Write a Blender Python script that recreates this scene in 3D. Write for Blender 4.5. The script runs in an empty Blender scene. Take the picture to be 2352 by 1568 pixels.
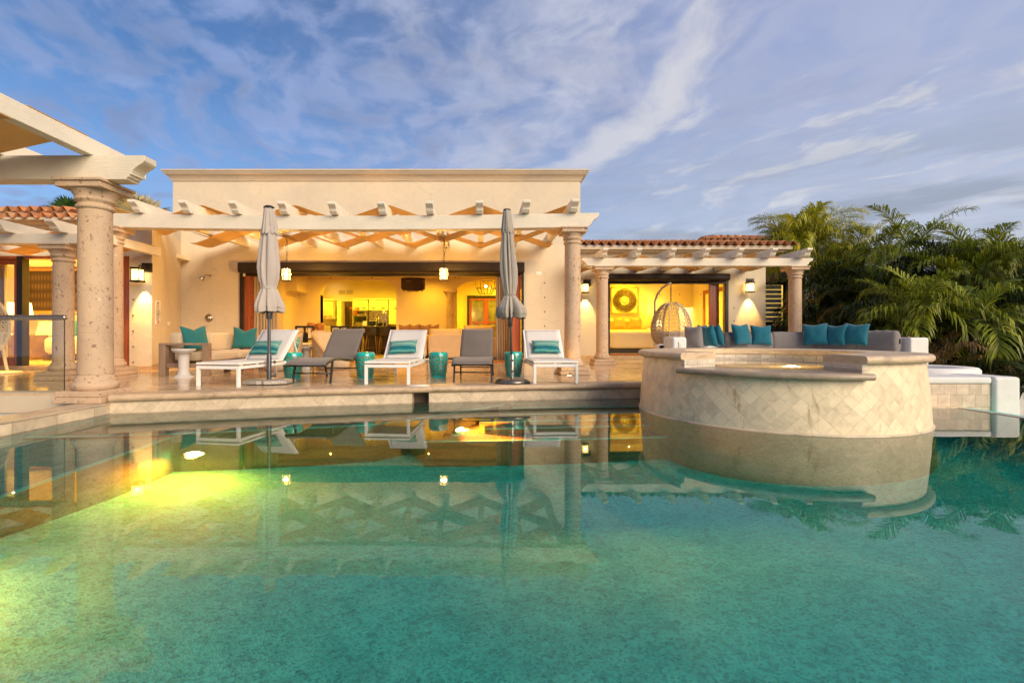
import bpy, bmesh, math, random
from math import sin, cos, pi, sqrt, atan2, tan, radians
from mathutils import Vector, Matrix
R = random.Random(7)
C = bpy.context.scene.collection
scene = bpy.context.scene
F, HX, HY, CZ, DZ = 1100.0, 1113.0, 770.0, 0.98, 0.24   # focal px, principal point, eye and deck heights

def P(x, y, Y):
    "world point seen at photo pixel (2352-wide) at depth Y"
    return Vector(((x-HX)*Y/F, Y, CZ-(y-HY)*Y/F))
def PX(x, Y): return (x-HX)*Y/F
def PZ(y, Y): return CZ-(y-HY)*Y/F
def under(x, y, z):
    "point at depth z under the water seen at pixel (refracted)"
    Y = F*CZ/(y-HY); X = (x-HX)*Y/F
    d = sqrt(X*X+Y*Y); th = atan2(d, CZ)
    s = sin(th)/1.33; k = s/sqrt(1-s*s)*(-z)
    return Vector((X*(1+k/d), Y*(1+k/d), z))

# ------------------------------------------------------------------ objects
class MB:
    def __init__(s): s.v = []; s.f = []; s.sm = []
    def add(s, vs, fs, smooth=False):
        b = len(s.v); s.v += [tuple(v) for v in vs]
        for f in fs: s.f.append(tuple(i+b for i in f)); s.sm.append(smooth)
        return s
    def box(s, x0, x1, y0, y1, z0, z1, rot=None, piv=None):
        vs = [Vector((x, y, z)) for x in (x0, x1) for y in (y0, y1) for z in (z0, z1)]
        if rot is not None:
            p = Vector(piv) if piv is not None else Vector(((x0+x1)/2, (y0+y1)/2, (z0+z1)/2))
            vs = [rot @ (v-p) + p for v in vs]
        return s.add(vs, [(0,1,3,2),(4,6,7,5),(0,4,5,1),(2,3,7,6),(0,2,6,4),(1,5,7,3)])
    def lathe(s, prof, c=(0,0,0), n=24, a0=0.0, a1=2*pi, smooth=True, cap=False, rf=None):
        full = abs(a1-a0-2*pi) < 1e-6
        m = n if full else n+1
        vs = []
        for r, z in prof:
            for i in range(m):
                a = a0+(a1-a0)*i/n
                rr = r if rf is None else rf(r, z, a)
                vs.append((c[0]+rr*cos(a), c[1]+rr*sin(a), c[2]+z))
        fs = []
        for j in range(len(prof)-1):
            for i in range(n):
                k = (i+1) % m
                fs.append((j*m+i, j*m+k, (j+1)*m+k, (j+1)*m+i))
        s.add(vs, fs, smooth)
        if cap and full:
            b = len(s.v)-len(vs)
            s.f.append(tuple(b+(len(prof)-1)*m+i for i in range(m))); s.sm.append(False)
            s.f.append(tuple(b+m-1-i for i in range(m))); s.sm.append(False)
        return s
    def tube(s, pts, r, n=6, smooth=True, cap=True):
        pts = [Vector(p) for p in pts]; vs = []; up = None
        for i, p in enumerate(pts):
            t = (pts[min(i+1, len(pts)-1)]-pts[max(i-1, 0)])
            if t.length < 1e-9: t = Vector((0,0,1))
            t.normalize()
            if up is None:
                up = Vector((0,0,1)) if abs(t.z) < .9 else Vector((1,0,0))
            u = (up - t*up.dot(t))
            if u.length < 1e-5: u = t.orthogonal()
            u.normalize(); w = t.cross(u); up = u
            rr = r[i] if isinstance(r, (list, tuple)) else r
            for k in range(n):
                a = 2*pi*k/n+pi/n
                vs.append(p+u*rr*cos(a)+w*rr*sin(a))
        fs = [(i*n+k, i*n+(k+1) % n, (i+1)*n+(k+1) % n, (i+1)*n+k) for i in range(len(pts)-1) for k in range(n)]
        s.add(vs, fs, smooth)
        if cap:
            b = len(s.v)-len(vs)
            s.f.append(tuple(b+n-1-k for k in range(n))); s.sm.append(False)
            s.f.append(tuple(b+(len(pts)-1)*n+k for k in range(n))); s.sm.append(False)
        return s
    def bar(s, p0, p1, w, h):
        "rectangular bar from p0 to p1, w across, h upward"
        p0 = Vector(p0); p1 = Vector(p1); t = (p1-p0).normalized()
        up = Vector((0,0,1)) if abs(t.z) < .95 else Vector((0,1,0))
        a = t.cross(up).normalized()*w/2; b = a.cross(t).normalized()*h/2
        vs = [p+a*i+b*j for p in (p0, p1) for i in (-1, 1) for j in (-1, 1)]
        return s.add(vs, [(0,1,3,2),(4,6,7,5),(0,4,5,1),(2,3,7,6),(0,2,6,4),(1,5,7,3)])
    def prism(s, poly, fn, t0, t1, smooth=False):
        "extrude 2-D polygon; fn(a,b,t)->xyz"
        n = len(poly)
        vs = [fn(a, b, t0) for a, b in poly]+[fn(a, b, t1) for a, b in poly]
        fs = [tuple(range(n-1, -1, -1)), tuple(range(n, 2*n))]
        s.add(vs, fs, False)
        b = len(s.v)-2*n
        for i in range(n):
            j = (i+1) % n
            s.f.append((b+i, b+j, b+n+j, b+n+i)); s.sm.append(smooth)
        return s
    def grid(s, fn, nu, nv, smooth=True):
        vs = [fn(i/nu, j/nv) for j in range(nv+1) for i in range(nu+1)]
        fs = [(j*(nu+1)+i, j*(nu+1)+i+1, (j+1)*(nu+1)+i+1, (j+1)*(nu+1)+i) for j in range(nv) for i in range(nu)]
        return s.add(vs, fs, smooth)
    def sphere(s, c, r, nu=14, nv=8):
        c = Vector(c); rx, ry, rz = r if isinstance(r, (tuple, list)) else (r, r, r)
        return s.grid(lambda u, v: c+Vector((rx*cos(2*pi*u)*sin(pi*v), ry*sin(2*pi*u)*sin(pi*v), -rz*cos(pi*v))), nu, nv)
    def mesh(s, name, off=(0,0,0)):
        me = bpy.data.meshes.new(name)
        ox, oy, oz = off
        me.from_pydata([(a-ox, b-oy, c-oz) for a, b, c in s.v], [], s.f)
        me.polygons.foreach_set('use_smooth', s.sm)
        me.validate(); me.update()
        bm = bmesh.new(); bm.from_mesh(me)
        bmesh.ops.remove_doubles(bm, verts=bm.verts, dist=1e-5)
        bmesh.ops.recalc_face_normals(bm, faces=bm.faces)
        bm.to_mesh(me); bm.free()
        return me

def link(name, me, m, parent=None):
    o = bpy.data.objects.new(name, me); C.objects.link(o)
    if m is not None and me is not None: me.materials.append(m)
    if parent is not None: o.parent = parent
    return o
def absloc(o):
    v = Vector(o.location)
    while o.parent is not None: o = o.parent; v += o.location
    return v
def tag(o, label=None, cat=None, group=None, kind=None):
    if label: o['label'] = label
    if cat: o['category'] = cat
    if group: o['group'] = group
    if kind: o['kind'] = kind
    return o
def T(name, label, cat, loc=(0,0,0), rz=0.0, group=None):
    o = bpy.data.objects.new(name, None); C.objects.link(o)
    o.empty_display_size = .2
    o.location = loc; o.rotation_euler = (0, 0, rz)
    return tag(o, label, cat, group)
def part(par, name, mb, m, world=True, bev=0, label=None, seg=2):
    "a part (child) of par; world: builder coordinates are world ones and par is not rotated"
    me = mb.mesh(name, absloc(par) if world else (0,0,0))
    o = link(name, me, m, par)
    if label: o['label'] = label
    if bev: bevel(o, bev, seg)
    return o
def bevel(o, w, seg=2):
    b = o.modifiers.new('Bevel', 'BEVEL'); b.width = w; b.segments = seg; b.limit_method = 'ANGLE'; b.angle_limit = radians(40)
    b.harden_normals = False
    return o
def solo(name, mb, m, label=None, cat=None, group=None, kind=None, bev=0, seg=2):
    xs = [v[0] for v in mb.v]; ys = [v[1] for v in mb.v]; zs = [v[2] for v in mb.v]
    loc = ((min(xs)+max(xs))/2, (min(ys)+max(ys))/2, min(zs))
    o = link(name, mb.mesh(name, loc), m); o.location = loc
    if bev: bevel(o, bev, seg)
    return tag(o, label, cat, group, kind)
def struct(name, mb, m, bev=0): return solo(name, mb, m, kind='structure', bev=bev)
def copy_tree(o, parent=None):
    c = o.copy(); C.objects.link(c)
    if parent is not None: c.parent = parent
    for ch in [q for q in bpy.data.objects if q.parent == o]: copy_tree(ch, c)
    return c
def clone(o, loc, rz=0.0, label=None):
    c = copy_tree(o); c.location = loc; c.rotation_euler = (0, 0, rz)
    if label: c['label'] = label
    return c

# ------------------------------------------------------------------ materials
def newmat(name):
    m = bpy.data.materials.new(name); m.use_nodes = True
    nt = m.node_tree; nt.nodes.clear()
    out = nt.nodes.new('ShaderNodeOutputMaterial')
    return m, nt, out
def nd(nt, typ, ins=None, out=0, **props):
    n = nt.nodes.new(typ)
    for k, v in props.items(): setattr(n, k, v)
    for k, v in (ins or {}).items():
        s = n.inputs[k]
        if isinstance(v, bpy.types.NodeSocket): nt.links.new(v, s)
        else: s.default_value = v
    return n.outputs[out]
def col(c): return (c[0], c[1], c[2], 1.0)
def math_(nt, op, a, b=0.0, c=0.0, clamp=False):
    return nd(nt, 'ShaderNodeMath', {0: a, 1: b, 2: c}, operation=op, use_clamp=clamp)
def mixc(nt, f, a, b, typ='MIX'):
    n = nt.nodes.new('ShaderNodeMix'); n.data_type = 'RGBA'; n.blend_type = typ
    for i, v in ((0, f), (6, a), (7, b)):
        s = n.inputs[i]
        if isinstance(v, bpy.types.NodeSocket): nt.links.new(v, s)
        elif i == 0: s.default_value = v
        else: s.default_value = col(v)
    return n.outputs[2]
def ramp(nt, f, stops, interp='LINEAR'):
    n = nt.nodes.new('ShaderNodeValToRGB'); n.color_ramp.interpolation = interp
    e = n.color_ramp.elements
    while len(e) < len(stops): e.new(.5)
    for el, (p, c) in zip(e, stops):
        el.position = p; el.color = col(c) if isinstance(c, (tuple, list)) else (c, c, c, 1)
    nt.links.new(f, n.inputs[0]); return n.outputs[0]
def coords(nt, world=False, stretch=(1,1,1), rot=(0,0,0)):
    v = nd(nt, 'ShaderNodeNewGeometry') if world else nd(nt, 'ShaderNodeTexCoord', out=3)
    return nd(nt, 'ShaderNodeMapping', {0: v, 'Rotation': rot, 'Scale': stretch})
def noise(nt, v, scale, detail=4, rough=.55, dist=0.0):
    return nd(nt, 'ShaderNodeTexNoise', {'Vector': v, 'Scale': scale, 'Detail': detail, 'Roughness': rough, 'Distortion': dist})
def bsdf(nt, out, base, rough=.5, metal=0.0, normal=None, spec=.5, **kw):
    ins = {'Base Color': base if isinstance(base, bpy.types.NodeSocket) else col(base), 'Roughness': rough, 'Metallic': metal, 'Specular IOR Level': spec}
    if normal is not None: ins['Normal'] = normal
    ins.update(kw)
    b = nd(nt, 'ShaderNodeBsdfPrincipled', ins)
    nt.links.new(b, out.inputs[0]); return b
def bump(nt, h, strength=.3, dist=.01):
    return nd(nt, 'ShaderNodeBump', {'Strength': strength, 'Distance': dist, 'Height': h})
def scl(c, k): return tuple(min(1, max(0, x*k)) for x in c)

def simple(name, c, rough=.5, metal=0.0, var=.1, vs=4.0, bmp=0.0, bs=60.0, bd=.004, stretch=(1,1,1), spec=.5, world=False, **kw):
    m, nt, out = newmat(name)
    v = coords(nt, world, stretch)
    n = noise(nt, v, vs, 5)
    base = ramp(nt, n, [(.3, scl(c, 1-var)), (.7, scl(c, 1+var))])
    nr = None
    if bmp:
        nr = bump(nt, noise(nt, v, bs, 4), bmp, bd)
    rr = nd(nt, 'ShaderNodeMapRange', {0: noise(nt, v, vs*2.7, 3), 1: .3, 2: .7, 3: max(0.02, rough*.85), 4: min(1, rough*1.15)})
    bsdf(nt, out, base, rr, metal, nr, spec, **kw)
    return m

def stucco(name, c):
    m, nt, out = newmat(name); v = coords(nt, True)
    a = noise(nt, v, .7, 5); b = noise(nt, v, 6, 4)
    f = math_(nt, 'ADD', math_(nt, 'MULTIPLY', a, .65), math_(nt, 'MULTIPLY', b, .35))
    base = ramp(nt, f, [(.32, scl(c, .92)), (.5, c), (.68, scl(c, 1.05))])
    # faint water streaks running down
    st = noise(nt, coords(nt, True, (5, 5, .25)), 1.4, 4)
    base = mixc(nt, nd(nt, 'ShaderNodeMapRange', {0: st, 1: .58, 2: .8, 3: 0, 4: .22}), base, scl(c, .72))
    vc = nd(nt, 'ShaderNodeTexVoronoi', {'Vector': nd(nt, 'ShaderNodeVectorMath', {0: v, 1: nd(nt, 'ShaderNodeVectorMath', {0: nd(nt, 'ShaderNodeTexNoise', {'Vector': v, 'Scale': 2.5, 'Detail': 5.0}, out=1), 3: .55}, operation='SCALE')}, operation='ADD'), 'Scale': .55}, feature='DISTANCE_TO_EDGE')
    ck = math_(nt, 'MULTIPLY', nd(nt, 'ShaderNodeMapRange', {0: vc, 1: .0, 2: .006, 3: .32, 4: 0}), nd(nt, 'ShaderNodeMapRange', {0: a, 1: .46, 2: .56, 3: 0, 4: 1}))
    base = mixc(nt, ck, base, scl(c, .45))
    h = math_(nt, 'ADD', noise(nt, v, 9, 4), math_(nt, 'MULTIPLY', noise(nt, v, 70, 4), .35))
    bsdf(nt, out, base, .8, 0, bump(nt, h, .42, .014), .25)
    return m

def wood_paint(name, c, stretch, dark=.12):
    m, nt, out = newmat(name); v = coords(nt, True, stretch)
    g = noise(nt, v, 6, 6, .65, .8); w = noise(nt, v, 22, 3, .6, .4)
    lo = noise(nt, coords(nt, True), 1.7, 4)
    base = ramp(nt, lo, [(.3, scl(c, 1-dark)), (.7, scl(c, 1.04))])
    crack = nd(nt, 'ShaderNodeMapRange', {0: w, 1: .28, 2: .38, 3: .55, 4: 0})
    base = mixc(nt, crack, base, scl(c, .62))
    h = math_(nt, 'ADD', g, math_(nt, 'MULTIPLY', w, .6))
    bsdf(nt, out, base, .6, 0, bump(nt, h, .38, .02), .3)
    return m

def cantera(name, c):
    "pinkish quarried stone with clay inclusions and pits"
    m, nt, out = newmat(name); v = coords(nt, True, (1, 1, .72))
    n1 = noise(nt, v, 2.2, 6, .6)
    base = ramp(nt, n1, [(.3, scl(c, .86)), (.5, c), (.7, (c[0]*1.12, c[1]*1.1, c[2]*1.08))])
    vd = nd(nt, 'ShaderNodeMix', {0: .12, 4: v, 5: nd(nt, 'ShaderNodeTexNoise', {'Vector': v, 'Scale': 9.0, 'Detail': 3}, out=1)}, out=1, data_type='VECTOR')
    h = None
    for sc, thr, cc in ((11, .125, (.22, .125, .085)), (24, .17, (.25, .14, .1)), (46, .2, (.3, .2, .15))):
        vo = nt.nodes.new('ShaderNodeTexVoronoi'); vo.inputs['Scale'].default_value = sc
        nt.links.new(vd, vo.inputs['Vector'])
        rnd = nd(nt, 'ShaderNodeSeparateColor', {0: vo.outputs['Color']})
        lim = math_(nt, 'MULTIPLY', math_(nt, 'POWER', rnd, 2.2), thr*2.1)
        f = nd(nt, 'ShaderNodeMapRange', {0: math_(nt, 'SUBTRACT', lim, vo.outputs['Distance']), 1: 0, 2: .03, 3: 0, 4: .85})
        base = mixc(nt, f, base, cc)
        h = f if h is None else math_(nt, 'ADD', h, math_(nt, 'MULTIPLY', f, .6))
    pale = nd(nt, 'ShaderNodeMapRange', {0: noise(nt, v, 15, 2), 1: .68, 2: .74, 3: 0, 4: .6})
    base = mixc(nt, pale, base, (.68, .58, .46))
    hh = math_(nt, 'SUBTRACT', noise(nt, v, 60, 4), math_(nt, 'MULTIPLY', h, .8))
    bsdf(nt, out, base, .72, 0, bump(nt, hh, .35, .006), .3)
    return m

def travertine(name, c, rough=.16, tile=.61, off=0.0, veinstretch=(.9, 4.0, 4.0), gl=.35):
    m, nt, out = newmat(name); v = coords(nt, True)
    vs = coords(nt, True, veinstretch)
    n1 = noise(nt, vs, 1.1, 7, .62, .9); n2 = noise(nt, vs, 5, 5, .6, .5)
    f = math_(nt, 'ADD', math_(nt, 'MULTIPLY', n1, .7), math_(nt, 'MULTIPLY', n2, .3))
    base = ramp(nt, f, [(.34, scl(c, .55)), (.46, scl(c, .88)), (.54, c), (.66, (c[0]*1.25, c[1]*1.27, c[2]*1.3))])
    br = nt.nodes.new('ShaderNodeTexBrick'); br.offset = .5
    nt.links.new(nd(nt, 'ShaderNodeMapping', {0: v, 'Location': (off, 0, 0), 'Rotation': (0, 0, 0)}), br.inputs['Vector'])
    for k, q in (('Scale', 1.0), ('Brick Width', tile), ('Row Height', tile), ('Mortar Size', .004), ('Mortar Smooth', .1), ('Bias', 0.0)): br.inputs[k].default_value = q
    br.inputs['Color1'].default_value = (.9, .9, .9, 1); br.inputs['Color2'].default_value = (1.06, 1.06, 1.06, 1); br.inputs['Mortar'].default_value = (.5, .47, .42, 1)
    base = mixc(nt, 1.0, base, br.outputs[0], 'MULTIPLY')
    rr = nd(nt, 'ShaderNodeMapRange', {0: noise(nt, v, 3.1, 5), 1: .3, 2: .7, 3: rough*.6, 4: rough*1.6})
    hh = math_(nt, 'ADD', math_(nt, 'MULTIPLY', br.outputs[1], -.6), math_(nt, 'MULTIPLY', n2, .08))
    bsdf(nt, out, base, rr, 0, bump(nt, hh, .25, .003), .5)
    return m

def coping_stone(name, c, rough=.45):
    m, nt, out = newmat(name); v = coords(nt, True, (1, 1, 2.5))
    n1 = noise(nt, v, 2.4, 7, .65, .6); n2 = noise(nt, v, 9, 5, .6, .6)
    f = math_(nt, 'ADD', math_(nt, 'MULTIPLY', n1, .6), math_(nt, 'MULTIPLY', n2, .4))
    base = ramp(nt, f, [(.34, scl(c, .5)), (.45, scl(c, .85)), (.55, c), (.68, scl(c, 1.28))])
    pit = nd(nt, 'ShaderNodeTexVoronoi', {'Vector': coords(nt, True, (14, 14, 38)), 'Scale': 1.0})
    pf = nd(nt, 'ShaderNodeMapRange', {0: pit, 1: .05, 2: .16, 3: .8, 4: 0})
    pm = math_(nt, 'MULTIPLY', pf, nd(nt, 'ShaderNodeMapRange', {0: n1, 1: .46, 2: .56, 3: 0, 4: 1}))
    base = mixc(nt, pm, base, scl(c, .28))
    hh = math_(nt, 'SUBTRACT', n2, math_(nt, 'MULTIPLY', pm, 1.5))
    bsdf(nt, out, base, rough, 0, bump(nt, hh, .4, .006), .4)
    return m

def diamond_tile(name, c, size, polar=None, z0=0.0, rust=False, rough=.42):
    "square tiles laid on the diagonal; polar=(cx,cy,R) wraps them round a drum"
    m, nt, out = newmat(name)
    g = nd(nt, 'ShaderNodeNewGeometry'); sep = nt.nodes.new('ShaderNodeSeparateXYZ'); nt.links.new(g, sep.inputs[0])
    x, y, z = sep.outputs
    if polar:
        cx, cy, rr = polar
        u = math_(nt, 'MULTIPLY', math_(nt, 'ARCTAN2', math_(nt, 'SUBTRACT', x, cx), math_(nt, 'MULTIPLY', math_(nt, 'SUBTRACT', y, cy), -1.0)), rr)
    else: u = math_(nt, 'ADD', x, math_(nt, 'MULTIPLY', y, .25))
    z = math_(nt, 'SUBTRACT', z, z0)
    k = 1/(size*sqrt(2))
    a = math_(nt, 'MULTIPLY', math_(nt, 'ADD', u, z), k); b = math_(nt, 'MULTIPLY', math_(nt, 'SUBTRACT', u, z), k)
    cell = nd(nt, 'ShaderNodeCombineXYZ', {0: math_(nt, 'FLOOR', a), 1: math_(nt, 'FLOOR', b), 2: 0.0})
    wn = nt.nodes.new('ShaderNodeTexWhiteNoise'); nt.links.new(cell, wn.inputs['Vector'])
    def edge(q):
        fr = math_(nt, 'FRACT', q)
        return math_(nt, 'MINIMUM', fr, math_(nt, 'SUBTRACT', 1.0, fr))
    e = math_(nt, 'MINIMUM', edge(a), edge(b))
    grout = nd(nt, 'ShaderNodeMapRange', {0: e, 1: .010, 2: .028, 3: 1, 4: 0})
    v = coords(nt, True)
    n1 = noise(nt, nd(nt, 'ShaderNodeVectorMath', {0: v, 1: wn.outputs[1]}, operation='ADD'), 6, 6, .62, .7)
    base = ramp(nt, n1, [(.32, scl(c, .66)), (.5, c), (.7, scl(c, 1.18))])
    tone = ramp(nt, wn.outputs[0], [(0, scl(c, .74)), (.5, c), (1, (c[0]*1.22, c[1]*1.24, c[2]*1.26))])
    base = mixc(nt, .36, base, tone)
    base = mixc(nt, math_(nt, 'MULTIPLY', grout, .38), base, scl(c, .5))
    if rust:
        n = noise(nt, coords(nt, True, (6, 6, 1.2)), 1.3, 5, .6, .5)
        rf = nd(nt, 'ShaderNodeMapRange', {0: n, 1: .61, 2: .70, 3: 0, 4: .7})
        base = mixc(nt, rf, base, (.34, .14, .025))
        # lime scale band by the waterline
        zz = nd(nt, 'ShaderNodeMapRange', {0: math_(nt, 'ADD', z, math_(nt, 'MULTIPLY', noise(nt, v, 5, 3), .03)), 1: .03-z0, 2: .05-z0, 3: .35, 4: 0})
        base = mixc(nt, zz, base, (.7, .62, .5))
    hh = math_(nt, 'SUBTRACT', math_(nt, 'MULTIPLY', n1, .35), grout)
    bsdf(nt, out, base, rough, 0, bump(nt, hh, .4, .004), .4)
    return m

def rect_tile(name, c, w, h, axis='x', rough=.4):
    m, nt, out = newmat(name)
    g = nd(nt, 'ShaderNodeNewGeometry'); sep = nt.nodes.new('ShaderNodeSeparateXYZ'); nt.links.new(g, sep.inputs[0])
    u = sep.outputs[0] if axis == 'x' else sep.outputs[1]
    br = nt.nodes.new('ShaderNodeTexBrick')
    nt.links.new(nd(nt, 'ShaderNodeCombineXYZ', {0: u, 1: sep.outputs[2], 2: 0.0}), br.inputs['Vector'])
    for k, q in (('Scale', 1.0), ('Brick Width', w), ('Row Height', h), ('Mortar Size', .003), ('Mortar Smooth', .2)): br.inputs[k].default_value = q
    br.inputs['Color1'].default_value = col(scl(c, .85)); br.inputs['Color2'].default_value = col(scl(c, 1.15)); br.inputs['Mortar'].default_value = col(scl(c, .5))
    n1 = noise(nt, coords(nt, True), 7, 6, .6, .6)
    base = mixc(nt, 1.0, br.outputs[0], ramp(nt, n1, [(.3, .78), (.7, 1.15)]), 'MULTIPLY')
    bsdf(nt, out, base, rough, 0, bump(nt, math_(nt, 'SUBTRACT', math_(nt, 'MULTIPLY', n1, .2), br.outputs[1]), .3, .003), .4)
    return m

def fabric(name, c, var=.08, scale=260, transl=0.0, rough=.85, fold=0.0):
    m, nt, out = newmat(name); v = coords(nt)
    n1 = noise(nt, v, 3, 4)
    base = ramp(nt, n1, [(.3, scl(c, 1-var)), (.7, scl(c, 1+var))])
    wv = math_(nt, 'ADD', nd(nt, 'ShaderNodeTexWave', {'Vector': v, 'Scale': scale/6.0, 'Distortion': 1.0}, bands_direction='X'), nd(nt, 'ShaderNodeTexWave', {'Vector': v, 'Scale': scale/6.0, 'Distortion': 1.0}, bands_direction='Z'))
    hh = math_(nt, 'ADD', math_(nt, 'MULTIPLY', wv, .12), math_(nt, 'MULTIPLY', noise(nt, v, 7, 4, .5, .8), fold))
    b = bsdf(nt, out, base, rough, 0, bump(nt, hh, .35, .012), .2, **{'Sheen Weight': .2})
    if transl:
        t = nd(nt, 'ShaderNodeBsdfTranslucent', {'Color': base})
        mx = nd(nt, 'ShaderNodeMixShader', {0: transl, 1: b, 2: t}); nt.links.new(mx, out.inputs[0])
    return m

def striped_pillow(name):
    m, nt, out = newmat(name)
    v = coords(nt, False, (.6, 1, 1)); sep = nt.nodes.new('ShaderNodeSeparateXYZ'); nt.links.new(v, sep.inputs[0])
    t = math_(nt, 'ADD', math_(nt, 'MULTIPLY', sep.outputs[1], 11.0), math_(nt, 'MULTIPLY', noise(nt, v, 5, 3), .6))
    n = nd(nt, 'ShaderNodeTexNoise', {'W': t, 'Scale': 1.3, 'Detail': 3.0}, noise_dimensions='1D')
    base = ramp(nt, n, [(.3, (.006, .075, .11)), (.43, (.01, .16, .18)), (.5, (.03, .25, .24)), (.56, (.32, .44, .33)), (.63, (.02, .2, .2)), (.75, (.008, .1, .13))])
    speck = noise(nt, coords(nt, False, (12, 90, 1)), 3, 2)
    base = mixc(nt, nd(nt, 'ShaderNodeMapRange', {0: speck, 1: .62, 2: .7, 3: 0, 4: .5}), base, (.3, .42, .36))
    bsdf(nt, out, base, .9, 0, bump(nt, noise(nt, v, 160, 2), .2, .003), .2)
    return m

def glassy(name, tint=(1,1,1), power=5.0, base=.04, opacity=0.0, dirt=(.5,.5,.45)):
    m, nt, out = newmat(name)
    lw = nd(nt, 'ShaderNodeLayerWeight', {'Blend': .5}, out=1)
    fr = math_(nt, 'ADD', math_(nt, 'MULTIPLY', math_(nt, 'POWER', lw, power), 1-base), base)
    tr = nd(nt, 'ShaderNodeBsdfTransparent', {0: col(tint)})
    gl = nd(nt, 'ShaderNodeBsdfGlossy', {'Color': (1,1,1,1), 'Roughness': .015})
    sh = nd(nt, 'ShaderNodeMixShader', {0: fr, 1: tr, 2: gl})
    if opacity:
        sh = nd(nt, 'ShaderNodeMixShader', {0: opacity, 1: sh, 2: nd(nt, 'ShaderNodeBsdfDiffuse', {0: col(dirt)})})
    nt.links.new(sh, out.inputs[0]); return m

def emis(name, c, strength, var=0.0):
    m, nt, out = newmat(name)
    cc = col(c)
    e = nd(nt, 'ShaderNodeEmission', {0: cc, 1: strength})
    nt.links.new(e, out.inputs[0]); return m

def roof_tile(name, c):
    m, nt, out = newmat(name); v = coords(nt, True)
    cell = nd(nt, 'ShaderNodeVectorMath', {0: nd(nt, 'ShaderNodeVectorMath', {0: v, 1: (4.4, 2.6, 0)}, operation='MULTIPLY')}, operation='FLOOR')
    wn = nt.nodes.new('ShaderNodeTexWhiteNoise'); nt.links.new(cell, wn.inputs['Vector'])
    base = ramp(nt, wn.outputs[0], [(0, scl(c, .6)), (.35, c), (.7, (c[0]*1.25, c[1]*1.15, c[2])), (1, (c[0]*1.05, c[1]*1.5, c[2]*1.7))])
    n1 = noise(nt, v, 8, 6, .65)
    base = mixc(nt, nd(nt, 'ShaderNodeMapRange', {0: n1, 1: .42, 2: .68, 3: 0, 4: .7}), base, (c[0]*.42, c[1]*.5, c[2]*.6))
    bsdf(nt, out, base, .75, 0, bump(nt, n1, .4, .01), .25)
    return m

def pebble(name, cols=None):
    m, nt, out = newmat(name); v = coords(nt, True)
    big = noise(nt, v, .55, 4, .6); mid = noise(nt, v, 6, 3); 
    f = math_(nt, 'ADD', math_(nt, 'MULTIPLY', big, .6), math_(nt, 'MULTIPLY', mid, .4))
    base = ramp(nt, f, list(zip((.36, .5, .66), cols or (POOL_DARK, POOL_MID, POOL_LITE))))
    vo = nt.nodes.new('ShaderNodeTexVoronoi'); vo.inputs['Scale'].default_value = 85; nt.links.new(v, vo.inputs['Vector'])
    rnd = nd(nt, 'ShaderNodeSeparateColor', {0: vo.outputs['Color']})
    base = mixc(nt, 1.0, base, ramp(nt, rnd, [(0, (.50, .58, .6)), (.2, (.78, .8, .82)), (.6, (1, 1, 1)), (.9, (1.0, 1.0, 1.0)), (1, (1.0, .8, .6))]), 'MULTIPLY')
    vo2 = nt.nodes.new('ShaderNodeTexVoronoi'); vo2.inputs['Scale'].default_value = 30; nt.links.new(v, vo2.inputs['Vector'])
    r2 = nd(nt, 'ShaderNodeSeparateColor', {0: vo2.outputs['Color']})
    base = mixc(nt, 1.0, base, ramp(nt, r2, [(0, .74), (.4, .96), (1, 1.0)]), 'MULTIPLY')
    bsdf(nt, out, base, .8, 0, bump(nt, vo.outputs['Distance'], .3, .006), .2)
    return m

def leaf(name, c, var=.35, transl=.25):
    m, nt, out = newmat(name); v = coords(nt, True)
    n1 = noise(nt, v, 1.6, 4); 
    oi = nd(nt, 'ShaderNodeNewGeometry', out=8)   # random per island
    f = math_(nt, 'ADD', math_(nt, 'MULTIPLY', n1, .5), math_(nt, 'MULTIPLY', oi, .5))
    base = ramp(nt, f, [(.2, scl(c, 1-var)), (.5, c), (.72, (c[0]*(1+var*1.5), c[1]*(1+var), c[2]*.9)), (.97, (c[0]*2.6, c[1]*1.3, c[2]*.9))])
    b = bsdf(nt, out, base, .45, 0, None, .4)
    t = nd(nt, 'ShaderNodeBsdfTranslucent', {'Color': base})
    mx = nd(nt, 'ShaderNodeMixShader', {0: transl, 1: b, 2: t}); nt.links.new(mx, out.inputs[0])
    return m

POOL_DARK, POOL_MID, POOL_LITE = (.065, .60, .50), (.09, .75, .62), (.12, .82, .68)
PL1, PL2, PL3 = 560, 1700, 520
EL = [430, 560, 560, 480, 60, 240, 1400, 80]
SUNP = (24.0, 140.0, 2.35, 42.0); SUNC = (1.0, .83, .60)
STREAK = -23.3; CLOFF = (.2, .4, 0)
SKYK = 7.0; SKYS = .056; SKYTINT = (.70, .94, 1.22); EXPO = 1.0
# ------------------------------------------------------------------ material library
STUCCO = stucco('stucco', (.62, .53, .395))
STUCCO_W = stucco('white_plaster', (.74, .71, .67))
STUCCO_F = stucco('shaded_plaster', (.42, .41, .40))  # stucco greyed so its colour carries the shade on the set-back wall
TRIM = stucco('moulding_plaster', (.54, .45, .335))
WOODX = wood_paint('whitewashed_timber_across', (.72, .635, .51), (.6, 9, 9))
WOODY = wood_paint('whitewashed_timber_along', (.78, .70, .57), (9, .6, 9))
CANT = cantera('cantera_stone', (.51, .36, .24))
TRAV = travertine('deck_travertine', (.60, .44, .285), .13)
COPE = coping_stone('coping_travertine', (.53, .375, .24))
COPE2 = coping_stone('spa_rim_stone', (.62, .46, .30))
DIAM = diamond_tile('diamond_wall_tile', (.60, .475, .335), .15)
LEDGE = rect_tile('ledge_tile', (.64, .51, .36), .5, .3, 'y')
BASEB = coping_stone('skirting_stone', (.50, .35, .2), .35)
PEB = pebble('pool_plaster')
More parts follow.
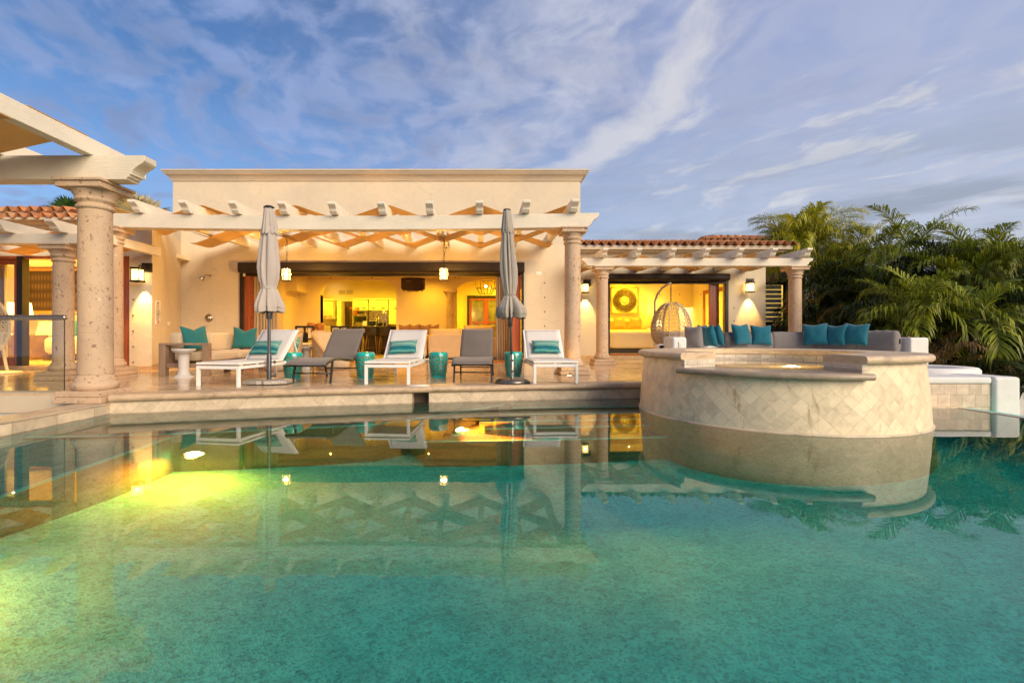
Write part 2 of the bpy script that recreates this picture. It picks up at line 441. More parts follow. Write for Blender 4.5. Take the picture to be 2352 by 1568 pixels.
PEBD = pebble('bench_plaster', ((.13, .20, .12), (.18, .27, .16), (.22, .33, .2)))
CLOTH = fabric('tan_shade_cloth', (.78, .53, .23), .06, 300, .5)
ROOF = roof_tile('terracotta_tile', (.45, .185, .08))
BRONZE = simple('dark_bronze', (.035, .026, .02), .42, .6, .15)
BLACK = simple('black_metal', (.02, .019, .018), .4, .5, .1)
STEEL = simple('brushed_steel', (.42, .38, .33), .28, 1.0, .1)
GREYM = simple('grey_metal', (.10, .10, .105), .35, .6, .1)
REDWOOD = simple('varnished_hardwood', (.27, .065, .02), .3, 0, .3, 2.0, .2, 20, .002, (8, 8, .7), world=True)
WHITEM = simple('white_powder_coat', (.80, .77, .73), .4, 0, .04)
GLASS = glassy('clear_glass', (.95, .97, .95), 5, .05)
CREAMI = simple('interior_paint', (.74, .60, .38), .8, 0, .05, 1.5, .15, 30, .004, world=True)
FLOORI = travertine('interior_travertine', (.55, .40, .25), .2)
WHITE = simple('white_plastic', (.78, .74, .68), .45, 0, .03)

# ------------------------------------------------------------------ ground, pool, deck
def deck_edge(X): return 7.157+.185*X-.0136*X*X
g = MB(); g.grid(lambda u, v: (-900+1800*u, -60+1900*v, -2.2), 8, 8, False)
struct('ground', g, simple('dry_soil', (.10, .085, .06), .95, 0, .3, .8, .4, 8, .05, world=True))

XL, XR, YB = -4.70, 6.40, -3.0
wpoly = [(XL-.05, YB-.05), (XR+.03, YB-.05), (XR+.03, 6.5), (4.6, 6.56), (2.6, 7.5)] + [(x, deck_edge(x)+.02) for x in [2.2, 1, 0, -1, -2, -3, -4, XL-.05]]
w = MB(); nW = len(wpoly)
w.add([(x, y, 0) for x, y in wpoly]+[(x, y, -2.15) for x, y in wpoly], [tuple(range(nW)), tuple(range(2*nW-1, nW-1, -1))]+[(i, nW+i, nW+(i+1) % nW, (i+1) % nW) for i in range(nW)])
mw, ntw, ow = newmat('pool_water')
cw = coords(ntw, True, (1, 1, 1))
hb = math_(ntw, 'ADD', noise(ntw, cw, 1.1, 2, .5), math_(ntw, 'MULTIPLY', noise(ntw, cw, 5, 2, .5), .12))
nw_ = bump(ntw, hb, .05, .02)
rf_ = nd(ntw, 'ShaderNodeBsdfRefraction', {'Color': (1, 1, 1, 1), 'Roughness': 0.0, 'IOR': 1.333, 'Normal': nw_})
gs_ = nd(ntw, 'ShaderNodeBsdfGlossy', {'Color': (1, 1, 1, 1), 'Roughness': 0.0, 'Normal': nw_})
ntw.links.new(nd(ntw, 'ShaderNodeMixShader', {0: nd(ntw, 'ShaderNodeFresnel', {'IOR': 1.333, 'Normal': nw_}), 1: rf_, 2: gs_}), ow.inputs[0])
mw_spa = mw.copy(); mw_spa.name = 'spa_water'
va_ = nd(ntw, 'ShaderNodeVolumeAbsorption', {0: (0, .78, .75, 1), 1: .27}); ntw.links.new(va_, ow.inputs[1])
wo = struct('pool_water', w, mw)

PF = -2.0
def slab(name, x0, x1, y0, y1, z0, z1, m): return struct(name, MB().box(x0, x1, y0, y1, z0, z1), m)
def sstep(t): t = min(1, max(0, t)); return t*t*(3-2*t)
pf = MB(); pf.grid(lambda u, v: (XL-.2+(XR-XL+.4)*u, YB-.2+11.4*v, -1.0-.85*sstep((YB-.2+11.4*v-1.8)/3.6)), 4, 60, True)
struct('pool_floor', pf, PEB)
slab('pool_wall', XL-.3, XL, YB, 6.05, PF-.1, -.10, PEB)
slab('pool_wall', XR, XR+.25, YB, 6.6, PF-.1, -.012, PEB)
slab('pool_wall', XL-.3, XR+.25, YB-.3, YB-.01, PF-.1, .05, PEB)
# infinity edge lip on the right
struct('infinity_edge', MB().box(XR-.02, XR+.07, YB, 6.449, -.010, .007), coping_stone('edge_stone', (.62, .52, .42), .75), .003)
# far wall with its diagonal tile face, cut for the skimmer slot
SK0, SK1 = PX(946, 6.93), PX(984, 6.93)
def face(xa, xb, z0, z1, n=14):
    m = MB()
    xs = [xa+(xb-xa)*i/n for i in range(n+1)]
    fr = [(x, deck_edge(x)) for x in xs]
    vs = [(x, y, z0) for x, y in fr]+[(x, y, z1) for x, y in fr]+[(x, y+.22, z0) for x, y in fr]+[(x, y+.22, z1) for x, y in fr]
    N = n+1; fs = []
    for i in range(n):
        fs += [(i, i+1, N+i+1, N+i), (2*N+i+1, 2*N+i, 3*N+i, 3*N+i+1), (N+i, N+i+1, 3*N+i+1, 3*N+i), (2*N+i, 2*N+i+1, i+1, i)]
    fs += [(0, N, 3*N, 2*N), (N-1, 3*N-1, 4*N-1, 2*N-1)]
    return m.add(vs, fs)
struct('pool_edge_wall', face(XL, SK0, -.12, .155), DIAM)
struct('pool_edge_wall', face(SK1, 2.7, -.12, .155), DIAM)
struct('pool_wall', face(XL, 2.7, PF-.1, -.121), PEBD)
sk = MB(); sk.box(SK0-.01, SK1+.01, deck_edge(-.95)+.21, deck_edge(-.95)+.4, -.12, .155)
struct('skimmer_recess', sk, simple('dark_recess', (.10, .07, .045), .7))
# coping: bullnose band following the edge
def coping(m, path, zc, rad, depth, inward):
    "half-round nose swept along path (points x,y), nose pointing to -normal"
    n = len(path); vs = []; K = 7
    for i, (x, y) in enumerate(path):
        a = Vector(path[max(i-1, 0)]); b = Vector(path[min(i+1, n-1)]); t = (b-a).normalized(); nr = Vector((-t.y, t.x))*inward
        prof = [(depth, -rad)]+[(-rad*.9*cos(pi*(k/(K-1)-.5))+.0, rad*sin(pi*(k/(K-1)-.5))) for k in range(K)]+[(depth, rad)]
        for q, z in prof: vs.append((x+nr.x*q, y+nr.y*q, zc+z))
    L = K+2; fs = []
    for i in range(n-1):
        for k in range(L):
            k2 = (k+1) % L
            fs.append((i*L+k, i*L+k2, (i+1)*L+k2, (i+1)*L+k))
    fs += [tuple(range(L)), tuple(reversed(range((n-1)*L, n*L)))]
    m.add(vs, fs, False)
blocks = []
x = XL+.02
cp = MB()
while x < 2.72:
    L = .56; x2 = min(x+L, 2.75)
    pts = [(x+.0015+(x2-x-.003)*i/4, deck_edge(x+(x2-x)*i/4)-.02) for i in range(5)]
    coping(cp, pts, DZ-.045+R.uniform(-.002, .002), .046, .34, 1)
    x = x2
cpo = struct('pool_coping', cp, COPE)
# deck slab (front follows the coping back edge)
dk = MB()
fr = [(XL+.02+(2.75-XL)*i/16, deck_edge(XL+.02+(2.75-XL)*i/16)+.315) for i in range(17)]
top = [(-13.0, 6.16), (XL-.02, 6.16)]+fr+[(2.75, 7.9), (6.0, 7.7), (8.9, 8.6), (12.5, 11.5), (12.5, 16.9), (-13.0, 16.9)]
vs = [(a, b, DZ) for a, b in top]+[(a, b, DZ-.25) for a, b in top]
n = len(top)
dk.add(vs, [tuple(range(n)), tuple(range(2*n-1, n-1, -1))]+[(i, n+i, n+(i+1) % n, (i+1) % n) for i in range(n)])
struct('deck', dk, TRAV)
sub = MB().box(2.9, 12.0, 8.4, 16.5, -2.2, DZ-.26); struct('deck_footing', sub, STUCCO_W)
# left side: low ledge of the pool, the trough beyond it, and the terrace front wall
lg = MB(); y = YB
while y < 6.1:
    y2 = min(y+.5, 6.12)
    lg.box(XL-.02, XL-.016+.03, y+.0015, y2-.0015, -.095, .115)
    y = y2
struct('pool_ledge_face', lg, LEDGE, .004)
struct('pool_ledge', MB().box(XL-.36, XL+.022, YB, 6.16, .116, .135), coping_stone('ledge_stone', (.54, .42, .3), .4), .006)
struct('pool_ledge_wall', MB().box(XL-.33, XL-.03, YB, 6.1, -1.9, .112), STUCCO_W)
struct('trough_floor', MB().box(-13, XL-.34, YB, 6.2, -.75, -.7), simple('trough_concrete', (.5, .46, .4), .8, world=True))
struct('terrace_wall', MB().box(-13, XL-.36, 6.19, 6.4, -1.0, DZ-.255), stucco('terrace_plaster', (.66, .6, .5)))
struct('terrace_wall_trim', MB().box(-13, XL-.36, 6.15, 6.4, DZ-.255, DZ-.035), TRIM)
# underwater bench along the far wall
BZ = -.36
bl = [under(300, 1004, BZ), under(349, 999, BZ), under(600, 988, BZ), under(863, 975.5, BZ), under(937, 966, BZ)]
bl = [(p.x, p.y) for p in bl]
bl[0] = (XL, bl[1][1]-.16)
bend = (.30, deck_edge(.30)+.05)
bpoly = bl+[bend]+[(XL+(.3-XL)*(1-i/8), deck_edge(XL+(.3-XL)*(1-i/8))+.05) for i in range(1, 9)]
bn = MB(); bn.prism(bpoly, lambda a, b, t: (a, b, t), PF-.02, BZ)
struct('pool_bench', bn, PEBD)
def strip(path, z, wd=.045, h=.012, inward=1):
    m = MB(); vs = []
    for i, p in enumerate(path):
        a = Vector(path[max(i-1, 0)]); b = Vector(path[min(i+1, len(path)-1)]); t = (b-a).normalized(); nr = Vector((-t.y, t.x))*inward
        for q, zz in ((-.006, -.02), (-.006, h), (wd, h), (wd, -.02)): vs.append((p[0]+nr.x*q, p[1]+nr.y*q, z+zz))
    fs = []
    for i in range(len(path)-1):
        for k in range(4): fs.append((i*4+k, i*4+(k+1) % 4, (i+1)*4+(k+1) % 4, (i+1)*4+k))
    return m.add(vs, fs)
NOSE = simple('pale_tile_nosing', (.13, .66, .52), .4, 0, .12, 12, world=True)
struct('bench_nosing', strip(bl+[(bend[0], bend[1]-.1)], BZ), NOSE)
# wide steps going down from the deck beside the spa
stp = [(-.16, 1178, 937, 2.6), (-.36, 1146, 952, 2.6), (-.56, 1101, 969, 2.65), (-.78, 1113, 985.6, 2.7), (-1.02, 974, 1015, 2.9)]
for i, (z, xa, yy, xb) in enumerate(stp):
    p = under(xa, yy, z); q = under(1440, yy-4-2*i, z)
    poly = [(p.x, p.y), (xb+.2, q.y), (xb+.2, 7.62), (p.x, deck_edge(p.x)+.1)]
    s_ = MB(); s_.prism(poly, lambda a, b, t: (a, b, t), PF-.03-.01*i, z); struct('pool_step', s_, PEBD)
    struct('step_nosing', strip([(p.x, p.y), (xb+.15, q.y)], z), NOSE)
# low bench along the left wall under water
slab('pool_bench', XL-.01, -3.3, YB, 5.3, PF-.04, -.5, pebble('side_bench_plaster', ((.12, .34, .24), (.16, .44, .31), (.2, .5, .36))))
struct('bench_nosing', strip([(-3.3, 5.12), (-3.3, YB+.1)], -.5, .045, .012, -1), NOSE)

# pool lights on the bench face
POOLC = (1.0, .085, .004)
LENS = emis('lit_pool_lens', (1.0, .80, .30), 22)
CHROME = simple('pool_light_ring', (.6, .5, .3), .25, 1.0)
def seghit(x, y, a, b):
    "depth at which the refracted ray through the pixel meets the vertical face a-b"
    best = None
    for k in range(5, 150):
        p = under(x, y, -k*.01); d = Vector((b[0]-a[0], b[1]-a[1])).normalized(); nr = Vector((d.y, -d.x))
        s = (p.x-a[0])*nr.x+(p.y-a[1])*nr.y
        if s <= 0: return p, nr
    return p, nr
def pool_light(p, nr, label, energy, aim, ang=150, blend=.6, r=.09):
    t = T('pool_light', label, 'pool light', (p.x, p.y, p.z), atan2(nr.y, nr.x), 'underwater pool lights')
    rm = MB(); rm.lathe([(r*1.32, 0), (r*1.32, .02), (r*1.1, .03), (r, .026), (r, 0)], n=24)
    rot = Matrix.Rotation(pi/2, 3, 'Y')
    def turn(m): m.v = [tuple(rot @ Vector(v)) for v in m.v]; return m
    part(t, 'trim_ring', turn(rm), CHROME, False)
    lm = MB(); lm.lathe([(.0001, .034), (r*.5, .032), (r*.98, .022)], n=24); part(t, 'lens', turn(lm), LENS, False)
    ld = bpy.data.lights.new('pool_lamp', 'SPOT'); ld.energy = energy; ld.color = POOLC; ld.spot_size = radians(ang); ld.spot_blend = blend; ld.shadow_soft_size = .06
    lo = bpy.data.objects.new('pool_lamp', ld); C.objects.link(lo)
    lo.location = p+Vector((nr.x, nr.y, 0))*.10
    lo.rotation_euler = Vector(aim).to_track_quat('-Z', 'Y').to_euler()
    return t
p1, n1_ = seghit(448, 1041, bl[1], bl[2])
pool_light(p1, n1_, 'glowing round pool light beneath the sofa and white side table', PL1, (n1_.x+.1, n1_.y, -.55), 165, .8)
lbx = MB(); lf = [(-.62, 5.55), (-.12, 6.35), (.1, 7.1), (-.9, 6.9), (-.95, 5.95)]
lbx.prism(lf, lambda a, b, t: (a, b, t), PF-.05, -.44); struct('pool_bench', lbx, PEBD)
p2, n2_ = seghit(1052, 985, lf[0], lf[1])
pool_light(p2, n2_, 'glowing round pool light beside the underwater steps', PL2, (1, -.25, -.05), 165, .8)

pool_light(Vector((-3.29, 2.2, -.68)), Vector((1, 0)), 'glowing pool light on the side bench close to the viewer', PL3, (1, .15, -.45), 170, .9)
# ------------------------------------------------------------------ spa
SX, SY, SR = 3.646, 6.177, 1.567
A0, A1 = radians(-153), radians(-89)         # the spillway arc
spa = T('hot_tub', 'raised round spa clad in diagonal travertine tiles with a spillway into the pool', 'hot tub', (SX, SY, 0))
SPAT = diamond_tile('spa_wall_tile', (.80, .635, .42), .125, (SX, SY, 1.53), 0, True)
SPAIN = rect_tile('spa_lining_tile', (.60, .52, .42), .16, .16, 'x')
wall = MB()
wall.lathe([(1.567, -.02), (1.562, .05), (1.548, .3), (1.53, .52)], (SX, SY, 0), 72, A1, A0+2*pi)
wall.lathe([(1.53, .52), (1.512, .70)], (SX, SY, 0), 60, A1, A0+2*pi)
wall.lathe([(1.567, -.02), (1.562, .05), (1.548, .3), (1.53, .545)], (SX, SY, 0), 24, A0, A1)
part(spa, 'wall', wall, SPAT)
under_w = MB(); under_w.lathe([(1.60, PF), (1.572, -.024)], (SX, SY, 0), 72); part(spa, 'footing', under_w, pebble('spa_footing_plaster', ((.28, .32, .16), (.36, .40, .2), (.42, .46, .25))))
BANDM = coping_stone('band_stone', (.62, .50, .34), .4)
ft = MB(); ft.lathe([(1.570, -.022), (1.582, -.021), (1.580, .012), (1.566, .018)], (SX, SY, 0), 72); part(spa, 'waterline_band', ft, BANDM)
inn = MB(); inn.lathe([(1.0, .0), (1.0, .70)], (SX, SY, 0), 60, A1, A0+2*pi); inn.lathe([(1.0, 0), (1.0, .545)], (SX, SY, 0), 24, A0, A1)
inn.lathe([(.001, .02), (1.0, .01)], (SX, SY, 0), 60)
part(spa, 'lining', inn, SPAIN)
bench = MB(); bench.lathe([(1.0, .30), (.62, .30), (.62, .02)], (SX, SY, 0), 48); part(spa, 'seat_ledge', bench, SPAIN)
def ring(r0, r1, z0, z1, a0, a1, n, rad):
    "stone ring segment with a bullnose on the outside"
    prof = [(r0+.012, z0), (r0, z0+.012), (r0, z1-.012), (r0+.012, z1)]
    zc = (z0+z1)/2; h = (z1-z0)/2
    prof += [(r1-h*.9+h*.9*sin(pi*k/8), zc+h*cos(pi*k/8)) for k in range(9)]
    m = MB(); m.lathe(prof+[prof[0]], (SX, SY, 0), n, a0, a1, False)
    N = len(prof)+1
    for ang in (0, n):
        m.f.append(tuple(j*(n+1)+ang for j in range(N-1))); m.sm.append(False)
    return m
rim = ring(.985, 1.585, .70, .78, A1, A0+2*pi, 96, .04)
ro = part(spa, 'rim', rim, COPE2)
lip = ring(.99, 1.63, .546, .612, A0-.02, A1+.03, 40, .03)
part(spa, 'spill_lip', lip, coping_stone('wet_lip_stone', (.38, .29, .20), .3))
for an in (A0, A1):      # cheek walls closing the notch ends
    ck = MB(); d = Vector((cos(an), sin(an))); tn = Vector((-d.y, d.x))*(.05 if an == A1 else -.05)
    vs = []
    for r_ in (1.0, 1.52):
        for q in (0, 1):
            for z in (.60, .70): vs.append((SX+d.x*r_+tn.x*q, SY+d.y*r_+tn.y*q, z))
    ck.add(vs, [(0,1,3,2),(4,6,7,5),(0,4,5,1),(2,3,7,6),(0,2,6,4),(1,5,7,3)])
    part(spa, 'notch_cheek', ck, SPAIN)
slamp = MB(); slamp.lathe([(.0001, .05), (.08, .045), (.1, .03)], (SX+.25, SY-.1, 0), 20); part(spa, 'light', slamp, LENS)
sw = MB(); sw.add([(SX+.998*cos(2*pi*i/48), SY+.998*sin(2*pi*i/48), .622) for i in range(48)], [tuple(range(48))])
struct('spa_water', sw, mw_spa)
sl = bpy.data.lights.new('spa_lamp', 'POINT'); sl.energy = 9; sl.color = (1, .62, .12); sl.shadow_soft_size = .05
so = bpy.data.objects.new('spa_lamp', sl); C.objects.link(so); so.location = (SX+.25, SY-.1, .16)

# white plaster bench walls, fire ring and planter right of the spa
sb = T('raised_planter_wall', 'low white plaster wall with a travertine panel beside the spa at the pool edge', 'garden wall', (6.2, 6.6, 0))
gx = PX(2283, 6.52)
part(sb, 'pier', MB().box(gx, PX(2346, 6.5), 6.50, 8.2, -2.0, .415), STUCCO_W, True, .04, None, 3)
part(sb, 'cap', MB().box(4.6, gx-.001, 6.535, 7.1, .315, .41), STUCCO_W, True, .03, None, 3)
part(sb, 'tile_panel', MB().box(4.6, gx-.002, 6.555, 6.9, -1.9, .314), rect_tile('pier_tile', (.62, .49, .36), .17, .17, 'x'))
part(sb, 'waterline_band', MB().box(4.6, XR+.1, 6.45, 6.554, -.05, .016), BANDM, True, .005)
fr_ = T('planter_ring', 'round white plaster planter ring behind the low wall right of the spa', 'planter', (7.08, 7.9, .24))
pr = MB(); pr.lathe([(.78, -.3), (.78, .20), (.75, .235), (.50, .235), (.47, .20), (.47, .0)], (0, 0, 0), 48)
part(fr_, 'wall', pr, STUCCO_W, False)
so_ = MB(); so_.lathe([(.001, .1), (.47, .08)], (0,0,0), 32); part(fr_, 'soil', so_, simple('potting_soil', (.08, .06, .045), .95, 0, .4, 12, .5, 40), False)

# ------------------------------------------------------------------ curved bench with cushions behind the spa
BCX, BCY, BR = 6.05, 8.3, 2.6
bs = T('curved_bench', 'curved white plaster bench wall with square end blocks behind the spa', 'bench', (BCX, BCY, DZ))
BA0, BA1 = radians(28), radians(172)
bm_ = MB(); bm_.lathe([(BR-.62, 0), (BR-.62, .40), (BR+.03, .40), (BR+.03, 0)], (0,0,0), 40, BA0, BA1, False); part(bs, 'seat', bm_, STUCCO_W, False)
bm_ = MB(); bm_.lathe([(BR+.04, 0), (BR+.04, .56), (BR+.30, .56), (BR+.30, 0)], (0,0,0), 40, BA0, BA1, False); part(bs, 'back_wall', bm_, STUCCO_W, False, .03)
def block(xa, xb, ya, yb, zt, Y0, Y1):
    b_ = MB().box(PX(xa, Y0)-BCX, PX(xb, Y0)-BCX, Y0-BCY, Y1-BCY, 0, zt-DZ); part(bs, 'end_block', b_, STUCCO_W, False, .04, None, 3)
block(1545, 1578, 0, 0, PZ(774, 8.3), 8.3, 8.75)
block(2091, 2135, 0, 0, PZ(775, 9.4), 9.4, 9.95)
# ------------------------------------------------------------------ the villa
V = T('villa', 'cream stucco villa with flat parapet block, open sliding doors and terracotta tiled wings', 'villa', (-2, 13, DZ))
def vpart(n, mb, m, bev=0, label=None): return part(V, n, mb, m, True, bev, label)
WY = 13.0
WX0, WX1 = PX(397, WY), PX(1333, WY)
OX0, OX1 = PX(553, WY), PX(1203, WY); OZ = 2.72
mwall = MB()
mwall.box(WX0, OX0, WY, WY+.35, DZ-.1, 5.2); mwall.box(OX1, WX1, WY, WY+.35, DZ-.1, 5.2); mwall.box(OX0, OX1, WY, WY+.35, OZ, 5.2)
mwall.box(WX1-.35, WX1, WY+.35, 18, DZ-.1, 5.2); mwall.box(WX0, WX0+.35, WY+.35, 18, DZ-.1, 5.2)
vpart('wall', mwall, STUCCO)
# crown moulding of the parapet
def cornice(x0, x1, y, prof, depth_ret, m):
    vs = []
    for o, z in prof: vs += [(x0-o, y+depth_ret, z), (x0-o, y-o, z), (x1+o, y-o, z), (x1+o, y+depth_ret, z)]
    fs = [(j*4+i, j*4+i+1, (j+1)*4+i+1, (j+1)*4+i) for j in range(len(prof)-1) for i in range(3)]
    return MB().add(vs, fs)
zt, zb = PZ(389, 12.83), PZ(416, 12.97)
hgt = zt-zb
pf_ = [(0, zb), (.03, zb+.01), (.03, zb+.035), (.045, zb+.06), (.07, zb+.10), (.11, zb+.135), (.15, zb+.16), (.15, zb+.19), (.175, zb+.195), (.175, zb+.225), (.20, zb+.23), (.20, zt), (-.3, zt+.01)]
vpart('cornice', cornice(WX0, WX1, WY, pf_, 6, None), TRIM)
# left wing: facade, diagonal return
LY = 10.2
lx0, lx1 = PX(297, LY), PX(349, LY)
lw = MB(); lw.prism([(lx0, LY), (lx1, LY), (lx1-.16, LY+.3), (lx0, LY+.3)], lambda a, b, t: (a, b, t), DZ-.1, 3.45); lw.box(-12.5, lx0, LY, LY+.3, PZ(588, LY), 3.32)
dp = [(lx1, LY+.0005), (lx1-.4, LY+.3), (PX(416, WY)-.4, WY-.002), (PX(416, WY), WY-.002)]
lw.prism(dp, lambda a, b, t: (a, b, t if t < 1 else 3.46+.30*(b-LY)), DZ-.1, 3.32)
vpart('wall', lw, STUCCO)
sk = MB(); sk.box(-12.5, lx1+.012, LY-.03, LY-.001, DZ, PZ(840, LY))
sk2 = MB(); d = Vector((PX(416, WY)-lx1, WY-LY)).normalized(); nn = Vector((d.y, -d.x))
sk2.prism([(lx1+.012, LY-.03), (lx1+nn.x*.001+.012, LY), (PX(416, WY)+.002, WY-.004), (PX(416, WY)+.04, WY-.004)], lambda a, b, t: (a, b, t), DZ, DZ+.1)
vpart('skirting', sk, BASEB, .006); vpart('skirting', sk2, BASEB)
sk3 = MB(); sk3.box(PX(416, WY)+.05, OX0-.02, WY-.03, WY-.001, DZ, DZ+.1); vpart('skirting', sk3, BASEB, .006)
sk4 = MB(); sk4.box(OX1+.02, WX1+.02, WY-.03, WY-.001, DZ, DZ+.1); vpart('skirting', sk4, BASEB, .006)
# right wing
RY = 14.5
rx0, rx1, rxe = PX(1395.6, RY), PX(1673, RY), PX(1758.6, RY)
RZ = PZ(640, RY)
rw = MB(); rw.box(WX1+.001, rx0, RY, RY+.35, DZ-.1, 3.5); rw.box(rx1, rxe, RY, RY+.35, DZ-.1, 3.5); rw.box(rx0, rx1, RY, RY+.35, RZ, 3.5)
rw.box(rxe-.35, rxe, RY+.35, 18.9, DZ-.1, 3.5)
vpart('wall', rw, STUCCO)
sk5 = MB(); sk5.box(WX1+.001, rxe+.02, RY-.05, RY-.001, DZ, PZ(816, RY)); vpart('skirting', sk5, BASEB, .006)
# shaded service wall with a louvred window, set back on the right
FY = 16.6
fw = MB(); fw.box(rxe+.001, PX(1850, FY), FY, FY+.3, DZ-.1, 3.5); vpart('wall', fw, STUCCO_F, 0, 'service wall in shade-greyed plaster set back on the right')
wx0, wx1, wz0, wz1 = PX(1752, FY), PX(1797, FY), PZ(738, FY), PZ(655, FY)
wf = MB()
wf.box(wx0-.08, wx0, FY-.06, FY-.001, wz0, wz1); wf.box(wx1, wx1+.08, FY-.06, FY-.001, wz0, wz1)
wf.box(wx0-.08, wx1+.08, FY-.06, FY-.001, wz1, wz1+.09); wf.box(wx0-.08, wx1+.08, FY-.06, FY-.001, wz0-.09, wz0)
win = vpart('window', wf, BRONZE, 0, 'louvred window glowing between its slats')
gp = MB().box(wx0, wx1, FY-.012, FY-.002, wz0, wz1); part(win, 'pane', gp, emis('lit_window', (1, .62, .10), .8))
lv = MB()
for i in range(8):
    z = wz0+(i+.5)*(wz1-wz0)/8
    lv.box(wx0+.03, wx1-.06, FY-.055, FY-.02, z-.070, z+.070)
part(win, 'louver', lv, simple('grey_louvre', (.80, .76, .66), .6))
li = MB().box(wx0-.2, wx1+.55, FY-.12, FY-.001, wz1+.1, wz1+.28); part(win, 'lintel', li, COPE, True, .01)
si = MB().box(wx0-.2, wx1+.6, FY-.15, FY-.001, wz0-.2, wz0-.1); part(win, 'sill', si, COPE, True, .01)

# mouldings under the eaves and the tiled roofs
def eave(x0, x1, y, z0, z1, ret, out=.5):
    h = z1-z0
    pr = [(0, z0), (.06, z0+.01), (.06, z0+h*.22), (out*.35, z0+h*.26), (out*.35, z0+h*.5), (out*.45, z0+h*.54), (out*.75, z0+h*.62), (out*.75, z0+h*.70), (out, z0+h*.74), (out, z1), (-.2, z1)]
    return cornice(x0, x1, y, pr, ret, None)
vpart('eave_moulding', eave(WX1+.05-.5, rxe-.0, RY, PZ(600, 14.3), PZ(563, 13.95), 4.5), TRIM)
vpart('eave_moulding', eave(-12.5, PX(150, 9.9), LY, PZ(532, LY), PZ(500, 9.75), .6), TRIM)
def tiles(x0, x1, y0, y1, z0, slope, hip0=0.0, hip1=0.0, sp=.235):
    "barrel tile roof plane rising towards +y"
    m = MB(); nx = max(2, int((x1-x0)/sp)); rows = max(1, int((y1-y0)/.42))
    per = 10; NU = nx*per; th = .016
    for r_ in range(rows):
        ya = y0+(y1-y0)*r_/rows; yb = y0+(y1-y0)*(r_+1)/rows+.05
        ua = x0+hip0*(r_/rows); ub = x1-hip1*(r_/rows)
        if ub-ua < .3: break
        n_u = max(1, int((ub-ua)/sp))*per
        jit = [R.uniform(-.012, .012) for _ in range(n_u//per+2)]
        def zz(i, top):
            f = (i % per)/per
            k = i//per
            if f < .55: h = .075*sin(pi*f/.55)
            else: h = -.045*sin(pi*(f-.55)/.45)
            return h+jit[k]*.5
        vs = []; 
        for i in range(n_u+1):
            x = ua+(ub-ua)*i/n_u; h = zz(i, 0); dy = jit[i//per]
            vs += [(x, ya+dy, z0+(ya-y0)*slope+h+.03), (x, yb, z0+(yb-y0)*slope+h*.8+.004), (x, ya+dy, z0+(ya-y0)*slope+h+.03-th), (x, yb, z0+(yb-y0)*slope+h*.8-th)]
        fs = []
        for i in range(n_u):
            a = i*4; b = a+4
            fs += [(a, b, b+1, a+1), (a+2, a+3, b+3, b+2), (a, a+2, b+2, b)]
        m.add(vs, fs, True)
    return m
ez = PZ(560, 13.85)+.0
vpart('roof', tiles(WX1-.25, PX(1836, 13.9), 13.9, 17.5, ez, .21), ROOF)
vpart('roof', tiles(-12.4, PX(172, 9.65), 9.65, 10.9, PZ(498, 9.65), .18, 0, .5), ROOF)
# second, higher tier of the left wing roof: fascia band and its own tile row
vpart('eave_moulding', MB().box(-12.4, PX(160, 11.0), 11.0, 11.3, PZ(500, 11.0), PZ(484, 11.0)), TRIM, .01)
vpart('roof', tiles(-12.4, PX(166, 10.9), 10.85, 13.0, PZ(483, 10.85), .22, 0, .9), ROOF)
# small hipped lantern roof rising behind the right wing
hx0, hx1, hyf = PX(1606, 18.5), PX(1850, 18.5), 18.5
hz = PZ(549, hyf)
vpart('roof_turret', MB().box(hx0+.45, hx1-.3, hyf+.4, hyf+3.6, 3.3, hz+.02), TRIM)
hip = MB(); cxh, cyh = (hx0+hx1)/2-.1, hyf+2.0
vpart('roof', tiles(hx0+.25, hx1-.1, hyf+.2, hyf+2.0, hz, .23, 1.2, 1.2), ROOF)
rid = MB()
for a, b in (((hx0+.2, hyf+.2, hz+.06), (hx0+1.5, hyf+2, hz+.50)), ((hx1-.1, hyf+.2, hz+.06), (hx1-1.4, hyf+2, hz+.50)), ((hx0+1.45, hyf+2, hz+.5), (hx1-1.4, hyf+2, hz+.5))):
    a = Vector(a); b = Vector(b); L = (b-a).length; k = int(L/.36)+1
    for i in range(k): rid.tube([a.lerp(b, i/k), a.lerp(b, (i+1.12)/k)+Vector((0,0,-.015))], [.085, .07], 10, True, True)
vpart('roof_ridge', rid, ROOF)
vpart('roof', MB().box(hx0+.3, hx0+.32, hyf+.2, hyf+3, hz-.02, hz), ROOF)
# flat roof slab over the main block and ceilings keep the sky out
vpart('roof_slab', MB().box(WX0+.36, WX1-.36, WY+.36, 21.9, 4.6, 4.75), STUCCO)

# --- shutters, tracks, door leaves ----------------------------------------
def shutter_box(x0, x1, y, z0, z1, m=BRONZE):
    h = z1-z0
    return MB().prism([(0, z0), (.05, z0-.0), (.26, z0+.0), (.30, z0+.05), (.30, z1-.04), (.27, z1), (0, z1)], lambda a, b, t: (t, y-.002-a, b), x0, x1)
vpart('shutter_box', shutter_box(PX(545, 12.7), PX(1205, 12.7), WY, PZ(625, 12.7), PZ(602, 12.7)), BRONZE, .012)
vpart('shutter_box', shutter_box(PX(1393, 14.2), PX(1678, 14.2), RY, PZ(643.5, 14.2), PZ(628, 14.2)), BRONZE, .012)
tr = MB(); tr.box(OX0, OX0+.07, WY-.06, WY-.001, DZ, OZ); tr.box(OX1-.07, OX1, WY-.06, WY-.001, DZ, OZ); tr.box(OX0+.07, OX1-.07, WY+.02, WY+.12, OZ-.09, OZ-.001); tr.box(OX0+.07, OX1-.07, WY+.16, WY+.26, OZ-.11, OZ-.002)
vpart('door_frame', tr, BRONZE)
